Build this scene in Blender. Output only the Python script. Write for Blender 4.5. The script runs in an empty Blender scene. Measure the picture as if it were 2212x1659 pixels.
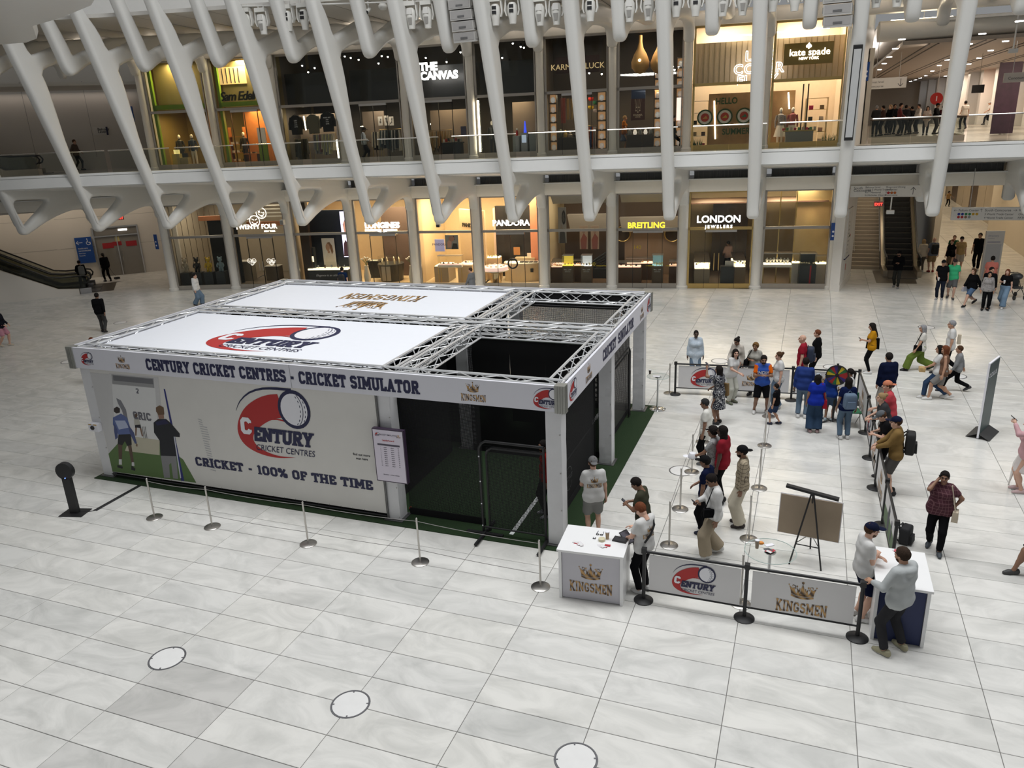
import bpy,bmesh,math,random
import numpy as np
from mathutils import Vector,Matrix
random.seed(7)
C=bpy.context.scene.collection
SC=bpy.context.scene
F_PX,YAW,PITCH,ROLL,CAM=1662.58,0.374001887,0.324283879,-0.0435652291,np.array([9.26377,-7.7052,8.0])
def _basis():
 f=np.array([-math.sin(YAW)*math.cos(PITCH),math.cos(YAW)*math.cos(PITCH),-math.sin(PITCH)])
 r0=np.array([math.cos(YAW),math.sin(YAW),0]);u0=np.cross(r0,f)
 return r0*math.cos(ROLL)+u0*math.sin(ROLL),-r0*math.sin(ROLL)+u0*math.cos(ROLL),f
RIGHT,UP,FWD=_basis()
cam=bpy.data.cameras.new('camera');cam.sensor_width=36;cam.lens=36*F_PX/2212;cam.clip_end=400
camo=bpy.data.objects.new('camera',cam);C.objects.link(camo)
camo.matrix_world=Matrix([[RIGHT[0],UP[0],-FWD[0],CAM[0]],[RIGHT[1],UP[1],-FWD[1],CAM[1]],[RIGHT[2],UP[2],-FWD[2],CAM[2]],[0,0,0,1]])
SC.camera=camo
SC.view_settings.view_transform='Standard';SC.view_settings.look='None'
SC.view_settings.gamma=1;SC.view_settings.use_curve_mapping=False
SC.view_settings.exposure=-0.08
W=bpy.data.worlds.new('sky');SC.world=W;W.use_nodes=True
bg=W.node_tree.nodes['Background'];bg.inputs[0].default_value=(0.96,0.98,1.0,1);bg.inputs[1].default_value=0.26
def area_light(name,loc,size,power,color=(1,1,1),rot=(0,0,0),sy=None):
 l=bpy.data.lights.new(name,'AREA');l.energy=power;l.color=color;l.size=size
 if sy:l.shape='RECTANGLE';l.size_y=sy
 o=bpy.data.objects.new(name,l);o.location=loc;o.rotation_euler=rot;C.objects.link(o);return o
area_light('skylight',(9.0,7.0,30.0),40,11000,(0.98,0.99,1.0),(0,0,0.12),9)
SC.cycles.use_denoising=True
SC.cycles.max_bounces=7;SC.cycles.transparent_max_bounces=24
SC.cycles.caustics_reflective=False;SC.cycles.caustics_refractive=False
SC.cycles.sample_clamp_indirect=6
def ray(px,py):return FWD*F_PX+RIGHT*(px-1106.0)+UP*(829.5-py)
def G(px,py,z=0.0):
 d=ray(px,py);t=(z-CAM[2])/d[2];return CAM+d*t
def onY(px,py,y):
 d=ray(px,py);return CAM+d*((y-CAM[1])/d[1])
def onX(px,py,x):
 d=ray(px,py);return CAM+d*((x-CAM[0])/d[0])
_mats={}
def M(name,col=(0.8,0.8,0.8),rough=0.5,metal=0.0,emit=0.0,var=0.06,scale=6.0,bump=0.0,alpha=1.0,spec=0.5):
 if name in _mats:return _mats[name]
 m=bpy.data.materials.new(name);m.use_nodes=True;_mats[name]=m
 nt=m.node_tree;b=nt.nodes['Principled BSDF']
 c=(col[0],col[1],col[2],1)
 b.inputs['Base Color'].default_value=c;b.inputs['Roughness'].default_value=rough;b.inputs['Metallic'].default_value=metal
 b.inputs['Specular IOR Level'].default_value=spec
 if emit:
  b.inputs['Emission Color'].default_value=c;b.inputs['Emission Strength'].default_value=emit
 if alpha<1:b.inputs['Alpha'].default_value=alpha
 if var and not emit:
  tc=nt.nodes.new('ShaderNodeTexCoord');n=nt.nodes.new('ShaderNodeTexNoise');n.inputs['Scale'].default_value=scale;n.inputs['Detail'].default_value=4
  mx=nt.nodes.new('ShaderNodeMix');mx.data_type='RGBA'
  nt.links.new(tc.outputs['Object'],n.inputs['Vector']);nt.links.new(n.outputs['Fac'],mx.inputs['Factor'])
  mx.inputs['A'].default_value=tuple(max(0,x*(1-var)) for x in col)+(1,);mx.inputs['B'].default_value=tuple(min(1,x*(1+var)) for x in col)+(1,)
  nt.links.new(mx.outputs['Result'],b.inputs['Base Color'])
  if bump:
   bp=nt.nodes.new('ShaderNodeBump');bp.inputs['Strength'].default_value=bump;bp.inputs['Distance'].default_value=0.02
   nt.links.new(n.outputs['Fac'],bp.inputs['Height']);nt.links.new(bp.outputs['Normal'],b.inputs['Normal'])
 return m
def glass_mat(name,tint=(0.9,0.95,0.93),refl=0.08,rough=0.02):
 if name in _mats:return _mats[name]
 m=bpy.data.materials.new(name);m.use_nodes=True;_mats[name]=m;nt=m.node_tree;nt.nodes.clear()
 o=nt.nodes.new('ShaderNodeOutputMaterial');t=nt.nodes.new('ShaderNodeBsdfTransparent');g=nt.nodes.new('ShaderNodeBsdfGlossy');mx=nt.nodes.new('ShaderNodeMixShader')
 lw=nt.nodes.new('ShaderNodeLayerWeight');fr=nt.nodes.new('ShaderNodeMath');fr.operation='POWER';fr.inputs[1].default_value=3.5;nt.links.new(lw.outputs['Facing'],fr.inputs[0])
 ad=nt.nodes.new('ShaderNodeMath');ad.operation='MULTIPLY_ADD';ad.inputs[1].default_value=0.45;ad.inputs[2].default_value=refl*.5
 t.inputs[0].default_value=(*tint,1);g.inputs[0].default_value=(0.9,0.95,0.95,1);g.inputs[1].default_value=rough
 nt.links.new(fr.outputs[0],ad.inputs[0]);nt.links.new(ad.outputs[0],mx.inputs[0]);nt.links.new(t.outputs[0],mx.inputs[1]);nt.links.new(g.outputs[0],mx.inputs[2]);nt.links.new(mx.outputs[0],o.inputs[0])
 return m
def net_mat(name,col,cover,pitch=0.04):
 """thin knotted net: opaque cords on a square grid, open cells between"""
 if name in _mats:return _mats[name]
 m=bpy.data.materials.new(name);m.use_nodes=True;_mats[name]=m;nt=m.node_tree;b=nt.nodes['Principled BSDF']
 b.inputs['Base Color'].default_value=(*col,1);b.inputs['Roughness'].default_value=0.9
 tc=nt.nodes.new('ShaderNodeTexCoord');sp=nt.nodes.new('ShaderNodeSeparateXYZ');nt.links.new(tc.outputs['Object'],sp.inputs[0])
 ad=nt.nodes.new('ShaderNodeMath');ad.operation='ADD';nt.links.new(sp.outputs[0],ad.inputs[0]);nt.links.new(sp.outputs[1],ad.inputs[1])
 outs=[]
 for src in(ad.outputs[0],sp.outputs[2]):
  d=nt.nodes.new('ShaderNodeMath');d.operation='DIVIDE';d.inputs[1].default_value=pitch;nt.links.new(src,d.inputs[0])
  f=nt.nodes.new('ShaderNodeMath');f.operation='FRACT';nt.links.new(d.outputs[0],f.inputs[0])
  l=nt.nodes.new('ShaderNodeMath');l.operation='LESS_THAN';l.inputs[1].default_value=cover;nt.links.new(f.outputs[0],l.inputs[0]);outs.append(l.outputs[0])
 mx=nt.nodes.new('ShaderNodeMath');mx.operation='MAXIMUM';nt.links.new(outs[0],mx.inputs[0]);nt.links.new(outs[1],mx.inputs[1])
 nt.links.new(mx.outputs[0],b.inputs['Alpha']);return m
WHITE=M('white_paint',(0.78,0.77,0.74),0.45,var=0.03)
STEEL=M('brushed_steel',(0.52,0.50,0.47),0.32,1.0,var=0.1)
CHROME=M('chrome',(0.75,0.75,0.75),0.08,1.0,var=0)
ALU=M('truss_aluminium',(0.78,0.79,0.80),0.35,0.55,var=0.08)
BLACK=M('black_plastic',(0.012,0.012,0.013),0.5)
NAVY=M('navy_ink',(0.012,0.014,0.06),0.6,var=0)
RED=M('red_ink',(0.42,0.02,0.02),0.6,var=0)
PWHITE=M('print_white',(0.78,0.78,0.82),0.55,var=0.02)
GREYP=M('grey_powdercoat',(0.30,0.29,0.27),0.45)
FRAME=M('window_metal',(0.40,0.37,0.33),0.38,0.75)
GLASS=glass_mat('shop_glass',(0.93,0.94,0.92),0.02)
BALGLASS=glass_mat('balustrade_glass',(0.86,0.88,0.86),0.03)
LAMP=M('lamp_warm',(1.0,0.86,0.62),emit=14)
LAMPW=M('lamp_white',(1.0,0.95,0.9),emit=10)
class MB:
 def __init__(s):s.v=[];s.f=[];s.m=[];s.T=None
 def add(s,vs,fs,mi=0):
  n=len(s.v)
  if s.T is not None:vs=[tuple(s.T@Vector(p)) for p in vs]
  s.v.extend(tuple(map(float,p)) for p in vs);s.f.extend(tuple(i+n for i in f) for f in fs);s.m.extend([mi]*len(fs));return s
 def box(s,c,d,mi=0,rz=0.0,R=None,taper=None):
  hx,hy,hz=d[0]/2,d[1]/2,d[2]/2;vs=[]
  for z in(-1,1):
   t=taper if(taper and z>0) else(1,1)
   for x,y in((-1,-1),(1,-1),(1,1),(-1,1)):
    p=Vector((x*hx*t[0],y*hy*t[1],z*hz))
    if rz:p=Matrix.Rotation(rz,3,'Z')@p
    if R is not None:p=R@p
    vs.append((c[0]+p.x,c[1]+p.y,c[2]+p.z))
  return s.add(vs,[(3,2,1,0),(4,5,6,7),(0,1,5,4),(1,2,6,5),(2,3,7,6),(3,0,4,7)],mi)
 def bb(s,a,b,mi=0):return s.box([(a[i]+b[i])/2 for i in range(3)],[abs(b[i]-a[i]) for i in range(3)],mi)
 def tube(s,pts,r,n=8,mi=0,cap=True):
  pts=[Vector(p) for p in pts];rs=r if isinstance(r,(list,tuple)) else[r]*len(pts)
  vs,fs=[],[];up=None
  for i,p in enumerate(pts):
   t=(pts[min(i+1,len(pts)-1)]-pts[max(i-1,0)])
   if t.length<1e-9:t=Vector((0,0,1))
   t.normalize()
   if up is None:up=Vector((0,0,1)) if abs(t.z)<0.9 else Vector((1,0,0))
   a=t.cross(up).normalized();b=a.cross(t);up=b
   for k in range(n):
    w=2*math.pi*k/n;vs.append(p+(a*math.cos(w)+b*math.sin(w))*rs[i])
  for i in range(len(pts)-1):
   for k in range(n):fs.append((i*n+k,i*n+(k+1)%n,(i+1)*n+(k+1)%n,(i+1)*n+k))
  if cap:fs.append(tuple(range(n))[::-1]);fs.append(tuple(range((len(pts)-1)*n,len(pts)*n)))
  return s.add(vs,fs,mi)
 def lathe(s,prof,c=(0,0,0),n=24,mi=0):
  vs,fs=[],[]
  for r,z in prof:
   for k in range(n):
    w=2*math.pi*k/n;vs.append((c[0]+r*math.cos(w),c[1]+r*math.sin(w),c[2]+z))
  for i in range(len(prof)-1):
   for k in range(n):fs.append((i*n+k,i*n+(k+1)%n,(i+1)*n+(k+1)%n,(i+1)*n+k))
  if prof[0][0]>1e-6:fs.append(tuple(range(n))[::-1])
  if prof[-1][0]>1e-6:fs.append(tuple(range((len(prof)-1)*n,len(prof)*n)))
  return s.add(vs,fs,mi)
 def poly(s,pts,mi=0):return s.add(pts,[tuple(range(len(pts)))],mi)
 def prism(s,pts,ext,mi=0):
  """pts: planar 3d loop, ext: vector"""
  n=len(pts);e=Vector(ext);vs=[Vector(p) for p in pts]+[Vector(p)+e for p in pts]
  fs=[tuple(range(n))[::-1],tuple(range(n,2*n))]+[(i,(i+1)%n,n+(i+1)%n,n+i) for i in range(n)]
  return s.add(vs,fs,mi)
 def sphere(s,c,r,nu=12,nv=8,mi=0):
  rr=r if isinstance(r,(list,tuple)) else(r,r,r);vs=[(c[0],c[1],c[2]+rr[2])];fs=[]
  for j in range(1,nv):
   t=math.pi*j/nv
   for i in range(nu):
    w=2*math.pi*i/nu;vs.append((c[0]+rr[0]*math.sin(t)*math.cos(w),c[1]+rr[1]*math.sin(t)*math.sin(w),c[2]+rr[2]*math.cos(t)))
  vs.append((c[0],c[1],c[2]-rr[2]));L=len(vs)-1
  for i in range(nu):fs.append((0,1+i,1+(i+1)%nu))
  for j in range(nv-2):
   for i in range(nu):
    a=1+j*nu+i;b=1+j*nu+(i+1)%nu;fs.append((a,a+nu,b+nu,b))
  for i in range(nu):a=1+(nv-2)*nu+i;b=1+(nv-2)*nu+(i+1)%nu;fs.append((a,L,b))
  return s.add(vs,fs,mi)
 def build(s,name,mats,parent=None,smooth=False,fix=False):
  me=bpy.data.meshes.new(name);me.from_pydata(s.v,[],s.f)
  for m in(mats if isinstance(mats,(list,tuple)) else[mats]):me.materials.append(m)
  if any(s.m):me.polygons.foreach_set('material_index',s.m)
  if fix:
   b=bmesh.new();b.from_mesh(me);bmesh.ops.recalc_face_normals(b,faces=b.faces);b.to_mesh(me);b.free()
  if smooth:
   me.polygons.foreach_set('use_smooth',[True]*len(me.polygons))
   if smooth!='all':me.set_sharp_from_angle(angle=0.7)
  o=bpy.data.objects.new(name,me);C.objects.link(o)
  if parent is not None:o.parent=parent
  return o
def tag(o,label,cat,group=None):
 o['label']=label;o['category']=cat
 if group:o['group']=group
 return o
def thing(name,label,cat,loc=(0,0,0),rz=0.0,group=None):
 o=bpy.data.objects.new(name,None);C.objects.link(o);o.location=loc;o.rotation_euler=(0,0,rz);o.empty_display_size=0.2
 return tag(o,label,cat,group)
def struct(o):o['kind']='structure';return o
def stuff(o):o['kind']='stuff';return o
def dup(o,loc=None,rz=None,label=None,parent=None):
 r=o.copy();C.objects.link(r)
 if parent is not None:r.parent=parent
 for c in list(o.children):dup(c,parent=r)
 if loc is not None:r.location=loc
 if rz is not None:r.rotation_euler=(0,0,rz)
 if label:r['label']=label
 return r
class Fr:
 """flat frame: origin, unit u (along), v (up), normal n"""
 def __init__(s,o,u,v,n):s.o,s.u,s.v,s.n=Vector(o),Vector(u).normalized(),Vector(v).normalized(),Vector(n).normalized()
 def p(s,a,b,h=0.0):return s.o+s.u*a+s.v*b+s.n*h
 def off(s,a,b,h=0.0):return Fr(s.p(a,b,h),s.u,s.v,s.n)
def text_mesh(body,size,bold=0.0,align='CENTER',shear=0.0,space=1.0):
 cu=bpy.data.curves.new('t','FONT');cu.body=body;cu.size=size;cu.align_x=align;cu.offset=bold*size;cu.shear=shear;cu.space_character=space;cu.resolution_u=3
 o=bpy.data.objects.new('t',cu);C.objects.link(o)
 dg=bpy.context.evaluated_depsgraph_get();dg.update();me=o.evaluated_get(dg).to_mesh()
 vs=[tuple(v.co) for v in me.vertices];fs=[tuple(p.vertices) for p in me.polygons]
 bpy.data.objects.remove(o);bpy.data.curves.remove(cu)
 return vs,fs
def put_text(mb,fr,body,size,a=0,b=0,h=0.004,bold=0.02,mi=0,align='CENTER',shear=0.0,space=1.0,depth=0.0,sx=1.0):
 vs,fs=text_mesh(body,size,bold,align,shear,space)
 mb.add([fr.p(a+x*sx,b+y,h) for x,y,_ in vs],fs,mi)
 if depth:
  from collections import Counter
  ec=Counter()
  for f in fs:
   for i in range(len(f)):ec[(f[i],f[(i+1)%len(f)])]+=1
  n0=len(mb.v)
  mb.add([fr.p(a+x*sx,b+y,h) for x,y,_ in vs]+[fr.p(a+x*sx,b+y,h-depth) for x,y,_ in vs],[(p,q,q+len(vs),p+len(vs)) for(p,q) in ec if(q,p) not in ec],mi)
_S={'C':(.72,[[(.61,.70),(.61,.78),(.5,.89),(.24,.89),(.13,.76),(.13,.24),(.24,.11),(.5,.11),(.61,.22),(.61,.30)]],[]),'E':(.66,[[(.17,.05),(.17,.95)],[(.05,.89),(.58,.89),(.58,.66)],[(.05,.11),(.58,.11),(.58,.34)],[(.17,.5),(.44,.5)],[(.42,.4),(.42,.6)]],[]),'F':(.64,[[(.17,.05),(.17,.95)],[(.05,.89),(.58,.89),(.58,.66)],[(.17,.5),(.44,.5)],[(.42,.4),(.42,.6)]],[(.17,.07)]),'N':(.82,[[(.17,.05),(.17,.95)],[(.65,.05),(.65,.95)],[(.17,.92),(.65,.08)]],[(.17,.07),(.12,.93),(.65,.93)]),'T':(.72,[[(.36,.05),(.36,.89)],[(.08,.66),(.08,.89),(.64,.89),(.64,.66)]],[(.36,.07)]),'U':(.80,[[(.17,.93),(.17,.24),(.28,.11),(.52,.11),(.63,.24),(.63,.93)]],[(.17,.93),(.63,.93)]),'R':(.76,[[(.17,.05),(.17,.95)],[(.06,.89),(.5,.89),(.6,.79),(.6,.6),(.5,.5),(.17,.5)],[(.38,.5),(.6,.08)]],[(.17,.07),(.64,.07)]),'Y':(.80,[[(.4,.05),(.4,.45),(.14,.93)],[(.4,.45),(.66,.93)]],[(.4,.07),(.15,.93),(.65,.93)]),'I':(.40,[[(.2,.05),(.2,.95)]],[(.2,.07),(.2,.93)]),'K':(.80,[[(.17,.05),(.17,.95)],[(.22,.42),(.62,.92)],[(.34,.55),(.64,.08)]],[(.17,.07),(.17,.93),(.65,.07),(.62,.93)]),'S':(.70,[[(.58,.73),(.58,.79),(.48,.89),(.22,.89),(.12,.79),(.12,.62),(.2,.54),(.5,.47),(.58,.38),(.58,.21),(.48,.11),(.22,.11),(.12,.21),(.12,.27)]],[]),'M':(.96,[[(.17,.05),(.17,.95)],[(.79,.05),(.79,.95)],[(.17,.93),(.48,.3),(.79,.93)]],[(.17,.07),(.79,.07),(.13,.93),(.83,.93)]),'L':(.64,[[(.17,.05),(.17,.95)],[(.05,.11),(.56,.11),(.56,.36)]],[(.17,.93)]),'A':(.80,[[(.16,.05),(.4,.93),(.64,.05)],[(.24,.33),(.56,.33)]],[(.14,.07),(.66,.07)]),'O':(.76,[[(.5,.89),(.26,.89),(.14,.76),(.14,.24),(.26,.11),(.5,.11),(.62,.24),(.62,.76),(.5,.89),(.38,.89)]],[]),'G':(.76,[[(.61,.66),(.61,.78),(.5,.89),(.24,.89),(.13,.76),(.13,.24),(.24,.11),(.5,.11),(.62,.22),(.62,.45),(.4,.45)]],[]),'H':(.82,[[(.17,.05),(.17,.95)],[(.65,.05),(.65,.95)],[(.17,.5),(.65,.5)]],[(.17,.07),(.17,.93),(.65,.07),(.65,.93)]),'-':(.5,[[(.08,.42),(.42,.42)]],[]),' ':(.36,[],[]),'1':(.44,[[(.24,.05),(.24,.93),(.08,.8)]],[(.24,.07)]),'%':(.9,[[(.2,.05),(.7,.95)],[(.1,.62),(.1,.9),(.3,.9),(.3,.62),(.1,.62),(.1,.75)],[(.6,.1),(.6,.38),(.8,.38),(.8,.1),(.6,.1),(.6,.2)]],[]),'2':(.66,[[(.1,.72),(.12,.82),(.22,.89),(.46,.89),(.56,.8),(.56,.62),(.12,.11),(.58,.11)]],[]),}
_S['0']=_S['O']
def slab_width(t,gap=.05):return sum(_S[c][0]+gap for c in t)-gap
def slab(mb,fr,t,height,a,b,h=.004,st=.2,mi=0,shear=0.0,xs=1.0,foot=.36,gap=.05,arch=None):
 x=0.0;lift=[0]
 def P(px,py):return fr.p(a+(px+shear*py)*height*xs,b+py*height+(arch(px,py)*height if arch else 0),h+lift[0]*.00025)
 for ch in t:
  w,strokes,feet=_S[ch]
  for pl in strokes:
   for i in range(len(pl)-1):
    (x0,y0),(x1,y1)=pl[i],pl[i+1];dx,dy=x1-x0,y1-y0;L=math.hypot(dx,dy) or 1;dx/=L;dy/=L
    s=st if abs(dy)>.5 else st*.92
    ea=s*.2 if i>0 else 0;eb=s*.2 if i<len(pl)-2 else 0
    lift[0]=(lift[0]+1)%12;x0-=dx*ea;y0-=dy*ea;x1+=dx*eb;y1+=dy*eb;nx,ny=-dy*s/2,dx*s/2
    mb.poly([P(x+x0-nx,y0-ny),P(x+x1-nx,y1-ny),P(x+x1+nx,y1+ny),P(x+x0+nx,y0+ny)],mi)
  for fx,fy in feet:
   q=foot/2;t2=.07;lift[0]=(lift[0]+1)%12
   mb.poly([P(x+fx-q,fy-t2),P(x+fx+q,fy-t2),P(x+fx+q,fy+t2),P(x+fx-q,fy+t2)],mi)
  x+=w+gap
def slab_c(mb,fr,t,height,a,b,**k):
 xs=k.get('xs',1.0);slab(mb,fr,t,height,a-slab_width(t,k.get('gap',.05))*height*xs/2,b,**k)
def gold_mat():
 if 'gold_ink' in _mats:return _mats['gold_ink']
 m=bpy.data.materials.new('gold_ink');m.use_nodes=True;_mats['gold_ink']=m;nt=m.node_tree;b=nt.nodes['Principled BSDF'];b.inputs['Roughness'].default_value=.45
 tc=nt.nodes.new('ShaderNodeTexCoord');mp=nt.nodes.new('ShaderNodeMapping');mp.inputs['Rotation'].default_value=(0,.5,0);mp.inputs['Scale'].default_value=(3,3,5)
 w=nt.nodes.new('ShaderNodeTexWave');w.inputs['Scale'].default_value=.8;w.inputs['Distortion'].default_value=2
 r=nt.nodes.new('ShaderNodeValToRGB');r.color_ramp.elements[0].color=(.05,.025,.012,1);r.color_ramp.elements[1].color=(.50,.29,.10,1)
 nt.links.new(tc.outputs['Object'],mp.inputs[0]);nt.links.new(mp.outputs[0],w.inputs[0]);nt.links.new(w.outputs[1],r.inputs[0]);nt.links.new(r.outputs[0],b.inputs['Base Color'])
 return m
GOLD=gold_mat()
def _arc(cx,cy,rx,ry,a0,a1,n):return[(cx+rx*math.cos(math.radians(a0+(a1-a0)*i/n)),cy+ry*math.sin(math.radians(a0+(a1-a0)*i/n))) for i in range(n+1)]
def strip(mb,fr,pl,w,h,mi,sc,a,b):
 ws=w if isinstance(w,(list,tuple)) else[w]*len(pl)
 L,R=[],[]
 for i,(x,y) in enumerate(pl):
  x0,y0=pl[max(i-1,0)];x1,y1=pl[min(i+1,len(pl)-1)];d=math.hypot(x1-x0,y1-y0) or 1;nx,ny=-(y1-y0)/d*ws[i]/2,(x1-x0)/d*ws[i]/2
  L.append((x+nx,y+ny));R.append((x-nx,y-ny))
 for i in range(len(pl)-1):mb.poly([fr.p(a+q[0]*sc,b+q[1]*sc,h) for q in(R[i],R[i+1],L[i+1],L[i])],mi)
def century(fr,w,parent,cx=0,cy=0,sx=1.0,name='logo',ball=True,h0=.003):
 """comet logo, w metres wide, centred at (cx,cy) of the frame; unit coords 0..1 wide, .82 high"""
 f2=Fr(fr.o,fr.u,fr.v,fr.n);a,b=cx-w/2*sx,cy-w*.41
 mb=MB();f2.u=fr.u*sx if sx!=1 else fr.u
 top=[(.60,.755),(.46,.735),(.30,.67),(.14,.56),(.04,.42),(.0,.29),(.03,.17),(.12,.09),(.27,.035),(.48,.015),(.72,.05)]
 bot=[(.66,.50),(.54,.48),(.42,.43),(.31,.36),(.23,.29),(.195,.22),(.21,.16),(.26,.115),(.34,.075),(.50,.04),(.72,.05)]
 def ch(q):
  r=[q[0]]
  for i in range(len(q)-1):r+=[(.75*q[i][0]+.25*q[i+1][0],.75*q[i][1]+.25*q[i+1][1]),(.25*q[i][0]+.75*q[i+1][0],.25*q[i][1]+.75*q[i+1][1])]
  return r+[q[-1]]
 top,bot=ch(ch(top)),ch(ch(bot))
 for i in range(len(top)-1):
  mb.poly([f2.p(a+x*w,b+y*w,h0) for x,y in(top[i],top[i+1],bot[i+1],bot[i])],0)
 strip(mb,f2,[(.03,.52),(.06,.575),(.1,.63),(.165,.69),(.24,.74),(.33,.777),(.42,.80),(.51,.81),(.6,.815),(.78,.815)],[.004,.008,.012,.016,.02,.022,.024,.026,.028,.03],h0,1,w,a,b)
 strip(mb,f2,[(.45,.455),(.55,.47),(.69,.455)],[.004,.014,.022],h0*1.5,0,w,a,b)
 bx,by,rx,ry=.785,.60,.2,.215
 mb.poly([f2.p(a+x*w,b+y*w,h0*2) for x,y in _arc(bx,by,rx,ry,0,345,28)],1)
 mb.poly([f2.p(a+x*w,b+y*w,h0*3) for x,y in _arc(bx,by,rx*.82,ry*.82,0,345,28)],2)
 if ball:
  for k,off in enumerate((.02,.05,.08)):
   arc=_arc(bx-.10+off,by,.16,.21,-52,52,14)
   if k==1:strip(mb,f2,arc,.007,h0*4,1,w,a,b)
   else:
    for i in range(0,14,2):strip(mb,f2,arc[i:i+2],.008,h0*4,1,w,a,b)
 slab(mb,f2,'C',w*.19,a+.055*w,b+.26*w,h=h0*3,st=.27,mi=2,shear=.08)
 slab(mb,f2,'ENTURY',w*.165,a+.205*w,b+.19*w,h=h0*3,st=.25,mi=1,shear=.16,xs=.98,foot=.42,gap=.02)
 vs,fs=text_mesh('CRICKET CENTRES',w*.098,.0,'LEFT',.2)
 x1=max(v[0] for v in vs);s=.76*w/x1
 mb.add([f2.p(a+.215*w+x*s,b+.085*w+y,h0*3) for x,y,_ in vs],fs,1)
 return mb.build(name,[RED,NAVY,PWHITE],parent)
def kingsmen(fr,w,parent,cx=0,cy=0,sx=1.0,name='logo',mat=None,h=.003):
 """crown over the word KINGSMEN, w metres wide"""
 f2=Fr(fr.o,fr.u,fr.v,fr.n);f2.u=fr.u*sx if sx!=1 else fr.u
 a,b=cx,cy-w*.38;mb=MB()
 def P(x,y):return f2.p(a+x*w,b+y*w,h)
 band=lambda y:[(x,y+.045*(x/.22)**2) for x in(-.22,-.11,0,.11,.22)]
 for y0,y1 in((.34,.385),(.40,.43)):
  q0,q1=band(y0),band(y1)
  for i in range(4):mb.poly([P(*q0[i]),P(*q0[i+1]),P(*q1[i+1]),P(*q1[i])])
 for sgn in(-1,1):
  for pts in([(.0,.42),(.055,.425),(.03,.58),(.0,.70)],[(.04,.43),(.12,.44),(.10,.52),(.11,.60),(.07,.53)],[(.11,.44),(.22,.47),(.235,.54),(.265,.63),(.20,.57),(.16,.60),(.15,.52)],[(.05,.52),(.075,.50),(.06,.60),(.045,.58)]):
   q=[P(sgn*x,y) for x,y in pts];mb.poly(q if sgn>0 else q[::-1])
  strip(mb,f2,[(sgn*.13,.56),(sgn*.15,.64),(sgn*.19,.65),(sgn*.2,.61)],.016,h,0,w,a,b)
  mb.poly([P(*q) for q in _arc(sgn*.11,.625,.018,.022,0,330,8)]);mb.poly([P(*q) for q in _arc(sgn*.268,.65,.014,.016,0,330,8)])
 mb.poly([P(*q) for q in _arc(0,.725,.026,.03,0,330,10)])
 L=slab_width('KINGSMEN',.06);xs=1.0;hgt=w/(L*xs)*1.0
 ht=.25*w;xs=w/(L*ht)
 slab(mb,f2,'KINGSMEN',ht,a-w/2,b,h=h,st=.17,xs=xs,foot=.3,gap=.06,arch=lambda px,py:.10*(abs(px/L-.5)*2)**2*(1-2*(1-py))*1.0)
 return mb.build(name,mat or GOLD,parent)
# THE HALL
KX=[10.4-3.42*(10-k) for k in range(-2,15)]
KY=[22.2,24.0,25.4,26.45,27.25,27.95,28.5,28.95,29.45,29.95,30.4,30.9,31.35,31.8,32.2,32.6,33.0]
def KP(k):return Vector((KX[k+2],KY[k+2],0))
def yfac(x):return float(np.interp(x,KX,KY))
def bayfr(k,off=0.0):
 """frame of the bay between columns k and k+1: u along the shopfront, v up, n into the shop"""
 a,b=KP(k),KP(k+1);u=(b-a).normalized();n=Vector((-u.y,u.x,0));return Fr(a+n*off,u,(0,0,1),n)
def bayP(k,u,n,z):f=bayfr(k);return f.o+f.u*u+f.n*n+Vector((0,0,z))
BAY=[(KP(k+1)-KP(k)).length for k in range(-2,13)]
def facade_strip(name,prof,mat,x0=-32,x1=30,smooth=False,parent=None):
 """profile [(offset, z)] swept along the curved facade"""
 xs=[x for x in np.arange(x0,x1+.01,1.71)];mb=MB();vs,fs=[],[];n=len(prof)
 for x in xs:
  y=yfac(x);s=(yfac(x+.5)-yfac(x-.5));L=math.hypot(1,s);nx,ny=-s/L,1/L
  vs+=[(x+nx*o,y+ny*o,z) for o,z in prof]
 for i in range(len(xs)-1):
  for j in range(n):fs.append((i*n+j,(i+1)*n+j,(i+1)*n+(j+1)%n,i*n+(j+1)%n))
 fs+=[tuple(range(n)),tuple(range((len(xs)-1)*n,len(xs)*n))[::-1]]
 mb.add(vs,fs);return mb.build(name,mat,parent,smooth,fix=True)
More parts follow.
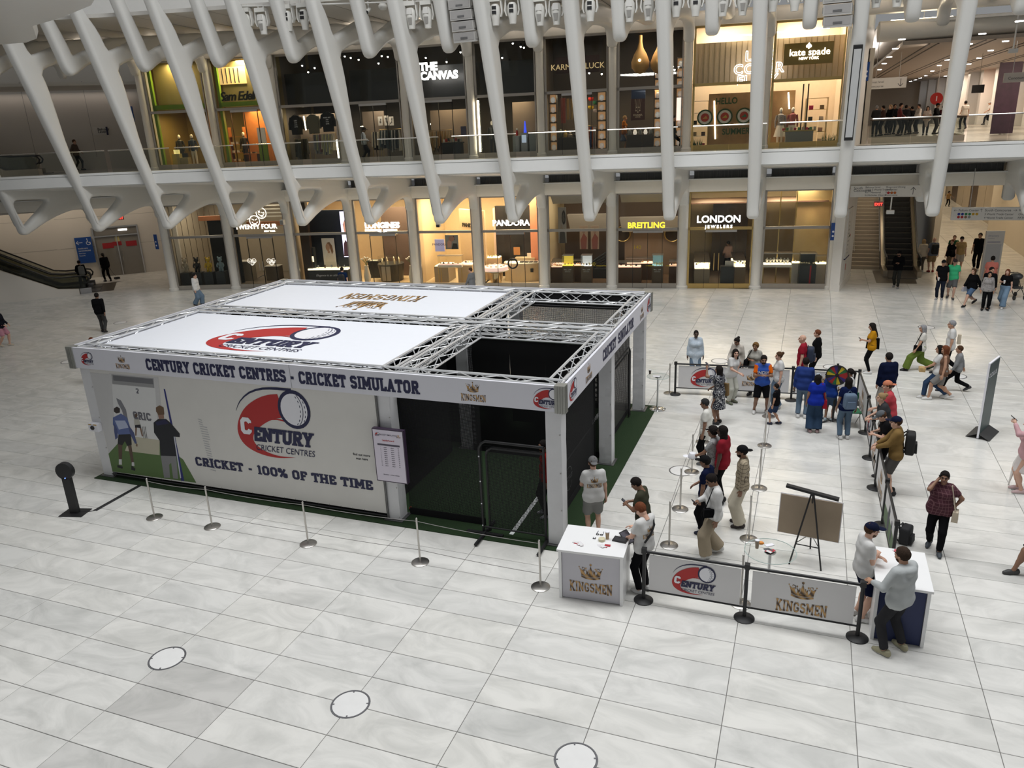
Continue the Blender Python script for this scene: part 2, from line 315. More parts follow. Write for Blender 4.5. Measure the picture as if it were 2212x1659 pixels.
def marble():
 m=bpy.data.materials.new('white_marble');m.use_nodes=True;nt=m.node_tree;b=nt.nodes['Principled BSDF']
 at=nt.nodes.new('ShaderNodeAttribute');at.attribute_name='tone'
 g=nt.nodes.new('ShaderNodeNewGeometry');mp=nt.nodes.new('ShaderNodeMapping');mp.inputs['Rotation'].default_value=(0,0,.5);mp.inputs['Scale'].default_value=(.6,1.0,1)
 ad=nt.nodes.new('ShaderNodeVectorMath');ad.operation='ADD';nt.links.new(g.outputs['Position'],mp.inputs[0])
 oi=nt.nodes.new('ShaderNodeMath');oi.operation='MULTIPLY';oi.inputs[1].default_value=37.0;nt.links.new(at.outputs['Fac'],oi.inputs[0])
 nt.links.new(mp.outputs[0],ad.inputs[0]);nt.links.new(oi.outputs[0],ad.inputs[1])
 n=nt.nodes.new('ShaderNodeTexNoise');n.inputs['Scale'].default_value=1.6;n.inputs['Detail'].default_value=7;n.inputs['Roughness'].default_value=.62;n.inputs['Distortion'].default_value=1.2
 nt.links.new(ad.outputs[0],n.inputs['Vector'])
 r=nt.nodes.new('ShaderNodeValToRGB');e=r.color_ramp.elements;e[0].position=.28;e[0].color=(.53,.53,.51,1);e[1].position=.62;e[1].color=(.72,.715,.69,1)
 nt.links.new(n.outputs['Fac'],r.inputs[0])
 tr=nt.nodes.new('ShaderNodeValToRGB');t=tr.color_ramp.elements;t[0].position=0;t[0].color=(.80,.79,.78,1);t[1].position=.12;t[1].color=(.88,.88,.87,1)
 t2=t.new(.4);t2.color=(.97,.965,.955,1);t3=t.new(.9);t3.color=(1,.99,.965,1)
 nt.links.new(at.outputs['Fac'],tr.inputs[0])
 mx=nt.nodes.new('ShaderNodeMix');mx.data_type='RGBA';mx.blend_type='MULTIPLY';mx.inputs['Factor'].default_value=1
 nt.links.new(r.outputs[0],mx.inputs['A']);nt.links.new(tr.outputs[0],mx.inputs['B']);nt.links.new(mx.outputs['Result'],b.inputs['Base Color'])
 b.inputs['Roughness'].default_value=.26;b.inputs['Specular IOR Level'].default_value=.5
 return m
MARBLE=marble()
JOINT=M('floor_joint',(.16,.155,.15),.9)
TX,TY,GAP=1.7288,.6259,.009
fl=MB().bb((-60,-14,-.3),(45,110,-.012)).build('floor',JOINT);struct(fl)
def set_tone(me,tones):
 a=me.attributes.new('tone','FLOAT','FACE');a.data.foreach_set('value',tones)
def tile_mesh(tone):
 mb=MB();b=.004;x,y=TX/2-GAP/2,TY/2-GAP/2
 vs=[(-x,-y,-.012),(x,-y,-.012),(x,y,-.012),(-x,y,-.012),(-x,-y,-b),(x,-y,-b),(x,y,-b),(-x,y,-b),(-x+b,-y+b,0),(x-b,-y+b,0),(x-b,y-b,0),(-x+b,y-b,0)]
 fs=[(0,1,5,4),(1,2,6,5),(2,3,7,6),(3,0,4,7),(4,5,9,8),(5,6,10,9),(6,7,11,10),(7,4,8,11),(8,9,10,11)]
 me=bpy.data.meshes.new('tile');me.from_pydata(vs,[],fs);me.materials.append(MARBLE);set_tone(me,[tone]*len(fs));return me,vs,fs
tones=[0.0,.05,.22,.35,.5,.55,.62,.7,.8,.95,.45,.3]
tmeshes=[tile_mesh(t) for t in tones]
cells=[]
for i in range(-30,22):
 for j in range(-12,150):
  cx,cy=(i+.5)*TX,(j+.5)*TY
  if cy>yfac(cx)+.2 and not(cx>10.8 or(cx<-23 and cy<34)):continue
  if cx>22 and cy>36:continue
  d=np.array([cx,cy,0])-CAM;zc=d@FWD
  if zc<1:continue
  px,py=1106+F_PX*(d@RIGHT)/zc,829.5-F_PX*(d@UP)/zc
  if -160<px<2370 and 380<py<1800:cells.append((zc,i,j,-140<px<2350 and py<1780,px,py))
cells.sort()
rng=random.Random(3);nind=0;far=MB();fart=[]
for zc,i,j,vis,px,py in cells:
 t=rng.choices(range(12),[0,0,3,4,6,6,6,6,5,3,4,3])[0]
 if(i,j) in((0,-1),(0,-2)):t=0
 if(i,j) in((0,-4),(1,-3)):t=1
 if(i,j) in((-1,-4),(-1,-5),(-1,-3)):t=5
 cx,cy=(i+.5)*TX,(j+.5)*TY
 inbooth=-6.6<cx<4.6 and 5.6<cy<12.9
 if vis and nind<300 and not inbooth:
  o=bpy.data.objects.new('tile',tmeshes[t][0]);o.location=(cx,cy,0);C.objects.link(o);o.parent=fl;nind+=1
 else:
  far.add([(x+cx,y+cy,z) for x,y,z in tmeshes[t][1]],tmeshes[t][2]);fart+=[tones[t]]*9
fo=far.build('far_tiles',MARBLE,fl);stuff(fo);set_tone(fo.data,fart)
COVER=M('cover_marble',(.74,.735,.72),.3);RING=M('cover_ring',(.17,.17,.18),.45,.6)
for n,(px,py) in enumerate([(361,1422),(757,1521),(1244,1640),(1472,1017),(1555,780),(1798,793),(2001,707),(2066,812),(260,697),(149,781)]):
 g=G(px,py);lab=['round white floor cover with dark rim, leftmost of the front three','round white floor cover with dark rim in open marble, middle of the front three','round floor cover with dark rim cut by the bottom of the picture','round floor ring among the steel queue posts beside the booth','round floor ring behind the banner barrier under the women','round floor ring behind the prize wheel','round floor ring in the open marble beyond the walking woman in green trousers','round floor ring beside the walking boy in grey','round floor ring behind the man in the black jacket','round floor ring partly hidden by the top left corner of the booth'][n]
 t=thing('floor_cover',lab,'floor cover',(g[0],g[1],0))
 MB().lathe([(.265,.001),(.265,.0035),(.25,.005),(.0,.005)],n=36).build('cover',COVER,t,True)
 MB().lathe([(.295,.0005),(.292,.006),(.27,.006),(.268,.0005)],n=36).build('rim',RING,t,True)
 if n<3:
  for a in(.35,1.92,3.49,5.06):MB().box((.262*math.cos(a),.262*math.sin(a),.006),(.05,.022,.004),rz=a).build('latch',RING,t)
fa=facade_strip('trim_1',[(-4.55,6.06),(-4.55,6.51),(-4.50,6.52),(-4.50,6.535),(-4.55,6.545),(-4.55,6.64),(-4.25,6.64),(-4.25,6.5),(-.2,6.5),(-.2,6.06)],M('fascia_white',(.74,.745,.73),.4,var=.02));struct(fa)
bf=facade_strip('floor_2',[(-4.24,6.40),(-4.24,6.505),(6.5,6.505),(6.5,6.40)],M('balcony_marble',(.52,.48,.43),.25),-36,11.2);struct(bf)
bf=MB().bb((10.9,27.9,6.3),(40,110,6.5)).build('floor_3',M('corridor_marble',(.50,.46,.40),.22));struct(bf)
vb=facade_strip('wall_front',[(-.32,5.62),(-.32,6.06),(-.1,6.06),(-.1,5.62)],WHITE);struct(vb)
cl=facade_strip('ceiling_1',[(-4.4,6.0),(-4.4,6.06),(-.3,6.06),(-.3,5.64)],WHITE);struct(cl)
beam=facade_strip('trim_2',[(-.30,4.66),(-.38,4.78),(-.40,5.0),(-.34,5.20),(-.2,5.25),(.1,5.25),(.1,4.66)],M('beam_cream',(.80,.76,.68),.45,var=.03),smooth=True);struct(beam)
led=facade_strip('trim_3',[(-.62,5.22),(-.62,5.27),(-.1,5.27),(-.1,5.22)],WHITE);struct(led)
VENT=M('vent_dark',(.035,.037,.036),.5);VSL=M('vent_slat',(.10,.10,.095),.45,.4)
vent_bm=MB();vent_bm.bb((-1.15,-.02,0),(1.15,.03,.36));vmesh=None
def make_vent(k):
 f=bayfr(k,-.36);L=BAY[k+2]
 g=bpy.data.objects.new('vent_grille',None);C.objects.link(g)
 tag(g,'dark air grille under the balcony above '+VENTLAB[k],'grille','air grilles under the balcony')
 MB().add([f.p(.42,5.27,0),f.p(L-.42,5.27,0),f.p(L-.42,5.61,0),f.p(.42,5.61,0)],[(0,1,2,3)]).build('backing',VENT,g)
 rr=random.Random(k);u=.45
 while u<L-.45:
  w=.012;MB().prism([f.p(u,5.28,-.03),f.p(u+w,5.28,-.03),f.p(u+w,5.60,-.03),f.p(u,5.60,-.03)],f.n*.03).build('slat',VSL,g);u+=rr.choice([.09,.16,.22,.3])
 mb=MB()
 for z in(5.27,5.60):mb.prism([f.p(.40,z,-.05),f.p(L-.40,z,-.05),f.p(L-.40,z+.02,-.05),f.p(.40,z+.02,-.05)],f.n*.05)
 mb.build('rim',VSL,g)
VENTLAB={-1:'the doorway in the left wing',0:'the bear figure window',1:'the smiley face shop sign',2:'the dark blue watch window',3:'the white winged shop sign',4:'the jewellery window with the lilac panel',5:'the white sign on a black wall',6:'the dark watch window left of the yellow sign',7:'the yellow letter sign',8:'the two-line white jeweller sign',9:'the rightmost jewellery window',10:'the escalator sign',11:'the hanging concourse sign'}
for k in range(-1,12):make_vent(k)
RAIL=M('handrail_steel',(.72,.70,.66),.22,1.0,var=.03)
for k in range(-2,12):
 f=bayfr(k,-4.35);L=BAY[k+2]
 x0=.30;x1=L-.30
 lab={-2:'at the far left above the escalator',-1:'in front of the walker in the left wing',0:'below the green framed shop',1:'below the black script sign',2:'in front of the hanging black shirts',3:'in front of the man in the blue shirt',4:'below the white block letter sign',5:'in front of the grey lockers',6:'below the gold on brown sign',7:'in front of the woman in the orange top',8:'below the neon letters',9:'below the gold plate sign',10:'in front of the upper crowd',11:'at the far right of the upper corridor'}[k]
 t=thing('glass_balustrade','clear balcony glass balustrade with steel handrail '+lab,'balustrade',group='balcony balustrades')
 mb=MB();n=2
 for i in range(n):
  a=x0+(x1-x0)*i/n+.01;b=x0+(x1-x0)*(i+1)/n-.01
  MB().prism([f.p(a,6.55,0),f.p(b,6.55,0),f.p(b,7.60,0),f.p(a,7.60,0)],f.n*.015).build('pane',BALGLASS,t)
 MB().tube([f.p(x0-.02,7.64,.0),f.p(x1+.02,7.64,.0)],.028,8).build('handrail',RAIL,t,True)
 MB().prism([f.p(x0,6.5,-.02),f.p(x1,6.5,-.02),f.p(x1,6.58,-.02),f.p(x0,6.58,-.02)],f.n*.05).build('base_channel',FRAME,t)
RIBW=M('rib_white',(.70,.695,.665),.42,var=.03,scale=1.2)
D=4.35;Ff=lambda z:-.32*(z-4.0)
def profile_mesh(name,outlines,thick,bev):
 cu=bpy.data.curves.new(name,'CURVE');cu.dimensions='2D';cu.fill_mode='BOTH';cu.extrude=thick/2-bev;cu.bevel_depth=bev;cu.bevel_resolution=3;cu.offset=-bev
 for pts in outlines:
  s=cu.splines.new('POLY');s.points.add(len(pts)-1);s.use_cyclic_u=True
  for i,(a,z) in enumerate(pts):s.points[i].co=(a,z,0,1)
 o=bpy.data.objects.new(name,cu);C.objects.link(o);dg=bpy.context.evaluated_depsgraph_get();dg.update()
 me=bpy.data.meshes.new_from_object(o.evaluated_get(dg));bpy.data.objects.remove(o)
 for v in me.vertices:a,z,x=v.co;v.co=(x,a,z)
 b=bmesh.new();b.from_mesh(me);bmesh.ops.remove_doubles(b,verts=b.verts,dist=1e-4);bmesh.ops.recalc_face_normals(b,faces=b.faces);b.to_mesh(me);b.free()
 me.materials.clear();me.materials.append(RIBW);me.polygons.foreach_set('use_smooth',[True]*len(me.polygons));me.set_sharp_from_angle(angle=.9);return me
def smooth_poly(pts,it=2,keep=()):
 for _ in range(it):
  q=[]
  for i in range(len(pts)):
   a,b=pts[i],pts[(i+1)%len(pts)];q+=[(.75*a[0]+.25*b[0],.75*a[1]+.25*b[1]),(.25*a[0]+.75*b[0],.25*a[1]+.75*b[1])]
  pts=q
 return pts
main_out=[(Ff(16.5),16.5),(Ff(10),10.0),(Ff(5),5.0),(Ff(4.2),4.25),(-.03,3.92),(.16,3.80),(.40,3.86),(1.4,4.30),(2.3,4.57),(3.1,4.72),(D-.62,4.76),(D-.32,4.55),(D-.25,4.0),(D-.05,4.0),(D+.1,5.0),(D-.05,5.3),(D-.10,6.03),(Ff(6)+.55,6.03),(Ff(6.2)+.40,6.4),(Ff(7.8)+.52,7.8),(Ff(9.5)+.85,9.5),(Ff(10.6)+1.05,10.55),(-1.25,11.15),(-.56,11.45),(.6,11.80),(2.4,11.95),(D-.5,11.95),(D-.2,11.7),(D-.12,11.2),(D+.15,11.2),(D+.3,12.1),(D+.1,12.75),(1.0,12.75),(-.4,12.22),(-1.35,11.85),(-1.62,11.85),(-1.9,12.6),(-2.45,13.3),(-2.9,14.2),(Ff(16.5)+.55,16.5)]
hole=[(.02,5.35),(1.42,5.25),(.26,4.40)]
def round_hole(h):return smooth_poly(h,2)
rib_me=profile_mesh('rib',[smooth_poly(main_out,1),round_hole([(-.16,5.50),(.5,5.50),(1.2,5.45),(1.85,5.36),(1.35,4.98),(.8,4.62),(.16,4.16),(.02,4.75)])[::-1]],.50,.17)
S0=-1.85
sec_out=[(S0-.34*5.6,16.5),(S0-.34*.9,11.9),(S0-.13,11.25),(S0+.05,10.92),(S0+.30,10.86),(-.9,11.25),(-.2,11.6),(.8,11.86),(2.4,11.95),(D-.3,11.95),(D+.1,12.3),(D+.1,12.75),(1.1,12.75),(-.3,12.15),(-1.25,11.72),(-1.45,11.75),(-1.55,12.1),(-1.9,12.9),(-2.3,13.8),(S0-.34*5.6+.65,16.5)]
sec_me=profile_mesh('rib',[smooth_poly(sec_out,1)],.50,.17)
RL={-1:'at the far left',0:'whose foot hangs above the blue wheelchair sign',1:'whose foot hangs at the left end of the bear figure window',2:'whose foot hangs left of the smiley face shop sign',3:'whose foot hangs in front of the dark blue watch window',4:'whose foot touches the white winged sign',5:'whose foot hangs in front of the beige jewellery window',6:'whose foot cuts the white letters on a black wall',7:'whose foot hangs left of the yellow letters',8:'whose foot hangs at the end of the yellow letters',9:'whose foot hangs right of the white jeweller letters',10:'carrying a long grey light panel beside the corner pylon',11:'standing alone before the lower concourse',12:'at the far right edge'}
for k in range(-1,13):
 o=bpy.data.objects.new('rib',rib_me);C.objects.link(o);o.location=(KX[k+2],KY[k+2]-D,0)
 tag(o,'long white leaning rib '+RL[k],'rib','long white ribs')
SL={-1:'at the far left under the white overhang',0:'left of the green framed shop',1:'above the left green shop window',2:'right of the black script sign',3:'between two pairs of moving lights above the dark shop',4:'left of the first hung loudspeaker stack',5:'behind the first hung loudspeaker stack',6:'left of the gold on brown sign',7:'in front of the teardrop lamp shop',8:'above the neon letter shop window',9:'just above the gold plate sign',10:'in front of the upper corridor ceiling',11:'at the top right corner'}
for k in range(-1,12):
 o=bpy.data.objects.new('short_rib',sec_me);C.objects.link(o);o.location=(KX[k+2]+1.71,(KY[k+2]+KY[k+3])/2-D,0)
 tag(o,'short white round tipped rib '+SL[k],'rib','short white ribs')
colm=M('column_white',(.76,.74,.69),.45,var=.03)
def col_mesh(z0,z1,r):
 return MB().lathe([(r*1.25,z0),(r*1.25,z0+.12),(r*1.05,z0+.16),(r,z0+.3),(r,z1-.9),(r*1.12,z1-.45),(r*1.5,z1)],n=20)
for k in range(0,11):
 p=KP(k);struct(col_mesh(0,5.2,.23).build('column',colm,None,True)).location=p
 q=bayfr(min(k,11),.30).o;struct(col_mesh(6.5,12.3,.20).build('column',colm,None,True)).location=(q.x,q.y,0)
ub=facade_strip('trim_4',[(-.05,11.85),(-.15,12.0),(-.15,12.3),(.0,12.45),(.5,12.45),(.5,11.85)],M('beam_cream'),smooth=True);struct(ub)
uc=facade_strip('ceiling_2',[(-6.2,13.1),(-6.2,13.25),(.1,13.0),(.1,12.86)],M('ceiling_panel',(.62,.60,.56),.5));struct(uc)
uw=facade_strip('wall_upper',[(-.1,12.75),(-.1,16.5),(.2,16.5),(.2,12.75)],WHITE);struct(uw)
SEAM=M('panel_seam',(.25,.24,.22),.6)
for k in range(-1,13):
 for s in(0.0,.5):
  x=KX[k+2]+s*3.42;y=yfac(x);mb=MB();mb.prism([(x-.012,y-6.1,13.09),(x+.012,y-6.1,13.09),(x+.012,y,12.85),(x-.012,y,12.85)],(0,0,.03));struct(mb.build('trim_5',SEAM))
# SHOPFRONTS
def bw(k,n,px,py,off=0.0):
 """target pixel -> (u, z) on the plane n metres behind the shopfront of bay k"""
 f=bayfr(k,off+n);d=Vector(ray(px,py));c=Vector(CAM);t=(f.o-c).dot(f.n)/d.dot(f.n);p=c+d*t;return(p-f.o).dot(f.u),p.z
DUSK=0.0
def shell(k0,k1,lv,wall,floor_c,ceil_c,side=None,depth=5.2,back=None):
 """floor, back wall, side walls and ceiling of one shop running over bays k0..k1-1"""
 off=.30*lv;z0,z1=(0.0,4.75) if lv==0 else(6.5,12.4)
 wm=M('shop_wall_%d_%d'%(lv,k0),wall,.6);fm=M('shop_floor_%d_%d'%(lv,k0),floor_c,.25);cm=M('shop_ceiling_%d_%d'%(lv,k0),ceil_c,.6);sm=M('shop_side_%d_%d'%(lv,k0),side or wall,.6)
 for k in range(k0,k1):
  f=bayfr(k,off);L=BAY[k+2]
  struct(MB().prism([f.p(-.05,z0+.012,.12),f.p(L+.05,z0+.012,.12),f.p(L+.05,z0+.012,depth+.3),f.p(-.05,z0+.012,depth+.3)],(0,0,-.011)).build('floor_shop',fm))
  struct(MB().prism([f.p(-.3,z0,depth),f.p(L+.3,z0,depth),f.p(L+.3,z1,depth),f.p(-.3,z1,depth)],f.n*.1).build('wall_back',wm))
  struct(MB().prism([f.p(-.05,z1-.05,.1),f.p(L+.05,z1-.05,.1),f.p(L+.05,z1-.05,depth+.1),f.p(-.05,z1-.05,depth+.1)],(0,0,.05)).build('ceiling_shop',cm))
 for k,u in((k0,.02),(k1-1,BAY[k1+1]-.02)):
  f=bayfr(k,off);s=1 if u<1 else -1
  struct(MB().prism([f.p(u,z0,.25),f.p(u,z0,depth),f.p(u,z1,depth),f.p(u,z1,.25)],f.u*(-s*.08)).build('wall_side',sm))
nwin=[0]
def shopfront(k,lv,doors=False,frame=None):
 off=.30*lv;f=bayfr(k,off);L=BAY[k+2];nwin[0]+=1;fm=frame or FRAME
 z0,zt,z1=(0.0,2.90,4.64) if lv==0 else(6.5,9.38,11.82)
 w=bpy.data.objects.new('window_%d'%nwin[0],None);C.objects.link(w);struct(w)
 def bar(name,u0,u1,za,zb,n0=-.06,n1=.06,m=fm):MB().prism([f.p(u0,za,n0),f.p(u1,za,n0),f.p(u1,zb,n0),f.p(u0,zb,n0)],f.n*(n1-n0)).build(name,m,w)
 a,b=.22,L-.22
 bar('kick_plate',a,b,z0,z0+.24,-.05,.05);bar('transom',a,b,zt-.06,zt+.07);bar('head',a,b,z1-.06,z1+.04);bar('jamb',a,a+.10,z0,z1);bar('jamb',b-.06,b,z0,z1)
 MB().prism([f.p(a+.1,zt+.07,0),f.p(b-.06,zt+.07,0),f.p(b-.06,z1-.06,0),f.p(a+.1,z1-.06,0)],f.n*.012).build('upper_pane',GLASS,w)
 if doors:
  n=4;bar('door_head',L*.3,L*.72,zt-.16,zt-.06,-.09,.02,STEEL)
  for i in range(n):
   u0=a+.1+(b-a-.16)*i/n;u1=a+.1+(b-a-.16)*(i+1)/n
   MB().prism([f.p(u0+.01,z0+.24,0),f.p(u1-.01,z0+.24,0),f.p(u1-.01,zt-.06,0),f.p(u0+.01,zt-.06,0)],f.n*.012).build('door_pane',GLASS,w)
   if i:bar('door_joint',u0-.008,u0+.008,z0+.02,zt-.06,-.055,.02,BLACK)
 else:
  MB().prism([f.p(a+.1,z0+.24,0),f.p(b-.06,z0+.24,0),f.p(b-.06,zt-.06,0),f.p(a+.1,zt-.06,0)],f.n*.012).build('lower_pane',GLASS,w)
 return w
BRASS=M('brass_frame',(.55,.40,.16),.3,.9);GREENF=M('lime_frame',(.20,.33,.02),.5)
for k in range(0,10):shopfront(k,0,k in(1,3,5,7,8),BRASS if k==8 else None)
for k in range(0,10):shopfront(k,1,k in(1,3,4,6),BRASS if k>7 else None)
warm=(1.0,.80,.52);soft=(1.0,.86,.66)
shell(0,2,0,(.42,.36,.28),(.22,.18,.14),(.5,.45,.38));shell(2,4,0,(.55,.42,.27),(.72,.55,.33),(.62,.5,.36));shell(4,6,0,(.68,.54,.34),(.72,.60,.42),(.7,.58,.4))
shell(6,8,0,(.14,.10,.08),(.24,.15,.09),(.04,.04,.04),(.07,.05,.045));shell(8,10,0,(.46,.37,.24),(.36,.30,.23),(.45,.37,.28))
shell(0,2,1,(.22,.16,.06),(.16,.10,.05),(.2,.16,.08),depth=4.5);shell(2,6,1,(.10,.085,.07),(.10,.09,.08),(.05,.05,.05),depth=5);shell(6,8,1,(.05,.04,.032),(.1,.07,.05),(.02,.02,.02),depth=3.6);shell(8,10,1,(.72,.60,.46),(.6,.5,.4),(.72,.62,.5),depth=3.2)
def lamp(k,lv,u,n,z,pw,col=warm,size=1.4):
 p=bayP(k,u,n+.3*lv,z);area_light('shop_light',p,size,pw*1.9,col)
for k,pw,col in((0,45,soft),(1,26,soft),(2,75,warm),(3,190,warm),(4,170,warm),(5,190,warm),(6,34,soft),(7,40,soft),(8,80,warm),(9,110,warm)):lamp(k,0,1.7,2.2,4.6,pw,col,2.2)
for k,pw,col in((0,40,(1,.72,.3)),(1,55,(1,.62,.28)),(2,34,soft),(3,24,soft),(4,22,warm),(5,22,warm),(6,34,warm),(7,22,warm),(8,140,soft),(9,150,soft)):lamp(k,1,1.7,1.7,9.3 if k<8 else 12.2,pw,col,1.6)
for k in range(-1,14):
 f=bayfr(min(k,12),-1.3);area_light('soffit_light',f.p(1.7,5.96,0),2.6,150,(1,.87,.66),(.55,0,math.atan2(f.u.y,f.u.x)),.25)
 area_light('cove_light',bayfr(min(k,12),-.9).p(1.7,12.80,0),2.6,14,(1,.86,.74),(0,0,0),.3)
for k,pw,col in((0,60,(1,.8,.45)),(1,90,(1,.82,.5)),(6,25,soft),(7,25,soft)):lamp(k,1,1.8,.45,11.75,pw,col,.8)  # extra fills added to brighten the olive panels and upper sign zones
def oriented(k):f=bayfr(k);return math.atan2(f.u.y,f.u.x)
def sthing(name,label,cat,k,lv,u,n,z=None,group=None,rz=0.0):
 p=bayP(k,u,n+.3*lv,(0.012 if lv==0 else 6.512) if z is None else z);return thing(name,label,cat,p,oriented(k)+rz,group)
def bx(parent,name,c,d,mat,bev=0):return MB().box(c,d).build(name,mat,parent)
VGLASS=glass_mat('vitrine_glass',(.96,.97,.96),.03)
DARKW=M('dark_wood',(.07,.045,.03),.4,var=.2,scale=3);BEIGE=M('beige_laminate',(.62,.47,.29),.4);CREAM=M('cream_laminate',(.75,.62,.42),.4);CHAR=M('charcoal',(.03,.032,.034),.45);PALE=M('pale_lacquer',(.75,.70,.62),.3)
JEWEL=M('jewel_bits',(.9,.75,.5),.2,.7);PEARL=M('bust_white',(.85,.80,.72),.5);WARMTRAY=M('lit_tray',(1.0,.82,.52),emit=2.2)
def vitrine(label,k,lv,u,n,w,d,hb,hg,base,items=5,tray=WARMTRAY,busts=False,legs=False,cat='display case',rz=0,z=None,group=None):
 t=sthing('display_case',label,cat,k,lv,u,n,z,group,rz);r=random.Random(int(u*97+n*31+k))
 if legs:
  for sx in(-1,1):
   for sy in(-1,1):bx(t,'leg',(sx*(w/2-.03),sy*(d/2-.03),hb/2-.05),(.035,.035,hb-.1),BRASS)
  bx(t,'base',(0,0,hb-.06),(w,d,.12),base)
 else:bx(t,'base',(0,0,hb/2),(w,d,hb),base)
 bx(t,'tray',(0,0,hb+.02),(w*.94,d*.9,.03),tray)
 if hg:
  bx(t,'glass_cover',(0,0,hb+.035+hg/2),(w*.98,d*.96,hg),VGLASS);bx(t,'top_rim',(0,0,hb+.045+hg),(w,d,.025),STEEL)
 for i in range(items):
  x=(-.5+(i+.5)/items)*w*.82;y=r.uniform(-.2,.2)*d
  if busts:MB().lathe([(.05,0),(.03,.05),(.06,.12),(.07,.18),(.03,.22),(.03,.26),(.0,.27)],(x,y,hb+.04),8).build('bust',PEARL,t,True)
  else:MB().box((x,y,hb+.065),(.09,.07,.05)).lathe([(.03,.05),(.03,.09),(.0,.1)],(x,y,hb+.03),8).build('jewel_stand',JEWEL if r.random()<.6 else CHAR,t)
 return t
def wallsign(name,label,cat,k,lv,n,build,group=None):
 """build(mb-list, frame) : frame at bay origin, offset n, facing the hall"""
 t=thing(name,label,cat,bayP(k,0,n+.3*lv,0),oriented(k),group);f=Fr((0,0,0),(1,0,0),(0,0,1),(0,-1,0));build(t,f);return t
def neon(name,col,e):return M(name,col,emit=e)
SIGNW=neon('sign_white',(1,.97,.95),6);SIGNY=neon('sign_yellow',(1.0,.72,.03),2.4);GOLDL=M('gold_letters_glow',(.8,.6,.3),emit=.5)  # gold letters carry a faint added glow in place of light on them
def letters(t,f,rows,mat,depth=.03):
 """rows: (text, size, u, z, bold, align)"""
 for tx,size,u,z,bold,al in rows:
  mb=MB();put_text(mb,f,tx,size,u,z,.02,bold,0,al,depth=depth);mb.build('lettering',mat,t)
def poster(label,k,lv,n,px0,py0,px1,py1,draw,mat,cat='poster',name='poster',thick=.03):
 u0,z1=bw(k,n+.3*lv,px0,py0);u1,z0=bw(k,n+.3*lv,px1,py1)
 t=thing(name,label,cat,bayP(k,(u0+u1)/2,n+.3*lv,z0),oriented(k));w,h=u1-u0,z1-z0
 bx(t,'panel',(0,0,h/2),(w,thick,h),mat)
 if draw:draw(t,Fr((-w/2,-thick/2-.003,0),(1,0,0),(0,0,1),(0,-1,0)),w,h)
 return t
def blob(mb,f,w,h,pts,hh=.002,mi=0):mb.poly([f.p(x*w,y*h,hh) for x,y in pts],mi)
INKS={}
def ink(col):
 k='ink_%02x%02x%02x'%tuple(int(c*255) for c in col);return M(k,col,.6,var=.03)
def ell(cx,cy,rx,ry,n=14):return[(cx+rx*math.cos(2*math.pi*i/n),cy+ry*math.sin(2*math.pi*i/n)) for i in range(n)]
# GROUND FLOOR SHOPS
for i,(px,c,d) in enumerate([(405,(.45,.38,.28),'silver and tan'),(430,(.012,.012,.012),'black'),(455,(.65,.42,.03),'yellow'),(481,(.25,.34,.38),'blue and cream')]):
 u,z=bw(0,.75,px,600);t=sthing('plinth','dark box plinth under the %s bear figure in the shop window'%d,'plinth',0,0,u,.75,group='plinths in the bear figure window');bx(t,'box',(0,0,.42),(.52,.5,.84),CHAR)
 t=sthing('bear_figure','glossy %s standing bear figure on a dark plinth'%d,'figurine',0,0,u,.75,.865);m=M('bear_%d'%i,c,.25,var=.25,scale=9)
 MB().sphere((0,0,.38),(.13,.10,.17)).build('torso',m,t,True);MB().sphere((0,0,.66),(.13,.12,.13)).build('head',m,t,True)
 for s in(-1,1):
  MB().sphere((s*.10,0,.79),(.05,.035,.05),8,6).build('ear',m,t,True);MB().tube([(s*.13,-.01,.48),(s*.19,-.04,.34),(s*.17,-.08,.24)],[.05,.045,.04],8).build('arm',m,t,True);MB().tube([(s*.07,0,.25),(s*.08,0,.05),(s*.08,-.05,.03)],[.07,.065,.06],8).build('leg',m,t,True)
struct(MB().prism([bayP(0,1.75,1.6,0),bayP(0,3.4,1.6,0),bayP(0,3.4,1.6,3.6),bayP(0,1.75,1.6,3.6)],bayfr(0).n*.1).build('wall_black',BLACK))
struct(MB().prism([bayP(0,1.3,1.55,3.6),bayP(0,3.4,1.55,3.6),bayP(0,3.4,1.55,3.85),bayP(0,1.3,1.55,3.85)],bayfr(0).n*.1).build('trim_6',M('orange_band',(.45,.17,.07),.5)))
for i in range(7):struct(MB().prism([bayP(0,.35+i*.16,1.3+.4*i,.1),bayP(0,.37+i*.16,1.3+.4*i,.1),bayP(0,.37+i*.16,1.3+.4*i,4.5),bayP(0,.35+i*.16,1.3+.4*i,4.5)],bayfr(0).n*.02).build('trim_7',DARKW))
for i in range(5):struct(MB().prism([bayP(1,.3,1.5,3.7+i*.2),bayP(1,3.2,1.5,3.7+i*.2),bayP(1,3.2,1.5,3.76+i*.2),bayP(1,.3,1.5,3.76+i*.2)],bayfr(1).n*.05).build('trim_8',PALE))
struct(MB().prism([bayP(1,.35,1.6,3.2),bayP(1,3.2,1.6,3.2),bayP(1,3.2,1.6,3.45),bayP(1,.35,1.6,3.45)],bayfr(1).n*.1).build('trim_6',M('orange_band')))
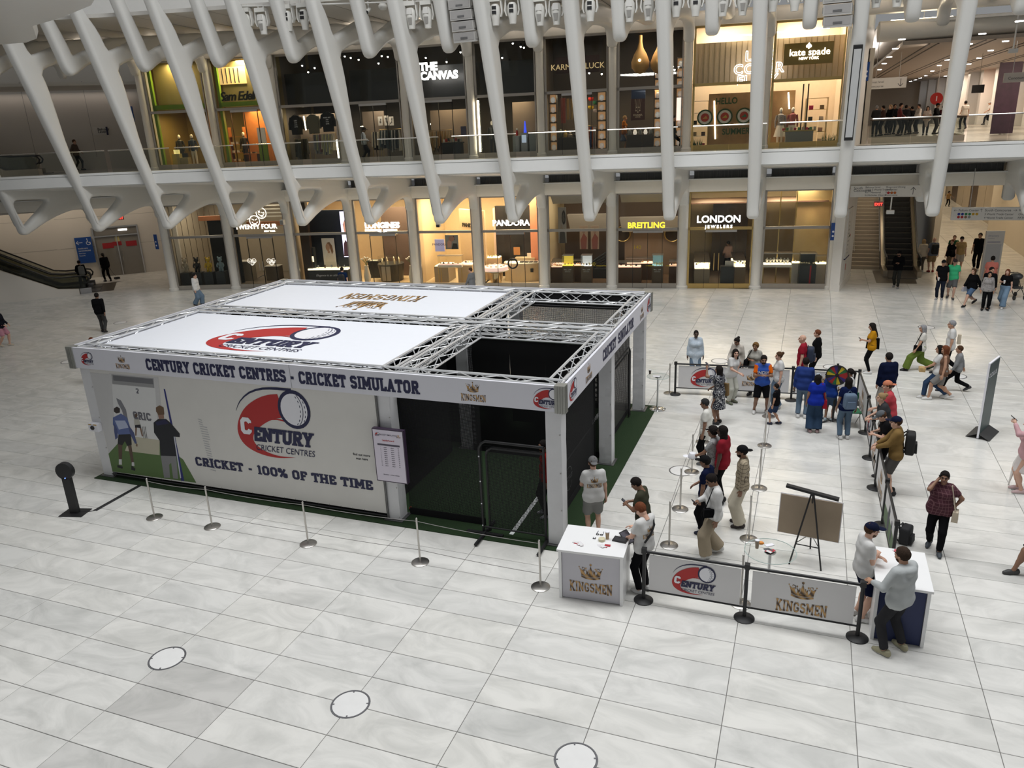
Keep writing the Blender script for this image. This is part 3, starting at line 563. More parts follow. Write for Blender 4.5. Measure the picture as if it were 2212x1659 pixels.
def smiley(t,f,u,z,r,kind):
 mb=MB();strip(mb,f,_arc(u,z,r,r,0,360,24),r*.16,.02,0,1,0,0)
 if kind==0:strip(mb,f,_arc(u,z,r*.6,r*.5,200,340,10),r*.16,.02,0,1,0,0);strip(mb,f,[(u-r*.55,z+r*.4),(u-r*.1,z+r*.15)],r*.16,.02,0,1,0,0);strip(mb,f,[(u+r*.55,z+r*.4),(u+r*.1,z+r*.15)],r*.16,.02,0,1,0,0)
 elif kind==1:
  strip(mb,f,_arc(u,z,r*.6,r*.45,190,350,10),r*.14,.02,0,1,0,0);strip(mb,f,_arc(u+.1*r,z-r*.45,r*.2,r*.3,180,360,8),r*.12,.02,0,1,0,0);strip(mb,f,[(u-r*.6,z+r*.45),(u-r*.2,z+r*.1)],r*.14,.02,0,1,0,0);strip(mb,f,[(u-r*.6,z+r*.1),(u-r*.2,z+r*.45)],r*.14,.02,0,1,0,0);strip(mb,f,_arc(u+.35*r,z+.2*r,r*.22,r*.2,180,360,6),r*.12,.02,0,1,0,0)
 else:strip(mb,f,_arc(u,z,r*.5,r*.35,200,340,8),r*.14,.02,0,1,0,0);strip(mb,f,_arc(u-.3*r,z+.3*r,r*.18,r*.2,0,180,6),r*.12,.02,0,1,0,0);strip(mb,f,_arc(u+.3*r,z+.3*r,r*.18,r*.2,0,180,6),r*.12,.02,0,1,0,0)
 mb.build('emblem',SIGNC,t)
SIGNC=neon('sign_cream',(.95,.88,.76),1.6)
def b(t,f):
 u,z=bw(1,-.02,554,494);letters(t,f,[('TWENTY FOUR',.34,u,z,.03,'CENTER'),('NEW YORK',.12,u+.75,z-.18,.03,'CENTER')],SIGNC)
 for px,py,kd in((565,460,1),(551,477,0),(533,462,2)):u,z=bw(1,-.02,px,py);smiley(t,f,u,z,.28,kd)
wallsign('shop_sign','cream letter shop sign under three outlined smiley faces','sign',1,0,-.06,b)
for i,px in enumerate((545,587)):
 u,z=bw(1,-.01,px,568);t=thing('door_decal',('left' if i==0 else 'right')+' white smiley decal on the glass doors under the smiley face sign','decal',bayP(1,0,-.015,0),oriented(1),'smiley decals');f=Fr((0,0,0),(1,0,0),(0,0,1),(0,-1,0))
 for a,bb,kd in((-.13,.12,2),(.13,.12,1),(0,0,0)):smiley(t,f,u+a,z+bb,.12,kd)
for i,px in enumerate((562,569)):
 u,z=bw(1,-.03,px,574);t=thing('door_pull',('left' if i==0 else 'right')+' steel pull bar on the doors under the smiley face sign','door handle',bayP(1,u,-.09,z),oriented(1));MB().tube([(0,0,-.25),(0,0,.25)],.018).build('bar',STEEL,t,True)
for i,(px,w,h,c) in enumerate([(530,.9,1.1,(.3,.26,.2)),(590,.8,.8,(.16,.13,.1))]):
 u,z=bw(1,2.2,px,590);t=sthing('shop_counter',['tan counter behind the left glass door under the smiley face sign','dark counter behind the right glass door under the smiley face sign'][i],'counter',1,0,u,2.4);bx(t,'body',(0,0,h/2),(w,.6,h),M('tc%d'%i,c));bx(t,'top',(0,0,h+.02),(w+.05,.65,.04),PALE)
t=sthing('clothes_rack','dark rack of hanging clothes behind the doors under the smiley face sign','clothes rack',1,0,2.7,3.4)
MB().tube([(-.5,0,0),(-.5,0,1.7),(.5,0,1.7),(.5,0,0)],.015).build('rail',CHAR,t)
for i in range(9):MB().box((-.42+i*.1,0,1.3),(.05,.4,.7),taper=(1,.5)).build('garment',M('garment_d%d'%(i%3),[(.02,.02,.025),(.08,.07,.06),(.03,.04,.05)][i%3],.8),t)
BLUEB=M('midnight_panel',(.006,.010,.022),.5)
u0,_=bw(2,1.4,672,520);u1,_=bw(2,1.4,757,520)
struct(MB().prism([bayP(2,u0,1.4,0),bayP(2,u1+.3,1.4,0),bayP(2,u1+.3,1.4,4.0),bayP(2,u0,1.4,4.0)],bayfr(2).n*.1).build('wall_blue',BLUEB))
struct(MB().prism([bayP(2,.3,.6,0),bayP(2,.8,.6,0),bayP(2,.8,.6,4.6),bayP(2,.3,.6,4.6)],bayfr(2).n*.3).build('wall_brown',M('brown_panel',(.03,.018,.013),.4)))
def dr(t,f,w,h):
 for pts,c in(([(.1,.02),(.95,.02),(.9,.35),(.72,.5),(.35,.5),(.15,.3)],(.62,.56,.50)),(ell(.45,.70,.17,.13),(.45,.26,.17)),([(.42,.85),(.62,.88),(.82,.75),(.86,.55),(.74,.45),(.66,.6),(.58,.76),(.4,.80)],(.20,.10,.05)),([(.4,.6),(.6,.58),(.58,.46),(.4,.48)],(.45,.27,.18)),([(.25,.2),(.8,.18),(.75,.28),(.3,.3)],(.55,.48,.42))):
  mb=MB();blob(mb,f,w,h,pts,.003+.001*len(pts)/4);mb.build('print',ink(c),t)
poster('portrait poster of a curly haired woman in white in the dark blue window',2,0,1.3,694,515,728,578,dr,ink((.66,.63,.6)))
def dr(t,f,w,h):
 for pts,c in(([(0,.02),(1,.02),(1,.3),(.6,.38),(.2,.3)],(.05,.02,.025)),([(.5,.3),(.75,.3),(.8,.55),(.6,.6)],(.8,.8,.85)),(ell(.75,.66,.3,.13),(.6,.28,.2)),([(.4,.72),(.95,.85),(1,.7),(.7,.72),(.5,.6)],(.01,.01,.012))):
  mb=MB();blob(mb,f,w,h,pts,.003+.001*len(pts)/4);mb.build('picture',M('scr%d'%int(c[0]*999),c,emit=1.2),t)
poster('tall bright video screen showing a dark haired man beside the dark blue window',2,0,.9,733,457,755,555,dr,M('screen_lilac',(.72,.66,.95),emit=2.2),'screen','video_screen')
t=sthing('watch_counter','black counter with white script and lit watch trays in the dark blue window','counter',2,0,(u0+u1)/2,.75);L=u1-u0
bx(t,'front',(0,0,.42),(L,.5,.84),CHAR);bx(t,'tray',(0,0,.88),(L,.5,.08),WARMTRAY);bx(t,'glass_cover',(0,0,1.08),(L,.45,.3),VGLASS)
mb=MB();put_text(mb,Fr((0,-.255,0),(1,0,0),(0,0,1),(0,-1,0)),'Elegance is an attitude',.17,.05,.5,.003,0,0,'CENTER',.35);mb.build('lettering',PWHITE,t)
for i in range(6):bx(t,'watch_stand',(-L/2+.15+i*L/6,0,1.0),(.06,.08,.16),CHROME if i%2 else DARKW)
u,z=bw(2,.7,667,560);t=sthing('wall_case','dark wall case with a lit yellow niche left of the portrait poster','display case',2,0,u,.9,z-.2)
bx(t,'body',(0,0,.2),(.62,.3,1.25),CHAR);bx(t,'niche',(.1,-.16,.2),(.34,.02,.3),WARMTRAY);bx(t,'watch',(.1,-.19,.18),(.18,.04,.14),DARKW)
u,z=bw(2,.15,762,580);t=sthing('floor_totem','slim black rounded totem standing by the column right of the dark blue window','totem',2,0,u,.32);MB().prism([(x,0,y) for x,y in([(-.19,0),(.19,0),(.19,2.1)]+_arc(0,2.1,.19,.15,0,180,8)+[(-.19,2.1)])],(0,.05,0)).build('board',BLACK,t);MB().poly([(x,-.004,y) for x,y in ell(0,1.0,.12,.35)]).build('print',ink((.2,.15,.14)),t)
def b(t,f):
 u,z=bw(3,-.03,826,492);letters(t,f,[('LONGINES',.40,u,z,.035,'CENTER')],SIGNW);mb=MB()
 for s in(-1,1):
  for i in range(3):mb.poly([f.p(u+s*(.04+.02*i),z-.09-.05*i,.02),f.p(u+s*(.62-.17*i),z-.06-.05*i,.02),f.p(u+s*(.58-.17*i),z-.09-.05*i,.02),f.p(u+s*.05,z-.12-.05*i,.02)][::s])
 mb.build('wing_emblem',SIGNW,t)
wallsign('shop_sign','glowing white serif shop sign with a winged emblem below','sign',3,0,-.06,b)
struct(MB().prism([bayP(3,.5,3.2,0),bayP(3,3.4,3.2,0),bayP(3,3.4,3.2,3.9),bayP(3,.5,3.2,3.9)],bayfr(3).n*.1).build('wall_dark',M('umber_wall',(.10,.065,.05),.5)))
u,z=bw(3,1.9,845,575);t=sthing('display_island','black curved display island with glass domes in the gold floored watch shop','display case',3,0,u,1.9)
MB().lathe([(.62,0),(.74,.9),(.74,.95),(.0,.95)],n=20).build('base',CHAR,t,True);MB().lathe([(.70,.96),(.70,1.35),(.66,1.36)],n=20).build('glass_rim',VGLASS,t,True)
for i in range(8):a=i*.785;MB().lathe([(.05,0),(.05,.2),(.02,.26),(0,.28)],(.5*math.cos(a),.5*math.sin(a),.96),8).build('watch_stand',JEWEL,t)
bx(t,'grey_panel',(-.05,-.72,.48),(.5,.04,.8),GREYP)
for i,(px,lab) in enumerate([(792,'left'),(889,'right')]):
 u,z=bw(3,.35,px,590);t=sthing('floor_vase','tall white vase of white orchids at the %s side of the gold floored shop window'%lab,'vase',3,0,u,.42,group=None);MB().lathe([(.14,0),(.19,.5),(.10,1.0),(.12,1.08)],n=14).build('vase',PALE,t,True);mb=MB();r=random.Random(i)
 for j in range(9):a=j*.7;mb.tube([(0,0,1.0),(.06*math.cos(a),.06*math.sin(a),1.25),(.25*math.cos(a),.16*math.sin(a),1.38+.04*(j%4))],.008,5)
 mb.build('stem',M('stem_green',(.05,.12,.03),.6),t)
 for j in range(9):a=j*.7;MB().sphere((.25*math.cos(a),.16*math.sin(a),1.40+.04*(j%4)),(.055,.05,.04),7,5).build('flower',PEARL,t,True)
u,z=bw(3,2.6,808,560);t=sthing('desk','dark desk with papers left of the black display island','desk',3,0,u,2.7);bx(t,'top',(0,0,.95),(.8,.7,.05),CHAR);bx(t,'body',(0,0,.46),(.7,.5,.92),CHAR);bx(t,'papers',(0,-.1,.99),(.4,.3,.02),PALE)
u,z=bw(3,2.2,812,565);t=sthing('chair','slender dark chair between the desk and the black display island','chair',3,0,u+.1,3.05);bx(t,'seat',(0,0,.46),(.4,.4,.05),CHAR);bx(t,'backrest',(0,.19,.75),(.38,.03,.5),CHAR)
for sx in(-1,1):
 for sy in(-1,1):bx(t,'leg',(sx*.17,sy*.17,.22),(.03,.03,.44),CHAR)
for i,px in enumerate((795,838)):
 u,z=bw(3,2.6,px,503);t=sthing('glowing_picture',['left','right'][i]+' warm lit picture panel behind the winged white sign','light panel',3,0,u,3.1,z-.12);bx(t,'panel',(0,0,.12),(.75,.05,.26),WARMTRAY)
def b(t,f):
 u,z=bw(5,-.03,1104,487);letters(t,f,[('PANDORA',.40,u,z,.015,'CENTER')],SIGNW)
wallsign('shop_sign','glowing white capital letter sign in front of a black wall','sign',5,0,-.06,b)
u0,_=bw(5,3.0,1070,480);u1,_=bw(5,3.0,1148,480)
struct(MB().prism([bayP(5,u0,3.0,0),bayP(5,u1,3.0,0),bayP(5,u1,3.0,3.85),bayP(5,u0,3.0,3.85)],bayfr(5).n*.3).build('wall_black',BLACK))
struct(MB().prism([bayP(5,u1,2.6,0),bayP(5,3.42,2.6,0),bayP(5,3.42,2.6,4.6),bayP(5,u1,2.6,4.6)],bayfr(5).n*.3).build('wall_coral',M('coral_wall',(.68,.27,.15),.6)))
struct(MB().prism([bayP(5,.3,2.4,0),bayP(5,u0,3.0,0),bayP(5,u0,3.0,3.8),bayP(5,.3,2.4,3.8)],bayfr(5).n*.1).build('wall_rose',M('rose_pattern',(.72,.52,.40),.6,var=.25,scale=14)))
f4=bayfr(4);struct(MB().prism([bayP(4,1.65,2.9,0),bayP(4,3.4,1.7,0),bayP(4,3.4,1.7,3.75),bayP(4,1.65,2.9,3.75)],f4.n*.3).build('wall_panel',M('sand_panel',(.50,.38,.24),.5)))
t=thing('wall_sign','small black capital letter sign on the slanted sand coloured panel','sign',bayP(4,2.45,2.33,0),oriented(4)-.6);mb=MB();put_text(mb,Fr((0,0,0),(1,0,0),(0,0,1),(0,-1,0)),'PANDORA',.30,0,2.82,.02,.012,0,'CENTER',depth=.03);mb.build('lettering',BLACK,t)
def dr(t,f,w,h):
 mb=MB();put_text(mb,f,'PANDORA',.17,w/2,h*.5,.003);mb.build('lettering',ink((.2,.18,.35)),t)
poster('lilac screen panel hanging at the left of the beige jewellery window',4,0,1.2,939,517,961,543,dr,M('lilac_panel',(.36,.36,.58),emit=.5),'screen','hanging_screen',.06)
def dr(t,f,w,h):
 for pts,c in((ell(.5,.75,.22,.2),(.35,.2,.16)),([(.15,.1),(.45,.1),(.5,.5),(.35,.75),(.15,.5)],(.5,.32,.27)),([(.45,.0),(.95,.0),(.9,.4),(.6,.42)],(.02,.02,.02)),([(.3,.85),(.7,.95),(.75,.6),(.6,.8)],(.05,.03,.03))):
  mb=MB();blob(mb,f,w,h,pts,.003+.001*len(pts)/4);mb.build('print',ink(c),t)
poster('hanging photo panel of a woman with jewellery beside the lilac screen',4,0,1.0,961,508,991,538,dr,ink((.25,.27,.28)))
u,z=bw(4,.9,977,600);vitrine('glass case on thin legs with a pink and teal lining before the lilac screen',4,0,u,.8,1.35,.45,1.05,.45,PALE,4,M('pink_tray',(.9,.62,.55),emit=.8),legs=True)
u,z=bw(4,1.7,960,600);vitrine('low grey counter with a lit top behind the thin legged case',4,0,u,1.9,.8,1.3,.85,0,M('taupe',(.36,.32,.26)),3)
u,z=bw(4,2,1023,600);vitrine('beige ribbed counter with pink boxes at the right of the beige jewellery window',4,0,u-.1,1.5,.8,1.4,1.0,0,BEIGE,5,M('pink_tray',(.9,.62,.55)))
u,z=bw(5,.9,1078,590);t=sthing('round_table','round glass topped jewellery table on a mirrored drum','display table',5,0,u-.15,.8)
MB().lathe([(.30,.0),(.30,.62),(.26,.64)],n=18).build('drum',M('gold_mirror',(.65,.52,.34),.12,1.0),t,True);MB().lathe([(.66,.74),(.66,.95),(.0,.95)],n=24).build('top',M('pink_tray'),t,True);MB().lathe([(.68,.72),(.70,.76),(.66,.78)],n=24).build('rim',PALE,t,True)
for i in range(10):a=i*.63;bx(t,'jewel_stand',(.45*math.cos(a),.45*math.sin(a),1.0),(.1,.06,.06),PALE)
u,z=bw(5,1.8,1130,590);t=sthing('curved_counter','long curved beige counter with dark jewellery trays behind the round black handle','counter',5,0,u-.05,1.95)
MB().prism([(x,y,0) for x,y in _arc(0,0,.98,.55,180,360,14)+[(.98,.35),(-.98,.35)]],(0,0,.92)).build('body',CREAM,t);MB().prism([(x,y,.92) for x,y in _arc(0,0,1.02,.59,180,360,14)+[(1.02,.38),(-1.02,.38)]],(0,0,.06)).build('top',PALE,t)
for i in range(7):bx(t,'jewel_tray',(-.75+i*.25,-.12,1.0),(.2,.25,.05),CHAR if i>2 else WARMTRAY)
bx(t,'notice',(.6,-.46,.6),(.16,.02,.2),BLACK)
u,z=bw(5,3,1072,560);vitrine('beige wall counter with small lamps left of the black wall',5,0,u,2.2,.9,.6,1.2,0,BEIGE,5)
u,z=bw(5,2.4,1140,560);t=sthing('cash_desk','cream cash desk with a slanted screen before the black wall','desk',5,0,u-.2,2.78);bx(t,'body',(0,0,.55),(1.1,.4,1.1),CREAM);bx(t,'framed_picture',(-.45,-.1,1.45),(.35,.04,.42),M('amber_picture',(.45,.2,.06)));bx(t,'screen',(.3,0,1.2),(.4,.05,.25),PALE)
u,z=bw(5,-.05,1108,569);t=thing('door_ring','large round black ring handle on the glass jewellery shop doors','door handle',bayP(5,u,-.08,z),oriented(5));MB().tube([(.24*math.cos(a),0,.24*math.sin(a)) for a in np.linspace(0,2*math.pi,25)],.045,8,cap=False).build('ring',BLACK,t,True)
def b(t,f):
 u,z=bw(7,-.03,1396,492);letters(t,f,[('BREITLING',.38,u,z,.02,'CENTER')],SIGNY)
wallsign('shop_sign','glowing yellow capital letter sign on the dark watch shop','sign',7,0,-.06,b)
for k,u0,u1,z0 in((6,.9,3.4,2.55),(7,.2,3.3,2.35)):struct(MB().prism([bayP(k,u0,3.2,z0),bayP(k,u1,3.2,z0),bayP(k,u1,3.2,z0+.75),bayP(k,u0-.15,3.2,z0+.75)],bayfr(k).n*.5).build('wall_canopy',M('greige_panel',(.34,.30,.26),.5)))
for k in(6,7):struct(MB().prism([bayP(k,.35,1.1,4.1),bayP(k,3.2,1.1,4.1),bayP(k,3.2,.3,4.62),bayP(k,.35,.3,4.62)],(0,0,.08)).build('ceiling_panel',M('greige_light',(.50,.47,.43),.5)))
struct(MB().prism([bayP(7,.3,3.6,0),bayP(7,3.3,3.6,0),bayP(7,3.3,3.6,2.4),bayP(7,.3,3.6,2.4)],bayfr(7).n*.1).build('wall_tan',M('tan_wall',(.38,.27,.19),.5)))
def dr(t,f,w,h):
 for pts,c in((ell(.7,.72,.24,.2),(.1,.09,.09)),(ell(.7,.72,.15,.13),(.4,.36,.33)),([(.1,.0),(.9,.0),(.8,.3),(.5,.42),(.2,.3)],(.12,.11,.11)),(ell(.4,.45,.12,.08),(.4,.33,.28))):
  mb=MB();blob(mb,f,w,h,pts,.003+.001*len(pts)/4);mb.build('print',ink(c),t)
poster('grey poster of a pilot and watch on the left wall of the dark watch shop',6,0,1.0,1205,448,1224,525,dr,ink((.42,.38,.35)))
for i,(a,c) in enumerate(((1252,'left'),(1276,'right'))):
 def dr(t,f,w,h):
  for pts,cc in(([(.2,.0),(.8,.0),(.9,.5),(.5,.7),(.1,.4)],(.28,.1,.09)),(ell(.5,.8,.2,.12),(.3,.2,.16))):
   mb=MB();blob(mb,f,w,h,pts,.003+.001*len(pts)/4);mb.build('print',ink(cc),t)
 poster(c+' tall brown surfer poster at the back of the dark watch shop',6,0,2.6,a,488,a+18,538,dr,ink((.4,.3,.24)))
for i,(k,px,n,lab,tr) in enumerate([(6,1228,.7,'left brown display pillar with a yellow lit case in the dark watch shop',(1.0,.75,.1)),(6,1268,.7,'brown display pillar with a pale lit case under the dark posters',(.8,.8,.8)),(7,1420,.7,'brown display pillar with a teal lit case right of the low trays',(.25,.4,.4))]):
 u,z=bw(k,n,px,600);t=vitrine(lab,k,0,u,n,.55,.5,1.0,.5,M('pillar_brown',(.13,.085,.05),.45),3,M('vt%d'%i,tr,emit=1.6));bx(t,'back_panel',(0,.2,1.28),(.5,.02,.46),M('vp%d'%i,tuple(c*.8 for c in tr),emit=.6))
 mb=MB();f=Fr((0,-.255,0),(1,0,0),(0,0,1),(0,-1,0))
 for s in(-1,1):mb.poly([f.p(s*.02,.82,.002),f.p(s*.19,.86,.002),f.p(s*.17,.81,.002),f.p(s*.02,.79,.002)][::s])
 put_text(mb,f,'BREITLING',.06,0,.70,.002);mb.build('wing_emblem',STEEL,t)
for i,(k,px,n,w,lab) in enumerate([(6,1205,1.3,.6,'low walnut watch case at the left end of the dark watch shop'),(6,1213,2.0,.9,'back row brass framed watch case at the left of the dark watch shop'),(6,1252,1.7,.7,'pink lit watch case between the two left display pillars'),(7,1352,1.2,1.6,'wide brown watch counter with pale lit trays below the yellow sign'),(7,1388,2.3,1.7,'back watch counter with three pink lit trays below the yellow sign'),(7,1460,1.5,.7,'watch case at the right end of the dark watch shop')]):
 u,z=bw(k,n,px,600);vitrine(lab,k,0,u,n,w,.6,.85,.22,M('walnut',(.15,.085,.05),.4,var=.2),5,M('rosetray',(1.0,.62,.45),emit=1.6))
t=sthing('lounge_sofa','dark slatted curved bench behind the watch display pillars','bench',6,0,2.6,2.6)
for i in range(5):MB().tube([(-.9+.1*i,0,.3+.13*i),(0,.1,.5+.16*i),(.7,.15,.95+.16*i)],.05).build('slat',CHAR,t,True)
bx(t,'seat',(0,0,.25),(1.5,.5,.5),CHAR)
for i,(px,lab) in enumerate(((1344,'left'),(1452,'right'))):
 u,z=bw(7,3.2,px,507);t=thing('wall_clock',lab+' large dark round wall dial at the back under the yellow sign','clock',bayP(7,u,3.5,z),oriented(7));MB().tube([(0,-.02,0),(0,.02,0)],.42,24).build('face',DARKW,t);MB().tube([(.40*math.cos(a),-.03,.40*math.sin(a)) for a in np.linspace(0,6.283,25)],.035,6,cap=False).build('rim',BRASS,t)
for k,segs,marks in((6,[(1186,1262),(1288,1310)],[1278]),(7,[(1395,1412),(1438,1462)],[1376,1424])):
 t=thing('glass_decal',['yellow stripe and 140 figures on the glass left of the yellow sign shop doors','yellow stripe and 140 figures on the glass of the yellow sign shop doors'][k-6],'decal',bayP(k,0,-.015,0),oriented(k));f=Fr((0,0,0),(1,0,0),(0,0,1),(0,-1,0));YL=M('yellow_vinyl',(.55,.42,.02),.5);mb=MB()
 for a,c in segs:u0,z=bw(k,-.015,a,577);u1,_=bw(k,-.015,c,577);mb.poly([f.p(u0,1.1,0),f.p(u1,1.1,0),f.p(u1,1.13,0),f.p(u0,1.13,0)])
 for px in marks:u,z=bw(k,-.015,px,575);put_text(mb,f,'140',.26,u,1.12 if px!=1376 else 1.95,.001,.0)
 mb.build('vinyl',YL,t)
def b(t,f):
 u,z=bw(8,-.03,1552,480);letters(t,f,[('LONDON',.46,u,z,.015,'CENTER'),('J E W E L E R S',.20,u+.02,z-.27,.02,'CENTER')],SIGNW)
wallsign('shop_sign','glowing white two line jeweller sign over bronze framed doors','sign',8,0,-.06,b)
for k in(8,9):struct(MB().prism([bayP(k,.2,1.6,3.9),bayP(k,3.3,1.6,3.9),bayP(k,3.3,1.6,3.95),bayP(k,.2,1.6,3.95)],bayfr(k).n*2.5).build('ceiling_tray',M('tray_brown',(.12,.08,.06),.5)));
for k in(8,9):area_light('cove_strip',bayP(k,1.7,1.5,4.05),2.8,14,(1,.6,.4),(0,0,oriented(k)),.1)
struct(MB().prism([bayP(8,1.5,4.5,0),bayP(8,3.3,4.5,0),bayP(8,3.3,4.5,3.9),bayP(8,1.5,4.5,3.9)],bayfr(8).n*.1).build('wall_dark',M('mocha_wall',(.07,.05,.04),.4)))
u0,_=bw(9,1.8,1716,500);struct(MB().prism([bayP(9,u0,1.8,0),bayP(9,3.45,1.8,0),bayP(9,3.45,1.8,4.6),bayP(9,u0,1.8,4.6)],bayfr(9).n*.2).build('wall_gold',M('gold_plaster',(.46,.36,.19),.5,var=.15,scale=2)))
l=bpy.data.lights.new('wall_spot','SPOT');l.energy=60;l.color=(1,.75,.4);l.spot_size=.7;l.spot_blend=.8;o=bpy.data.objects.new('wall_spot',l);C.objects.link(o);o.location=bayP(9,2.5,1.2,4.4);o.rotation_euler=(.3,0,0)
mb=MB()
for uu in(1.05,u0-.05):mb.prism([bayP(9,uu,1.4,0),bayP(9,uu+.05,1.4,0),bayP(9,uu+.05,1.4,4.5),bayP(9,uu,1.4,4.5)],bayfr(9).n*.05)
mb.prism([bayP(9,1.05,1.4,4.45),bayP(9,u0,1.4,4.45),bayP(9,u0,1.4,4.5),bayP(9,1.05,1.4,4.5)],bayfr(9).n*.05);struct(mb.build('trim_9',BRASS))
for i,(k,u,n,w,d,lab) in enumerate([(8,.95,2.0,.75,3.2,'long row of bright jewellery cases receding along the left wall of the jeweller'),(8,2.75,2.2,.6,2.6,'row of bright jewellery cases receding along the right of the jeweller doorway')]):vitrine(lab,k,0,u,n,w,d,.85,.3,M('bronze_base',(.26,.20,.13),.4),7,M('bright_tray',(1.0,.85,.58),emit=3))
t=sthing('door_podium','dark grey podium with a folded brochure inside the jeweller doors','podium',8,0,2.15,.5);bx(t,'body',(0,0,.5),(.62,.45,1.0),CHAR);bx(t,'brochure',(.1,0,1.12),(.42,.04,.24),PALE)
for i,px in enumerate((1542,1552)):
 u,z=bw(8,-.04,px,565);t=thing('door_pull',('left' if i==0 else 'right')+' brass pull bar on the jeweller glass doors','door handle',bayP(8,u,-.08,z),oriented(8));MB().tube([(0,0,-.42),(0,0,.42)],.022).build('bar',BRASS,t,True)
u,z=bw(9,.6,1677,600);vitrine('white table on gold legs with a glass case of white necklace busts',9,0,u,.7,1.35,.5,1.05,.5,PALE,7,M('bright_tray'),busts=True,legs=True)
u,z=bw(9,.6,1742,600);t=vitrine('black cabinet with a red stripe and small watch stands behind glass',9,0,u,.6,.75,.55,1.05,.5,CHAR,6,CHAR);bx(t,'red_stripe',(.12,-.277,.52),(.07,.006,1.04),M('red_stripe',(.35,.01,.02),.4));bx(t,'back_panel',(0,.24,1.32),(.72,.02,.6),CHAR)
u,z=bw(9,1.2,1716,590);vitrine('slim lit pedestal with a watch left of the black cabinet',9,0,u,1.1,.35,.35,1.05,.4,PALE,1,M('bright_tray'))
u,z=bw(9,1.2,1770,590);vitrine('pale lit pedestal right of the black cabinet',9,0,u,1.15,.55,.45,1.0,.35,PALE,2,M('bright_tray'))
# UPPER FLOOR SHOPS
UZ=6.512
def mannequin(label,k,u,n,top,bottom,skirt=False,h=1.75):
 t=sthing('mannequin',label,'mannequin',k,1,u,n);s=h/1.75;sk=PEARL
 MB().sphere((0,0,1.62*s),(.075*s,.09*s,.115*s),10,8).build('head',sk,t,True)
 MB().lathe([(.12,.86),(.15,1.0),(.12,1.12),(.16,1.32),(.14,1.42),(.05,1.48),(.045,1.55)],n=12).build('dress' if skirt else 'shirt',top,t,True)
 for sx in(-1,1):MB().tube([(sx*.17,0,1.40),(sx*.23,.02,1.12),(sx*.22,-.08,.86)],[.055,.045,.03],8).build('arm',top,t,True)
 if skirt:MB().lathe([(.28,.45),(.16,.95)],n=12).build('skirt',bottom,t,True)
 for sx in(-1,1):MB().tube([(sx*.08,0,.92),(sx*.09,0,.5),(sx*.09,0,.05)],[.085,.06,.045],8).build('leg',sk if skirt else bottom,t,True)
 return t
def rack(label,k,u,n,w,cols,h=1.55,z=None,lv=1):
 t=sthing('clothes_rack',label,'clothes rack',k,lv,u,n,z);MB().tube([(-w/2,0,.02),(-w/2,0,h),(w/2,0,h),(w/2,0,.02)],.014,6).build('rail',BRASS,t);r=random.Random(int(u*100+k));m=int(w/.085)
 for i in range(m):
  c=cols[r.randrange(len(cols))];L=r.uniform(.65,1.1);x=-w/2+.06+i*(w-.1)/m
  MB().box((x,0,h-.06-L/2),(.045,.42,L),taper=(1,.3)).build('garment',M('cloth_%02d%02d%02d'%tuple(int(q*99) for q in c),c,.85),t)
 return t
def strip_lamp(label,k,n,px0,py0,px1,py1,r=.03,name='light_bar',lv=1):
 u0,z0=bw(k,n+.3*lv,px0,py0);u1,z1=bw(k,n+.3*lv,px1,py1);t=thing(name,label,'lamp',bayP(k,u0,n+.3*lv,z0),oriented(k));MB().tube([(0,0,0),(u1-u0,0,z1-z0)],r,6).build('tube',LAMP,t);return t
SPOTS=[(2,600,130),(2,610,138),(2,653,142),(2,666,156),(2,680,147),(3,745,122),(3,758,125),(3,775,129),(3,818,137),(3,825,121),(3,838,123),(4,920,125),(4,965,134),(4,995,113),(5,1085,125),(5,1101,134),(5,1108,94),(5,1125,101),(5,1132,103),(6,1262,157),(6,1273,158),(6,1300,160),(7,1453,144),(7,1466,145),(7,1457,151)]
for i,(k,px,py) in enumerate(SPOTS):
 n=2.2 if i%2 else 1.5;u,z=bw(k,n+.3,px,py);t=thing('spotlight','small bright ceiling spotlight in the dark upper shop '+('behind the hanging black shirts','with the man in the blue shirt','behind the white block letter sign','above the grey lockers','behind the gold on brown sign','beside the teardrop lamps')[k-2],'spotlight',bayP(k,u,n+.3,z),oriented(k),'ceiling spotlights of upper bay %d'%(k-1))
 MB().tube([(0,0,.02),(0,0,.16)],.05,8).build('housing',BLACK,t);MB().sphere((0,-.02,0),.042,8,6).build('bulb',neon('spot_glow',(1,.93,.82),22),t,True)
for k in(0,1):
 mb=MB();f=bayfr(k,.38);L=BAY[k+2]
 for u in(.42,):mb.prism([f.p(u,6.5,0),f.p(u+.14,6.5,0),f.p(u+.14,11.75,0),f.p(u,11.75,0)],f.n*.2)
 mb.prism([f.p(.42,9.52,0),f.p(L-.3,9.52,0),f.p(L-.3,9.74,0),f.p(.42,9.74,0)],f.n*.2);struct(mb.build('trim_10',GREENF))
def b(t,f):
 u,z=bw(1,.25,470,217);mb=MB();put_text(mb,f,'Sam Edelman',.60,u,z-.02,.02,.03,0,'LEFT',.30,depth=.04,space=.85);mb.build('lettering',BLACK,t)
wallsign('shop_sign','black handwritten script sign on an olive panel above the lime frame','sign',1,1,.2,b)
for k in(0,1):struct(MB().prism([bayP(k,.5,.9,9.5),bayP(k,3.3,.9,9.5),bayP(k,3.3,.9,11.8),bayP(k,.5,.9,11.8)],bayfr(k).n*.1).build('wall_olive',M('olive_panel',(.27,.21,.075),.5)))
u,z=bw(1,.8,468,146);u1,z1=bw(1,.8,532,180)
t=thing('glowing_screen','warm lit perforated gold panel above the black script sign','light panel',bayP(1,u,.85,z1),oriented(1));MB().bb((0,0,0),(u1-u,.06,z-z1)).build('panel',M('gold_glow',(.9,.58,.22),emit=.8,var=0),t)
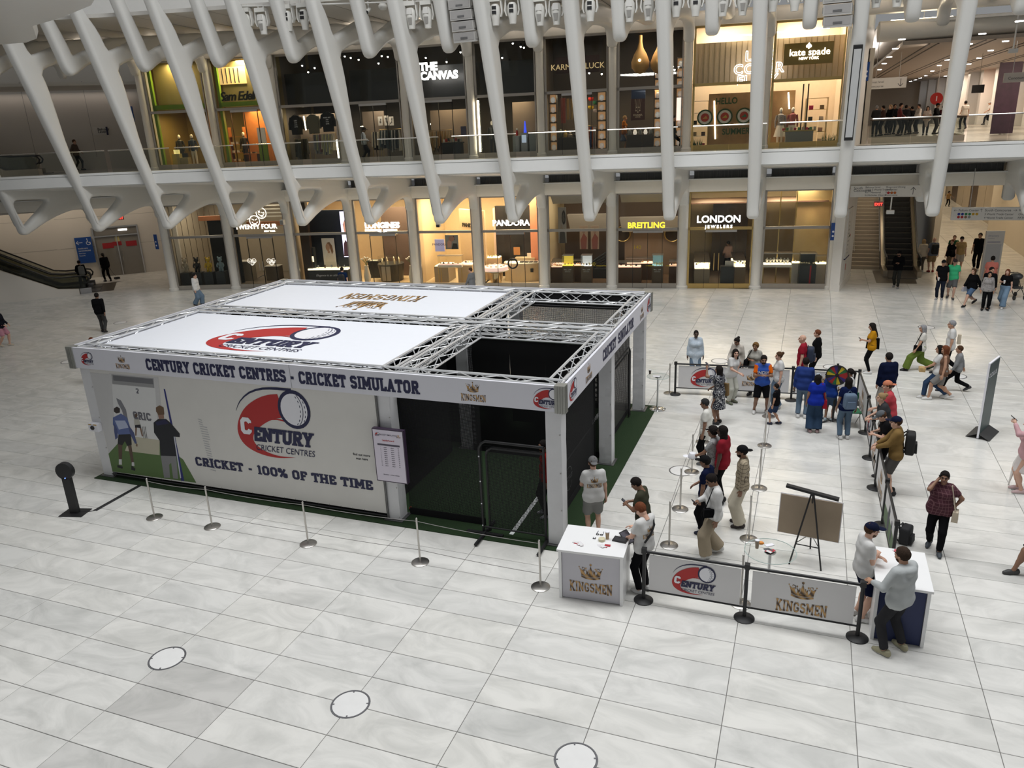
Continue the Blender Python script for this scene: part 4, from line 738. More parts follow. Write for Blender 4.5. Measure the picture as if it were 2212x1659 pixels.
for i in range(5):MB().bb((.2+i*.22,-.03,.05),(.24+i*.22,0,z-z1-.05)).build('slit',CHAR,t)
u,_=bw(0,1.5,385,300);mannequin('mannequin in a dark coat behind the left lime framed window',0,u,1.3,CHAR,CHAR);u,_=bw(0,1.0,414,320);mannequin('mannequin in a denim jacket and white trousers behind the left lime framed window',0,u,.9,M('denim_d',(.04,.06,.09),.8),PALE)
for i,(px,c,lab) in enumerate(((380,(.5,.42,.2),'taller'),(397,(.42,.36,.2),'shorter'))):
 u,_=bw(0,.9,px,340);t=sthing('plinth',lab+' pale plinth with a bag behind the left lime framed window','plinth',0,1,u,.8);h=.75-.2*i;bx(t,'box',(0,0,h/2),(.42,.4,h),M('pl%d'%i,c));t2=sthing('handbag','small handbag on the %s pale plinth'%lab,'bag',0,1,u,.8,UZ+h);bx(t2,'body',(0,0,.11),(.28,.14,.22),[M('yellow_glow',(.9,.75,.3),emit=.7),CHAR][i]);MB().tube([(-.08,0,.2),(-.05,0,.32),(.05,0,.32),(.08,0,.2)],.012,6).build('handle',CHAR,t2)
for i,(px,py) in enumerate(((348,255),(355,294),(360,331))):
 u,z=bw(0,2.0,px,py);t=thing('wall_lamp',['top','middle','bottom'][i]+' small star bright wall lamp in the left lime framed window','lamp',bayP(0,u,2.2,z),oriented(0));MB().tube([(0,.2,0),(0,0,0)],.025).build('arm',BRASS,t);MB().sphere((0,-.02,0),.06,8,6).build('bulb',LAMP,t,True)
WOODO=M('orange_wood',(.42,.17,.05),.45,var=.15)
u,_=bw(1,1.9,505,290);t=sthing('shelf_unit','orange wood shelf unit with small goods behind the black script sign','shelf',1,1,u,2.0)
for sx in(-1,1):bx(t,'side_panel',(sx*.42,0,1.0),(.04,.35,2.0),WOODO)
for z in(.2,.65,1.1,1.5):bx(t,'shelf',(0,0,z),(.84,.35,.03),WOODO)
for i in range(9):bx(t,'goods',(-.3+.28*(i%3),-.05,.28+.45*(i//3)),(.16,.12,.12),[PALE,JEWEL,CHAR][i%3])
struct(MB().prism([bayP(1,.6,2.6,6.5),bayP(1,3.3,2.6,6.5),bayP(1,3.3,2.6,9.4),bayP(1,.6,2.6,9.4)],bayfr(1).n*.1).build('wall_wood',WOODO))
u,_=bw(1,1.2,520,330);mannequin('dark mannequin standing in the black script sign shop',1,u,1.5,CHAR,CHAR)
u,_=bw(1,.9,566,310);t=sthing('lime_banner','lime and white standing board at the right of the black script sign shop','sign',1,1,u,.7);bx(t,'board',(0,0,.55),(.5,.05,1.1),GREENF);bx(t,'white_panel',(0,0,1.5),(.45,.05,.8),PWHITE)
u,_=bw(1,1.2,546,335);t=sthing('display_table','orange lit wood table with shoes in the black script sign shop','table',1,1,u,.9);bx(t,'top',(0,0,.6),(.8,.5,.05),WOODO)
for sx in(-1,1):bx(t,'leg',(sx*.35,0,.29),(.05,.4,.58),CHAR)
for i in range(4):bx(t,'shoe',(-.27+.18*i,0,.66),(.09,.24,.07),[CHAR,JEWEL][i%2])
def b(t,f):
 u,z=bw(4,.25,908,172);letters(t,f,[('THE',.50,u-.08,z+.42,.045,'LEFT'),('CANVAS',.50,u-.08,z,.045,'LEFT')],SIGNW)
wallsign('shop_sign','glowing white two line block letter sign on the dark upper shop','sign',4,1,.2,b)
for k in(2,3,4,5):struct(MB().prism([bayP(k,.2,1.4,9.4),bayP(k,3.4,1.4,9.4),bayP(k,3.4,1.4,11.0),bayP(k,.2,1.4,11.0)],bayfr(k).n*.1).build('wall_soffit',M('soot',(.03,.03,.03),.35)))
for k,u0,u1,z1,n in((2,.35,3.0,9.0,2.2),(3,.3,1.5,9.0,2.4),(4,.5,2.5,8.9,2.6),(5,1.6,3.3,9.1,2.4)):struct(MB().prism([bayP(k,u0,n,6.5),bayP(k,u1,n,6.5),bayP(k,u1,n,z1),bayP(k,u0,n,z1)],bayfr(k).n*.1).build('wall_partition',M('taupe_wall',(.26,.20,.155),.6)))
def shirt(label,k,px,py,n,col,txt=None):
 u,z=bw(k,n+.3,px,py);t=thing('hanging_shirt',label,'shirt',bayP(k,u,n+.3,z),oriented(k));m=M('shirt_%02d'%int(sum(col)*300),col,.85)
 MB().prism([(x,-.07,y) for x,y in((-.27,-.95),(.27,-.95),(.30,-.2),(.27,-.08),(.1,.02),(-.1,.02),(-.27,-.08),(-.30,-.2))],(0,.14,0)).build('body',m,t)
 for s in(-1,1):MB().tube([(s*.26,0,-.1),(s*.36,0,-.4),(s*.37,0,-.7)],[.085,.08,.065],8).build('sleeve',m,t,True)
 MB().tube([(-.2,0,-.02),(0,0,.08),(.2,0,-.02)],.01,5).tube([(0,0,.08),(0,0,.18)],.006,5).build('hanger',BLACK,t)
 if txt:
  mb=MB();f=Fr((0,-.075,0),(1,0,0),(0,0,1),(0,-1,0))
  for i,(l,s) in enumerate(((txt,.085),('AND',.07),('MORE',.06),('LOVE',.075))):put_text(mb,f,l,s,0,-.28-.1*i,.002,.03)
  mb.build('print',PWHITE,t)
shirt('left black hanging shirt with white lettering in the upper window',2,638,250,.7,(.012,.012,.013),'LESS');shirt('middle olive grey hanging jacket between the two black shirts',2,675,248,.9,(.13,.12,.085));shirt('right black hanging shirt with larger white lettering in the upper window',2,706,243,.6,(.010,.010,.011),'MAKE ART')
strip_lamp('warm L shaped light bar between the hanging shirts',2,1.4,656,251,661,281);strip_lamp('tilted warm light bar leaning right of the clothes rail in the upper window',2,.15,727,302,732,342,.04);
u,_=bw(2,.8,700,330);rack('rail of pale yellow, grey and mauve coats in the upper window',2,u,.8,1.25,[(.38,.36,.2),(.30,.27,.2),(.25,.24,.25),(.2,.09,.1),(.42,.36,.3)],1.5)
u,_=bw(2,.8,645,330);rack('dark clothes rail under the left black shirt',2,u,1.1,.8,[(.03,.03,.03),(.05,.05,.04),(.1,.09,.06)],1.3)
u,_=bw(3,1.5,846,330);rack('rail of dark and white clothes right of the man in the blue shirt',3,u,1.3,1.2,[(.02,.02,.02),(.05,.07,.07),(.4,.38,.36),(.03,.04,.05)],1.55)
u,_=bw(3,1.5,812,330);rack('short rail of cream trousers behind the man in the blue shirt',3,u,1.6,.6,[(.45,.4,.32),(.05,.05,.05)],1.5)
for i,px in enumerate((822,835,846)):
 def dr(t,f,w,h):
  mb=MB();rr=random.Random(i)
  for j in range(4):blob(mb,f,w,h,ell(rr.uniform(.3,.7),rr.uniform(.2,.8),.14,.12,8),.002+.0005*j)
  mb.build('print',ink((.12,.11,.11)),t)
 poster(('left','middle','right')[i]+' white sketch print of the three propped behind the clothes rail',3,1,1.9,px-6,250 if i==1 else 252,px+5,271,dr,ink((.6,.56,.52)),'picture','framed_print')
strip_lamp('warm shelf light bar behind the man in the blue shirt',3,2.3,779,273,798,273,.02);strip_lamp('warm light bar over the clothes rail below the two tote bags',4,2.4,930,268,971,266,.03);strip_lamp('warm light bar over the shelf above the grey lockers',5,2.2,1112,260,1145,259,.03)
strip_lamp('tall bright light tube leaning at the column left of the grey lockers',5,-.1,1032,217,1038,328,.045)
for i,(px,c) in enumerate(((946,(.36,.19,.04)),(968,(.05,.035,.03)))):
 u,z=bw(4,2.5,px,263);t=thing('tote_bag',['tan tote bag on the wall shelf under the white block letter sign','dark brown tote bag on the wall shelf under the white block letter sign'][i],'bag',bayP(4,u,2.75,z),oriented(4));m=M('tote%d'%i,c,.5);MB().box((0,0,.15),(.42,.16,.30),taper=(1.15,1)).build('body',m,t);MB().tube([(-.1,0,.3),(-.06,0,.52),(.06,0,.52),(.1,0,.3)],.014,6).build('handle',m,t)
u,_=bw(4,1.9,945,330);rack('rail of amber lit clothes below the two tote bags',4,u,2.3,1.3,[(.16,.09,.03),(.06,.05,.04),(.2,.14,.08)],1.4)
u,_=bw(4,.9,975,330);t=sthing('sales_table','dark table stacked with small goods under the white block letter sign','table',4,1,u,.9);bx(t,'top',(0,0,.75),(1.1,.6,.06),CHAR);bx(t,'body',(0,0,.36),(1.0,.5,.72),CHAR)
for i in range(8):bx(t,'goods',(-.45+.13*i,0,.85+.03*(i%3)),(.08,.1,.15),[PALE,RED,CHAR,GREYP][i%4])
t=poster('blue grey notice board standing at the column under the white block letter sign',4,1,.6,995,273,1008,292,None,ink((.1,.1,.17)),'sign','notice_board')
for i,(px,w,c) in enumerate(((1108,.38,(.34,.35,.36)),(1116,.5,(.36,.38,.40)),(1132,.45,(.36,.38,.40)))):
 u=bw(5,.5,1108,320)[0]+.15+.42*i;w=.38;t=sthing('locker',('left','middle','right')[i]+' grey locker cabinet behind the balcony glass right of the light tube','locker',5,1,u,.6,group='grey lockers');bx(t,'body',(0,0,.55),(w*.95,.5,1.1-.25*(i==0)),M('locker_grey',(.34,.36,.38),.4));bx(t,'door_edge',(w*.4,-.255,.5),(.02,.01,.8),CHAR)
u=bw(5,.5,1108,320)[0]+.57;t=thing('blue_cone','glowing blue cone bottle standing on the middle grey locker','bottle',bayP(5,u,.9,7.612),oriented(5));MB().lathe([(.075,0),(.03,.5),(.02,.55),(0,.56)],n=10).build('body',M('blue_glow',(.05,.1,1.0),emit=1.0),t,True)
u=bw(5,.5,1108,320)[0];t=thing('red_bottle','red bottle with a white cap on the left grey locker','bottle',bayP(5,u+.15,.9,7.36),oriented(5));MB().lathe([(.06,0),(.06,.3),(.02,.4)],n=10).build('body',RED,t,True);MB().sphere((0,0,.44),.05,8,6).build('cap',PALE,t,True)
poster('pale poster on the right grey locker',5,1,.32,1127,292,1137,308,None,M('poster_glow',(.5,.6,.75),emit=.5))
for i,px in enumerate((1116,1143)):
 poster(('left','right')[i]+' small framed picture on the beige wall above the light bar',5,1,2.35,px-5,240,px+5,257,lambda t,f,w,h:MB().poly([f.p(x*w,y*h,.003) for x,y in((.2,.2),(.8,.2),(.8,.8),(.2,.8))]).build('print',ink((.4,.3,.22)),t),ink((.05,.03,.025)),'picture','framed_picture')
u,_=bw(5,.9,1062,320);mannequin('mannequin in a dark suit with a white scarf left of the grey lockers',5,u,.9,CHAR,CHAR)
def b(t,f):
 u,z=bw(6,.25,1245,146);u0,z1=bw(6,.25,1198,123);u1,z0=bw(6,.25,1294,154)
 MB().bb((u0,0,z0),(u1,.12,z1)).build('board',M('maroon_board',(.045,.018,.014),.5),t);letters(t,f,[('KARMA & LUCK',.36,(u0+u1)/2,z-.05,.0,'CENTER')],GOLDL)
wallsign('shop_sign','dark brown shop sign board with gold capital letters','sign',6,1,.2,b)
def shelfcol(label,k,px,n,w,rows,z0=6.75,dz=.44,seed=0):
 u,_=bw(k,n+.3,px,280);t=sthing('shelf_tower',label,'shelf',k,1,u,n);r=random.Random(seed)
 for s in(-1,1):bx(t,'side_panel',(s*w/2,0,dz*rows/2+.2),(.03,.3,dz*rows),DARKW)
 for i in range(rows+1):bx(t,'shelf',(0,0,.2+dz*i),(w,.3,.025),DARKW)
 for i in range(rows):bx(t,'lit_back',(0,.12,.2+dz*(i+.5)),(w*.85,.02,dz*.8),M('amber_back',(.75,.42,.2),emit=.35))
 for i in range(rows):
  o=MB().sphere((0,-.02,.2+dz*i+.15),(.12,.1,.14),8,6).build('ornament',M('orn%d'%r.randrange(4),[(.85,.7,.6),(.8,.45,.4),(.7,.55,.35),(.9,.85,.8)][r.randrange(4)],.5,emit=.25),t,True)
shelfcol('left lit tower of small ornaments under the gold on brown sign',6,1196,.5,.36,6,seed=1);shelfcol('right lit tower of small ornaments under the gold on brown sign',6,1300,.5,.42,6,seed=2);shelfcol('tall ornament tower at the right end of the dark souvenir shop',7,1467,.8,.36,9,seed=5);shelfcol('narrow ornament tower beside the rib in the dark souvenir shop',7,1420,1.0,.34,8,seed=6)
poster('tall terracotta banner under the gold on brown sign',6,1,.7,1211,212,1222,266,None,ink((.38,.085,.06)),'banner','hanging_banner');poster('first narrow gold scroll beside the terracotta banner',6,1,.8,1224,213,1230,258,None,ink((.35,.22,.08)),'banner','hanging_banner');poster('second narrow gold scroll beside the terracotta banner',6,1,.8,1232,213,1237,258,None,ink((.35,.22,.08)),'banner','hanging_banner')
for i,(px,py,c) in enumerate(((1275,214,(.6,.03,.02)),(1285,222,(.02,.16,.07)),(1275,232,(.75,.5,.02)),(1285,239,(.7,.62,.6)))):
 u,z=bw(6,1.3,px,py);t=thing('mug',['red','green','yellow','white'][i]+' bowl on the cube shelves under the gold on brown sign','bowl',bayP(6,u,1.6,z-.08),oriented(6));MB().lathe([(.08,0),(.13,.06),(.13,.16),(.11,.16),(.1,.05),(0,.04)],n=12).build('bowl',M('bowl%d'%i,c,.4),t,True)
u,_=bw(6,1.1,1282,290);rack('rail of blue, orange and white scarves under the coloured bowls',6,u,1.0,.75,[(.03,.06,.25),(.5,.1,.04),(.5,.45,.45),(.1,.03,.04)],1.3)
u,_=bw(6,.9,1225,310);t=sthing('souvenir_table','dark table of statues and plants under the terracotta banner','table',6,1,u,.9);bx(t,'body',(0,0,.4),(1.0,.5,.8),DARKW)
for i,(c,hh) in enumerate((((.1,.12,.07),.4),((.75,.5,.12),.35),((.6,.5,.4),.25),((.08,.05,.04),.3))):MB().lathe([(.08,0),(.11,hh*.4),(.05,hh*.7),(.08,hh*.85),(0,hh)],(-.36+.24*i,0,.8),8).build('statue',M('st%d'%i,c,.6),t,True)
GOLDRATTAN=M('rattan',(.48,.27,.09),.7,var=.3,scale=40)
for i,(px,py) in enumerate(((1382,133),(1424,133))):
 u,z=bw(7,.55,px,py);t=thing('pendant_lamp',('left','right')[i]+' woven teardrop pendant lamp in the dark souvenir shop','lamp',bayP(7,u,.85,z),oriented(7));MB().lathe([(.0,-.52),(.22,-.46),(.40,-.25),(.42,0),(.30,.32),(.14,.6),(.085,.85),(.08,1.15),(0,1.16)],n=22).build('shade',GOLDRATTAN,t,True);MB().tube([(0,0,1.1),(0,0,2.0)],.012,6).build('cord',BLACK,t);MB().sphere((0,-.42,.05),.06,8,6).build('bulb',LAMP,t,True)
for i in range(12):
 u,z=bw(7,1.3,1350+i*9,148);t=thing('ceiling_slat','thin white slat of the striped lit ceiling behind the teardrop lamps','ceiling slat',bayP(7,u,1.6,10.05),oriented(7)-.5,'white ceiling slats');MB().box((0,.3,0),(.05,1.4,.08)).build('slat',M('slat_glow',(.9,.9,.9),emit=1.0),t)
def dr(t,f,w,h):
 mb=MB()
 for x,y in((.35,.6),(.62,.6),(.28,.45),(.5,.38),(.72,.45)):strip(mb,f,[(x*w,h*.98),(x*w*.6+w*.2,y*h)],.012,.002,0,1,0,0);blob(mb,f,w,h,ell(x*.6+.2,y,.05,.035,8),.003)
 put_text(mb,f,'KARMA',.13,w/2,h*.2,.003);put_text(mb,f,'LUCK',.1,w/2,h*.12,.003);mb.build('print',ink((.7,.55,.4)),t)
poster('brown poster of five hanging necklaces below the teardrop lamps',7,1,.8,1363,214,1393,259,dr,ink((.10,.045,.04)))
poster('blue slanted fabric panel above the necklace poster',7,1,1.0,1364,193,1394,213,None,ink((.06,.09,.19)),'banner','fabric_panel');poster('white and pink lit panel at the right end of the dark souvenir shop',7,1,.6,1462,211,1470,260,None,M('pink_screen',(.95,.75,.68),emit=1.4),'screen','lit_panel')
u,_=bw(7,.7,1382,320);t=sthing('souvenir_table','dark table with white lotus lamps below the necklace poster','table',7,1,u,.7);bx(t,'body',(0,0,.4),(1.3,.5,.8),DARKW)
for i in range(5):MB().lathe([(.06,0),(.1,.08),(.07,.2),(0,.24)],(-.5+.25*i,-.1,.8),8).build('lotus_lamp',M('lotus',(.95,.8,.7),emit=.8) if i in(1,3) else GREYP,t,True)
NEONW=neon('neon_white',(1,.93,.88),3.5)
def b(t,f):
 for tx,px,py,s in(('LIVE',1610,131,.58),('COLOR',1585,160,.58),('FULLY',1592,184,.58)):
  u,z=bw(8,.5,px,py);vs,fs=text_mesh(tx,s,.02,'LEFT',0,1.15)
  from collections import Counter
  ec=Counter((q[i],q[(i+1)%len(q)]) for q in fs for i in range(len(q)));mb=MB()
  for(a,c) in ec:
   if(c,a) not in ec and tx!='FULLY' or((c,a) not in ec and z+vs[a][1]>9.44):mb.tube([f.p(u+vs[a][0],z+vs[a][1],.02),f.p(u+vs[c][0],z+vs[c][1],.02)],.016,4,cap=False)
  mb.build('neon_tube',NEONW,t)
wallsign('neon_sign','white outlined neon letters behind the upper glass left of the gold plate sign','sign',8,1,.45,b)
def spade(mb,f,u,z,s,h):
 mb.poly([f.p(u+x*s,z+y*s,h) for x,y in((0,.6),(.18,.35),(.45,.1),(.42,-.15),(.2,-.2),(.07,-.1),(.14,-.38),(-.14,-.38),(-.07,-.1),(-.2,-.2),(-.42,-.15),(-.45,.1),(-.18,.35))])
def b(t,f):
 u0,z1=bw(9,.25,1696,94);u1,z0=bw(9,.25,1800,135);MB().bb((u0,0,z0),(u1,.06,z1)).build('plate',M('gold_plate',(.34,.23,.07),.35,.6),t);c=(u0+u1)/2;h=z1-z0
 letters(t,f,[('kate spade',.40,c+.05,z0+h*.42,.004,'CENTER'),('NEW YORK',.16,c+.03,z0+h*.22,.0,'CENTER')],SIGNW);mb=MB();spade(mb,f,c,z0+h*.83,.26,.02);mb.build('spade_emblem',SIGNW,t)
wallsign('shop_sign','gold plate sign with glowing white letters and a small spade','sign',9,1,.2,b)
for k in(8,9):
 for i in range(12):
  u=.45+i*.24;struct(MB().prism([bayP(k,u,1.1,9.45),bayP(k,u+.012,1.1,9.45),bayP(k,u+.012,1.1,11.2),bayP(k,u,1.1,11.2)],bayfr(k).n*.02).build('trim_11',BRASS))
 struct(MB().prism([bayP(k,.3,1.12,9.42),bayP(k,3.3,1.12,9.42),bayP(k,3.3,1.12,11.2),bayP(k,.3,1.12,11.2)],bayfr(k).n*.1).build('wall_blush',M('blush_panel',(.68,.54,.38),.55)))
for i,(k,a,c,py) in enumerate(((8,1570,1640,77),(9,1675,1735,70),(9,1762,1792,62))):strip_lamp(('left','middle','right')[i]+' warm recessed ceiling strip behind the gold framed upper glass',k,.5,a,py,c,py-2,.035)
def b(t,f):
 GR=M('leaf_vinyl',(.02,.07,.015),.6)
 for tx,px,py in(('HELLO',1570,224),('SUMMER',1590,290)):u,z=bw(8,.25,px,py);mb=MB();put_text(mb,f,tx,.38,u,z,.006,.03,0,'CENTER',sx=.85);mb.build('lettering',GR,t)
wallsign('window_vinyl','dark green summer greeting lettering on the gold framed shop window','decal',8,1,.27,b)
for i,px in enumerate((1523,1566,1608)):
 u,z=bw(8,.25,px,254-2*i);t=thing('round_decal',('left','middle','right')[i]+' round green rimmed fruit decal on the gold framed shop window','decal',bayP(8,u,.56,z),oriented(8));f=Fr((0,0,0),(1,0,0),(0,0,1),(0,-1,0))
 for j,(r,c) in enumerate(((.36,(.03,.07,.02)),(.29,(.7,.66,.58)),(.19,(.45,.05,.03)))):MB().poly([f.p(r*math.cos(a),r*math.sin(a),.004*j+.002) for a in np.linspace(0,6.2,22)]).build('disc',ink(c),t)
 MB().poly([f.p(x,y,.016) for x,y in((-.12,-.06),(.12,-.05),(.05,.08))]).build('fruit',ink([(.6,.3,.08),(.5,.35,.05),(.03,.2,.1)][i]),t)
def etagere(label,k,px,n,w,h,items):
 u,_=bw(k,n+.3,px,280);t=sthing('etagere',label,'shelf',k,1,u,n);rows=4
 for s in(-1,1):
  for d in(-.15,.15):bx(t,'post',(s*w/2,d,h/2),(.025,.025,h),BRASS)
 for i in range(rows+1):bx(t,'shelf',(0,0,.1+(h-.12)*i/rows),(w,.3,.02),BRASS if k==9 else PALE)
 for i,c in enumerate(items):bx(t,'goods',(-w*.25+w*.5*(i%2),0,.2+(h-.12)*(i//2)/rows),(.18,.1,.18),ink(c))
etagere('brass shelf with dark bags at the left of the gold framed window',8,1510,.8,.8,2.2,[(.02,.02,.02),(.3,.02,.03),(.5,.35,.2),(.1,.05,.04),(.02,.02,.02),(.4,.3,.1)])
etagere('brass shelf with a pink bag on the wall right of the gold framed doorway',9,1760,1.4,.95,2.1,[(.3,.25,.2),(.5,.4,.3),(.04,.03,.03),(.7,.4,.3),(.02,.02,.02),(.6,.5,.4),(.75,.03,.14),(.3,.2,.1)])
struct(MB().prism([bayP(8,1.0,1.5,6.5),bayP(8,3.3,1.5,6.5),bayP(8,3.3,1.5,9.0),bayP(8,1.0,1.5,9.0)],bayfr(8).n*.1).build('wall_tawny',M('tawny_wall',(.30,.18,.08),.5,var=.3,scale=4)))
struct(MB().prism([bayP(9,.3,1.9,6.5),bayP(9,1.45,1.9,6.5),bayP(9,1.45,1.9,9.0),bayP(9,.3,1.9,9.0)],bayfr(9).n*.1).build('wall_tawny',M('tawny_wall')))
for i,px in enumerate((1543,1703)):strip_lamp(('left','right')[i]+' upright white light bar at a doorway of the gold framed shop',8+i,1.2,px,218 if i==0 else 200,px+2,300 if i==0 else 235,.035)
for i,(px,lab) in enumerate(((1692,'left'),(1706,'right'))):
 u,_=bw(9,.9,px,290);u+=-.12 if i==0 else.12;mannequin(lab+' mannequin in a patterned dress under the gold plate sign',9,u,1.05,M('dress_bw',(.3,.28,.27),.8,var=.9,scale=30) if i==0 else M('dress_r',(.35,.1,.1),.8),PALE,True)
u,_=bw(9,.6,1700,320);t=sthing('gift_table','gold table of small pink and green goods under the gold plate sign','table',9,1,u+.5,.45);bx(t,'top',(0,0,.7),(1.4,.34,.05),BRASS);bx(t,'body',(0,0,.34),(1.2,.3,.66),GREYP)
for i in range(9):bx(t,'goods',(-.7+.17*i,0,.78),(.1,.12,.1+.03*(i%3)),ink([(.6,.05,.1),(.1,.3,.12),(.6,.5,.4)][i%3]))
for i,(k,px) in enumerate(((8,1502),(9,1795))):
 u,_=bw(k,.5,px,305);t=sthing('planter',('left','right')[i]+' planter of spiky green leaves in the gold framed window','plant',k,1,u,.45);bx(t,'trough',(0,0,.09),(.7,.25,.18),GREYP);r=random.Random(i);mb=MB()
 for j in range(40):a=r.uniform(-.33,.33);l=r.uniform(-.12,.12);hh=r.uniform(.22,.42);mb.poly([(a-.015,l,.17),(a+.015,l,.17),(a+r.uniform(-.12,.12),l+r.uniform(-.1,.1),.17+hh)])
 mb.build('foliage',M('leaf_green',(.03,.11,.02),.6),t)
for i,px in enumerate((1733,1744)):
 u,z=bw(9,.5,px,250);t=sthing('dark_pole',('left','right')[i]+' tall thin dark pole before the wall shelf right of the gold framed doorway','pole',9,1,u,.5);MB().tube([(0,0,0),(0,0,2.7)],.03).build('pole',DARKW,t)
# RIGHT: STAIR, ESCALATOR, CORRIDORS
PYL=M('pylon_white',(.72,.70,.66),.4,var=.03)
for nm,z0,z1 in(('wall_pylon',0,6.06),('wall_pylon',6.5,12.4)):
 struct(MB().prism([(10.35,30.95,z0),(10.75,30.75,z0),(11.35,34.2,z0),(11.35,38,z0),(10.6,38,z0)],(0,0,z1-z0)).build(nm,PYL))
struct(MB().prism([(10.36,30.92,0),(10.77,30.70,0),(11.37,34.2,0),(11.3,34.2,0)],(0,0,.3)).build('baseboard_1',PYL))
BEIGEW=M('corridor_wall',(.55,.49,.40),.5,var=.05,scale=.6);PANELW=M('shop_panel',(.40,.34,.26),.45,var=.1,scale=1)
struct(MB().bb((20.35,40.5,0),(20.7,52,6.3)).build('wall_right',BEIGEW))
mb=MB()
for i in range(9):a=i*math.pi/16;p0=(20.35+3.2*(1-math.cos(a)),40.5-3.2*math.sin(a));a2=(i+1)*math.pi/16;p1=(20.35+3.2*(1-math.cos(a2)),40.5-3.2*math.sin(a2));i<8 and mb.prism([(p0[0],p0[1],0),(p1[0],p1[1],0),(p1[0]+.05,p1[1]+.3,0),(p0[0]+.3,p0[1],0)],(0,0,6.2))
struct(mb.build('wall_curved',BEIGEW));struct(MB().bb((23.5,37.2,0),(40,37.5,6.2)).build('wall_hall_right',BEIGEW))
for i in range(9):struct(MB().bb((21.0,52+3*i,0),(21.4,54.9+3*i,5.4)).build('wall_panel_right',PANELW if i%3 else DARKW))
struct(MB().bb((15.6,40,0),(15.9,78,6.3)).build('wall_stair_side',BEIGEW))
for i in range(8):struct(MB().bb((14.5+1.0*i,82,0),(15.42+1.0*i,82.3,5.4)).build('wall_end',PANELW if i%3!=1 else M('end_dark',(.1,.08,.06),.5)))
struct(MB().bb((10.9,34.5,5.7),(40,84,6.28)).build('ceiling_lower',M('soffit_warm',(.5,.45,.38),.6)))
for i in range(6):area_light('corridor_light',(17.8,38+7*i,5.6),1.8,130,(1,.82,.58))
for i in range(3):area_light('stair_light',(12.6,37.5+3.0*i,5.6),1.0,25,(1,.82,.6))
STEP=M('stair_stone',(.45,.39,.31),.4)
t=thing('staircase','beige stone staircase rising beside the dark escalator','stairs',(11.5,36.7,0))
for i in range(27):MB().bb((0,.30*i,max(0,.165*i-.2)),(1.35,.30*(i+1)+.03,.165*(i+1))).build('step',STEP,t)
MB().tube([(1.28,.0,.95),(1.28,8.1,.95+4.45)],.025,8).build('handrail',STEEL,t);MB().tube([(.05,.0,.95),(.05,8.1,.95+4.45)],.025,8).build('handrail',STEEL,t)
RUB=M('rubber_black',(.012,.012,.012),.5);ESTEP=M('escalator_step',(.035,.034,.032),.45,.3);CLAD=M('escalator_cladding',(.42,.36,.28),.3,.7);EGLASS=glass_mat('escalator_glass',(.75,.75,.70),.05)
def escalator(label,loc,rz,w,n,glass=True,clad=CLAD):
 """runs up along local +y"""
 t=thing('escalator',label,'escalator',loc,rz);fl0=1.3;sl=.5774
 for i in range(n):
  y=fl0+.4*i;z=.2309*i
  MB().bb((-w/2+.22,y,max(.0,z-.25)),(w/2-.22,y+.41,z+.22)).build('step',ESTEP,t)
 L=.4*n;H=.2309*n
 MB().bb((-w/2+.22,-.9,.0),(w/2-.22,fl0,.035)).build('comb_plate',M('comb_plate',(.16,.15,.14),.35,.8),t)
 for s in(-1,1):
  x=s*(w/2-.11)
  path=[(x,-.25,.55),(x,-.42,.62),(x,-.48,.78),(x,-.38,.95),(x,-.2,.99),(x,.9,.99),(x,1.5,1.08),(x,fl0+L,1.0+H+.1)]
  MB().tube(path,.042,8).build('handrail',RUB,t,True)
  MB().prism([(x-.02,-.2,.25),(x-.02,1.2,.25),(x-.02,fl0+L,H+.25),(x-.02,fl0+L,H+1.05),(x-.02,1.3,1.0),(x-.02,-.1,.95),(x-.02,-.36,.78)],(.03,0,0)).build('balustrade',EGLASS,t)
  MB().prism([(x-.1,-.5,0),(x-.1,fl0+L,0),(x-.1,fl0+L,H+.30),(x-.1,1.25,.30),(x-.1,-.5,.30)],(.2,0,0)).build('skirt',clad,t)
 return t
escalator('dark escalator climbing beside the beige stairs on the right',(13.75,35.2,0),0,1.75,20)
struct(MB().add([tuple(G(*p,.004)) for p in((1884,584),(1893,611),(1981,613),(1971,584))],[(0,1,2,3)]).build('trim_12',M('landing_plate',(.13,.115,.095),.35,.6)))
SIGNB=M('sign_board_white',(.66,.63,.58),.5);INK=ink((.04,.04,.045))
p0=onY(1838,402,30.9);p1=onY(1990,425,30.9)
def hsign(name,label,x0,x1,z0,z1,y,rows,extra=None,hang=1.2,board=SIGNB,rod=True):
 t=thing(name,label,'sign',((x0+x1)/2,y,z0));w=x1-x0;h=z1-z0;MB().bb((-w/2,0,0),(w/2,.12,h)).build('board',board,t)
 f=Fr((-w/2,-.004,0),(1,0,0),(0,0,1),(0,-1,0));mb=MB()
 for tx,s,a,b in rows:put_text(mb,f,tx,s,a*w,b*h,.0,.0,0,'LEFT')
 if extra:extra(mb,f,w,h)
 mb.build('lettering',INK,t)
 if rod:
  for s in(-.3,.3):MB().tube([(s*w,.06,h),(s*w,.06,h+hang)],.015,6).build('hanger_rod',STEEL,t)
 return t
def arrow(mb,f,u,z,s,ang):
 def P(x,y):return(u+s*(x*math.cos(ang)-y*math.sin(ang)),z+s*(x*math.sin(ang)+y*math.cos(ang)))
 for a,b in(((0,-.5),(0,.5)),((0,.5),(-.33,.14)),((0,.5),(.33,.14))):strip(mb,f,[P(*a),P(*b)],s*.075,.0,0,1,0,0)
